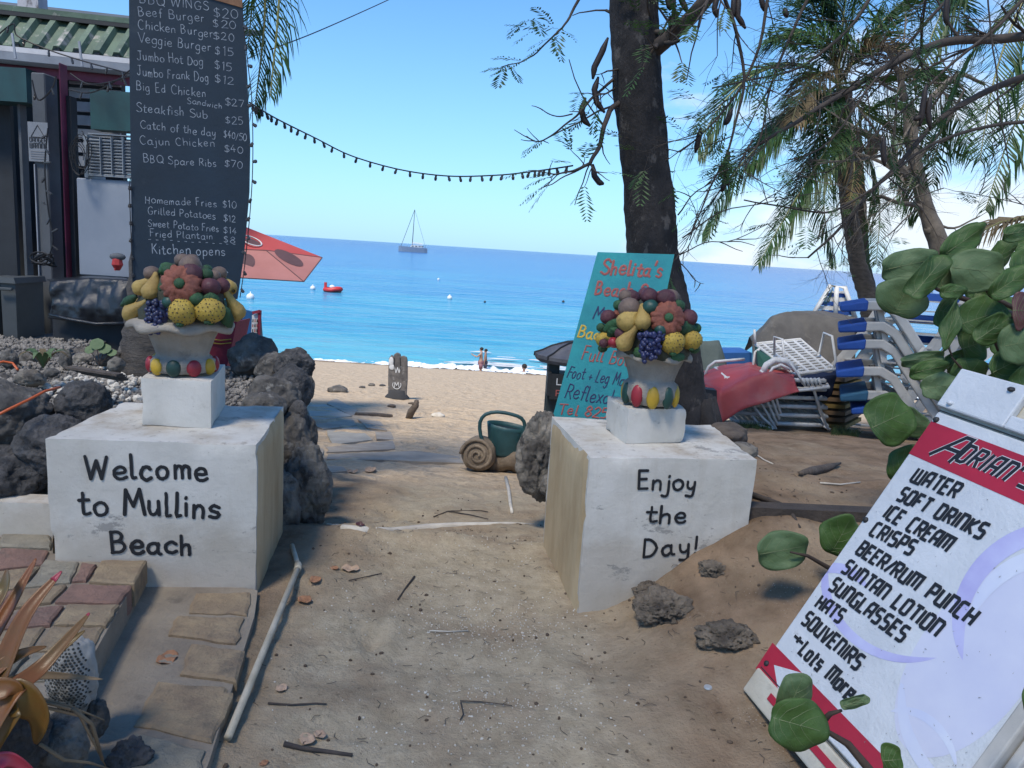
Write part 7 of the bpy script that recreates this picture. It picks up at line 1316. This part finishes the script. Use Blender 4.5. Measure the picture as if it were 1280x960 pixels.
t=thing('canvas_bag','tall dark red canvas bin with pale stripes behind the Welcome fruit basket','bag',W(275,468,Yr)); O=[(264,408),(296,402),(288,440),(281,468),(262,462),(258,440)]; mb=MB(); F3=[W(u,v,Yr) for u,v in O]; n=6; mb.add(F3+[q+Vector((0,.3,0)) for q in F3],[tuple(range(n)),tuple(reversed(range(n,2*n)))]+[(i,i+n,(i+1)%n+n,(i+1)%n) for i in range(n)]); mb.build('canvas',M['redbag'],t)
for v0 in (424,428.5): mb=MB(); mb.tube([W(264,v0,Yr-.01),W(276,v0+1.5,Yr-.012),W(289,v0,Yr-.01)],.004,5); mb.build('stripe',M['yellow_paint'],t)
Yr=7.6
t=thing('notice_board','blue board with a white patterned poster in front of the sea beside the terrace boulders','notice board',W(312,440,Yr)); mb=MB(); mb.hexa(W(300,386,Yr),W(315,390,Yr),W(313,440,Yr),W(298,440,Yr),(0,.05,0)); mb.build('blue_side',M['bluep'],t)
mb=MB(); mb.hexa(W(315,394,Yr-.02),W(324,391,Yr-.02),W(323,440,Yr-.02),W(313,440,Yr-.02),(0,.03,0)); o=mb.build('poster',M['whitep'],t)
for i in range(3):
    for j in range(5): mb=MB(); mb.box(W(316.2+i*2.6-j*.15,401+j*6.2,Yr-.045),(.010,.004,.03)); mb.build('poster_mark',M['red_paint'] if (i+j)%2 else M['dark'],o)
mb=MB(); mb.beam(W(325,388,Yr-.02),W(322.5,440,Yr-.02),.025,.03,up=(0,1,0)); mb.build('red_frame',M['redbag'],t); mb=MB(); mb.beam(W(316,391,Yr-.03),W(325,389,Yr-.03),.03,.03); mb.build('red_frame',M['redbag'],t)
mb=MB(); mb.tube([W(299,390,7.0),W(296,410,7.0),W(291,446,7.0)],.02,6); tag(mb.build('white_pole',M['pipe'],smooth=True),'thin white pole between the red canvas and the blue board','pole')
# ------------------------------------------------ string lights
def wire(L,name,label,cat,r=.0035,mt='wire',bulbs=None,par=None,hang=.05,blen=.028):
    Q=[W(*q) for q in L]; S_=[]
    for i in range(len(Q)-1):
        for f in np.linspace(0,1,9)[:-1]:
            p0=Q[max(i-1,0)];p1=Q[i];p2=Q[i+1];p3=Q[min(i+2,len(Q)-1)]; f=float(f); S_.append(.5*((2*p1)+(p2-p0)*f+(2*p0-5*p1+4*p2-p3)*f*f+(3*p1-p0-3*p2+p3)*f**3))
    S_.append(Q[-1]); t=thing(name,label,cat,Q[0]); mb=MB(); mb.tube(S_,r,5,cap=False); mb.build('cable',M[mt],t)
    if bulbs:
        D=[0]
        for i in range(1,len(S_)): D.append(D[-1]+(S_[i]-S_[i-1]).length)
        first=None
        for j in range(bulbs):
            d=D[-1]*(j+.5)/bulbs; i=max(q for q in range(len(D)) if D[q]<=d); i=min(i,len(S_)-2); p=S_[i].lerp(S_[i+1],(d-D[i])/(D[i+1]-D[i]+1e-9)); a=random.uniform(-.35,.35)*hang/.05; dr=Vector((math.sin(a),random.uniform(-.3,.3),-math.cos(a)))
            mb=MB(); mb.tube([p,p+dr*blen*.9,p+dr*blen,p+dr*blen*1.9,p+dr*blen*2.1],[.009,.009,.012,.010,.002],6); mb.build('bulb',M['bulb'],t)
    return t
wire([(312,128,5.0),(345,148,5.6),(395,173,6.2),(440,195,6.5),(500,212,6.5),(560,220,6.4),(620,219,6.1),(660,215,5.8),(690,211,5.3),(716,207,5.1)],'string_lights','black string of lights sagging from the menu board to the big tree','string lights',.0055,bulbs=36,blen=.022)
wire([(338,62,5.2),(400,38,6.0),(485,0,7.5),(520,-18,8)],'overhead_cable','thin black cable rising from the palm across the top of the sky','cable',.004)
wire([(303,20,5.0),(311,90,5.0),(315,130,5.0),(316,200,5.0),(313,260,5.0),(306,330,5.0),(300,372,5.0)],'string_lights','string of small lights stapled down the right edge of the menu board','string lights',.003,bulbs=15,hang=.3,blen=.014)
wire([(163,222,4.85),(162,240,4.86),(164,300,4.86),(166,352,4.86)],'string_lights','lights cable down the left edge of the menu board','string lights',.003,bulbs=6,blen=.012)
# ------------------------------------------------ beach bar on the left
BB=thing('beach_bar','beach bar shack with green metal roof, magenta post and white gutter behind the menu board','building',W(60,455,7.6))
def pb(u0,v0,u1,v1,Y,d,name,mt,bev=0):
    a,b=W(u0,v0,Y),W(u1,v1,Y); mb=MB(); mb.hexa(Vector((a.x,Y,b.z)),Vector((b.x,Y,b.z)),Vector((b.x,Y,a.z)),Vector((a.x,Y,a.z)),(0,d,0)); o=mb.build(name,M[mt],BB)
    if bev: md=o.modifiers.new('b','BEVEL'); md.width=bev
    return o
pb(-400,40,160,470,9.6,.1,'back_wall','darkwall'); pb(-420,60,-380,480,7.4,2.3,'side_wall','darkwall'); 
pb(-260,110,28,470,7.9,.05,'dark_shutter','darkwall'); pb(-60,345,60,470,7.7,.6,'counter','darkwall')
pb(20,100,40,470,7.75,.1,'grey_panel','greywall'); pb(38,90,70,455,7.35,.2,'grey_column','greywall',.01); pb(42,205,54,455,7.33,.02,'pale_strip','clap')
pb(73,78,88,455,7.2,.12,'magenta_post','magenta',.008); pb(88,120,94,455,7.28,.1,'dark_gap','darkwall')
pb(-80,78,34,128,7.6,.3,'teal_board','tealp')
for i in range(7): pb(86,92+i*17,150,108.4+i*17,8.0+.0*i,.03,'clapboard','clap'); 
pb(112,112,175,165,7.7,.2,'teal_awning','tealp')
pb(95,222,168,348,7.15,.6,'white_cabinet','cabinet',.01)
o=pb(104,168,110,222,7.14,.3,'louvre_side','louver'); 
pb(110,166,168,171,7.12,.1,'louvre_frame','louver'); pb(110,218,168,223,7.12,.1,'louvre_frame','louver'); pb(110,171,168,218,7.22,.05,'louvre_back','darkwall')
for i in range(12):
    a,b=W(111,174+i*3.9,7.13),W(168,174+i*3.9,7.13); mb=MB(); mb.box(((a.x+b.x)/2,7.14,a.z),(b.x-a.x,.035,.012),R=Matrix.Rotation(.5,3,'X')); mb.build('louvre_slat',M['louver'],BB)
for u in (124,138,152): pb(u,171,u+2,218,7.10,.03,'louvre_bar','louver')
# gutter, fascia, roof
ga,gb=W(-300,38,7.35),W(196,88,7.9)
mb=MB(); pr=[(-.07,.07),(-.085,.02),(-.075,-.05),(-.02,-.075),(.04,-.07),(.05,.06)]; 
def gpt(f,q): p=ga.lerp(gb,f); return p+Vector((0,q[0],q[1]))
for a,b in ((0,1),(1,2),(2,3),(3,4),(4,5)):
    mb.add([gpt(0,pr[a]),gpt(1,pr[a]),gpt(1,pr[b]),gpt(0,pr[b])],[(0,1,2,3)])
mb.build('gutter',M['gutter'],BB,thick=.008)
mb=MB(); mb.beam(ga+Vector((0,.07,-.10)),gb+Vector((0,.07,-.10)),.04,.12); mb.build('magenta_fascia',M['magenta'],BB)
for u,v in ((103,62),(20,52)): mb=MB(); p=W(u,v,7.5); mb.beam(p+Vector((0,-.05,.06)),p+Vector((.02,-.05,-.16)),.018,.012,up=(0,1,0)); mb.build('gutter_bracket',M['gutter'],BB)
eA,eB=ga+Vector((0,.0,.09)),gb+Vector((0,.0,.09)); run=Vector((0,.36,.36)); w_=(eB-eA)
mb=MB(); mb.hexa(eA,eB,eB+run,eA+run,(0,0.02,-.04)); mb.build('roof',M['roofm'],BB)
nR=19; un=w_.cross(run).normalized()
if un.z<0: un=-un
for i in range(nR+1):
    f=i/nR; a=eA.lerp(eB,f); mb=MB(); s_=w_.normalized(); P_=[a-s_*.05,a-s_*.025+un*.045,a+s_*.025+un*.045,a+s_*.05]; mb.add([p+un*.002 for p in P_]+[p+run+un*.002 for p in P_],[(0,1,5,4),(1,2,6,5),(2,3,7,6),(0,3,2,1),(4,5,6,7)]); mb.build('roof_rib',M['roofm'],BB)
    if i<nR: mb=MB(); b=a+w_/nR*.0; mb.tube([a+un*.01+Vector((0,-.01,0)),a+un*.01+Vector((0,.05,0))],.03,6); mb.build('rib_end',M['dark'],BB)
mb=MB(); mb.beam(eA+run+un*.05,eB+run+un*.05,.14,.05); mb.build('ridge_flashing',M['roofm'],BB); mb=MB(); mb.beam(eA+run-Vector((0,.08,-.01)),eB+run-Vector((0,.08,-.01)),.05,.08); mb.build('ridge_gap',M['dark'],BB)
mb=MB(); mb.hexa(eA+run*1.02+Vector((0,.1,.02)),eB+run*1.02+Vector((0,.1,.02)),eB+run*1.02+Vector((0,2.8,.75)),eA+run*1.02+Vector((0,2.8,.75)),(0,.05,-.05)); mb.build('upper_roof',M['greywall'],BB)
a=W(42,34,8.3); mb=MB(); mb.box((a.x,8.3,a.z+.8),(.21,.16,1.7)); o=mb.build('peeling_column',M['peel'],BB)
# warning sign
a,b=W(35,152,7.33),W(62,203,7.33); t=thing('warning_sign','small grey electricity warning sign on the column of the bar','sign',((a.x+b.x)/2,7.33,b.z)); mb=MB(); mb.hexa(Vector((a.x,7.32,b.z)),Vector((b.x,7.32,b.z)),Vector((b.x,7.32,a.z)),Vector((a.x,7.32,a.z)),(0,.008,0)); mb.build('plate',M['signpaper'],t)
cx_=(a.x+b.x)/2; w2=(b.x-a.x); hz=(a.z-b.z); mb=MB(); ribbon(mb,[(-.35*w2,0),(0,.30*hz),(.35*w2,0),(-.35*w2,0)],.008,lambda x,y,z:Vector((cx_+x,7.318-z,b.z+hz*.62+y)),.001,cap=False); mb.build('triangle_mark',M['black'],t)
for s,y,h in (('DANGER',.50,.035),('WARNING',.34,.045)): mb=MB(); text(mb,s,Vector((a.x+.08*w2,7.318,b.z+hz*y)),Vector((b.x-.08*w2,7.318,b.z+hz*y)),(0,-1,0),h,.006,font=BLOCK,off=.001,dome=.0005,cap=False); mb.build('sign_text',M['black'],t)
for j in range(4): mb=MB(); mb.box((cx_,7.317,b.z+hz*(.26-.06*j)),(w2*.8,.001,.007)); mb.build('small_print',M['grime2'],t)
# plastic sheeted table, wheelie bins
t=thing('covered_table','low table under a shiny black plastic sheet in front of the white cabinet','table',W(110,452,6.6)); pk=[[(62,349,7.0),(110,345,7.0),(160,348,7.0)],[(60,352,6.62),(110,348,6.6),(163,350,6.62)],[(62,380,6.56),(108,385,6.54),(162,384,6.56)],[(58,398,6.60),(110,404,6.58),(160,402,6.6)]]
mb=MB(); mb.grid(lambda a,b:interp(pk,a,b),60,34); V=np.array([tuple(v) for v in mb.v]); V[:,1]+=.05*fbm(V*np.array([3,3,3]),4,91)-.05*np.abs(fbm(V*np.array([5,4,2]),3,93)); mb.v=[tuple(v) for v in V.tolist()]; mb.build('plastic_sheet',M['blackplastic'],t,smooth=True,thick=.006)
a,b=W(62,398,6.66),W(160,455,6.66); mb=MB(); mb.hexa(Vector((a.x,6.7,b.z)),Vector((b.x,6.7,b.z)),Vector((b.x,6.7,a.z+.3)),Vector((a.x,6.7,a.z+.3)),(0,.3,0)); mb.build('table_body',M['darkwall'],t)
mb=MB(); mb.tube([W(62,393,6.5),W(85,399,6.48),(W(120,405,6.48)),W(160,404,6.5)],.016,6); mb.build('sheet_hem',M['blackplastic'],t,smooth=True)
for k_,(u0,u1) in enumerate(((-30,2),(0,24))):
    Y=6.9-.1*k_; a,b=W(u0,346,Y),W(u1,455,Y); t=thing('wheelie_bin',('grey wheelie bin cut by the left edge of the picture','grey wheelie bin standing right beside the edge one')[k_],'bin',((a.x+b.x)/2,Y,b.z),'grey bins by the bar'); w_=b.x-a.x
    mb=MB(); mb.hexa(Vector((a.x+.05*w_,Y,b.z)),Vector((b.x-.05*w_,Y,b.z)),Vector((b.x,Y,a.z-.05)),Vector((a.x,Y,a.z-.05)),(0,.4,0)); mb.build('body',M['bincan'],t); mb=MB(); mb.hexa(Vector((a.x-.02,Y-.03,a.z-.05)),Vector((b.x+.02,Y-.03,a.z-.05)),Vector((b.x+.0,Y-.02,a.z)),Vector((a.x,Y-.02,a.z)),(0,.45,0)); o=mb.build('lid',M['bincan'],t); mb=MB(); mb.tube([Vector((a.x,Y-.05,a.z-.10)),Vector((b.x,Y-.05,a.z-.10))],.014,6); mb.build('handle',M['bincan'],t)
a=W(150,333,6.9); t=thing('red_ornament','little grey and red ornament hanging beside the palm trunk','ornament',a); mb=MB(); mb.ball(W(147,321,6.9),(.075,.04,.035),10,6); mb.build('grey_top',M['greywall'],t,smooth=True); mb=MB(); mb.lathe(W(147,338,6.9),[(.02,0),(.05,.05),(.04,.10),(.02,.12)],8); mb.tube([W(145,330,6.88),W(144,338,6.88)],.01,5); mb.build('red_body',M['ornament'],t)
wire([(-20,60,7.1),(15,30,7.0),(22,45,7.0),(60,62,7.0),(110,78,6.9),(163,92,6.6)],'string_lights','tangled cable of lights looping along the gutter of the bar','string lights',.006,bulbs=8)
wire([(88,92,7.0),(110,105,6.9),(135,103,6.8),(163,95,6.4)],'string_lights','lower loop of lights between magenta post and menu board','string lights',.006,bulbs=3); wire([(86,112,7.0),(112,116,6.9),(140,104,6.8),(162,88,6.5)],'string_lights','second drooping loop of lights by the magenta post','string lights',.006,bulbs=3)
wire([(40,100,7.1),(48,125,7.1),(64,112,7.1),(70,95,7.1)],'string_lights','short loop of cable at the head of the grey column','string lights',.007,bulbs=2)
wire([(60,160,7.1),(56,210,7.1),(60,260,7.1),(66,300,7.1),(58,330,7.1)],'string_lights','lights cable wound down the grey column of the bar','string lights',.007,bulbs=10,hang=.3,blen=.03)
mb=MB(); c=W(97,200,7.0)
for i in range(9):
    mb.tube([c+Vector(((.05+.012*(i%4))*math.cos(a)+.01*math.sin(3*a+i),.01*i,(.13+.012*(i%5))*math.sin(a)+.012*i)) for a in np.linspace(.3*i,5.2+i*.35,12)],.0035,5,cap=False)
o=tag(mb.build('cable_coil',M['wire']),'hanging coil of black cable beside the louvre grille','cable'); o['kind']='stuff' if False else ''
del o['kind']
mb=MB(); c=W(54,322,7.0)
for i in range(6): mb.tube([c+Vector((.09*math.cos(a+i),.02*i-.05,.05*math.sin(a+i*2)-.006*i)) for a in np.linspace(0,5.5,10)],.008,5,cap=False)
tag(mb.build('cable_coil',M['wire']),'knot of black cable at the foot of the grey column','cable')
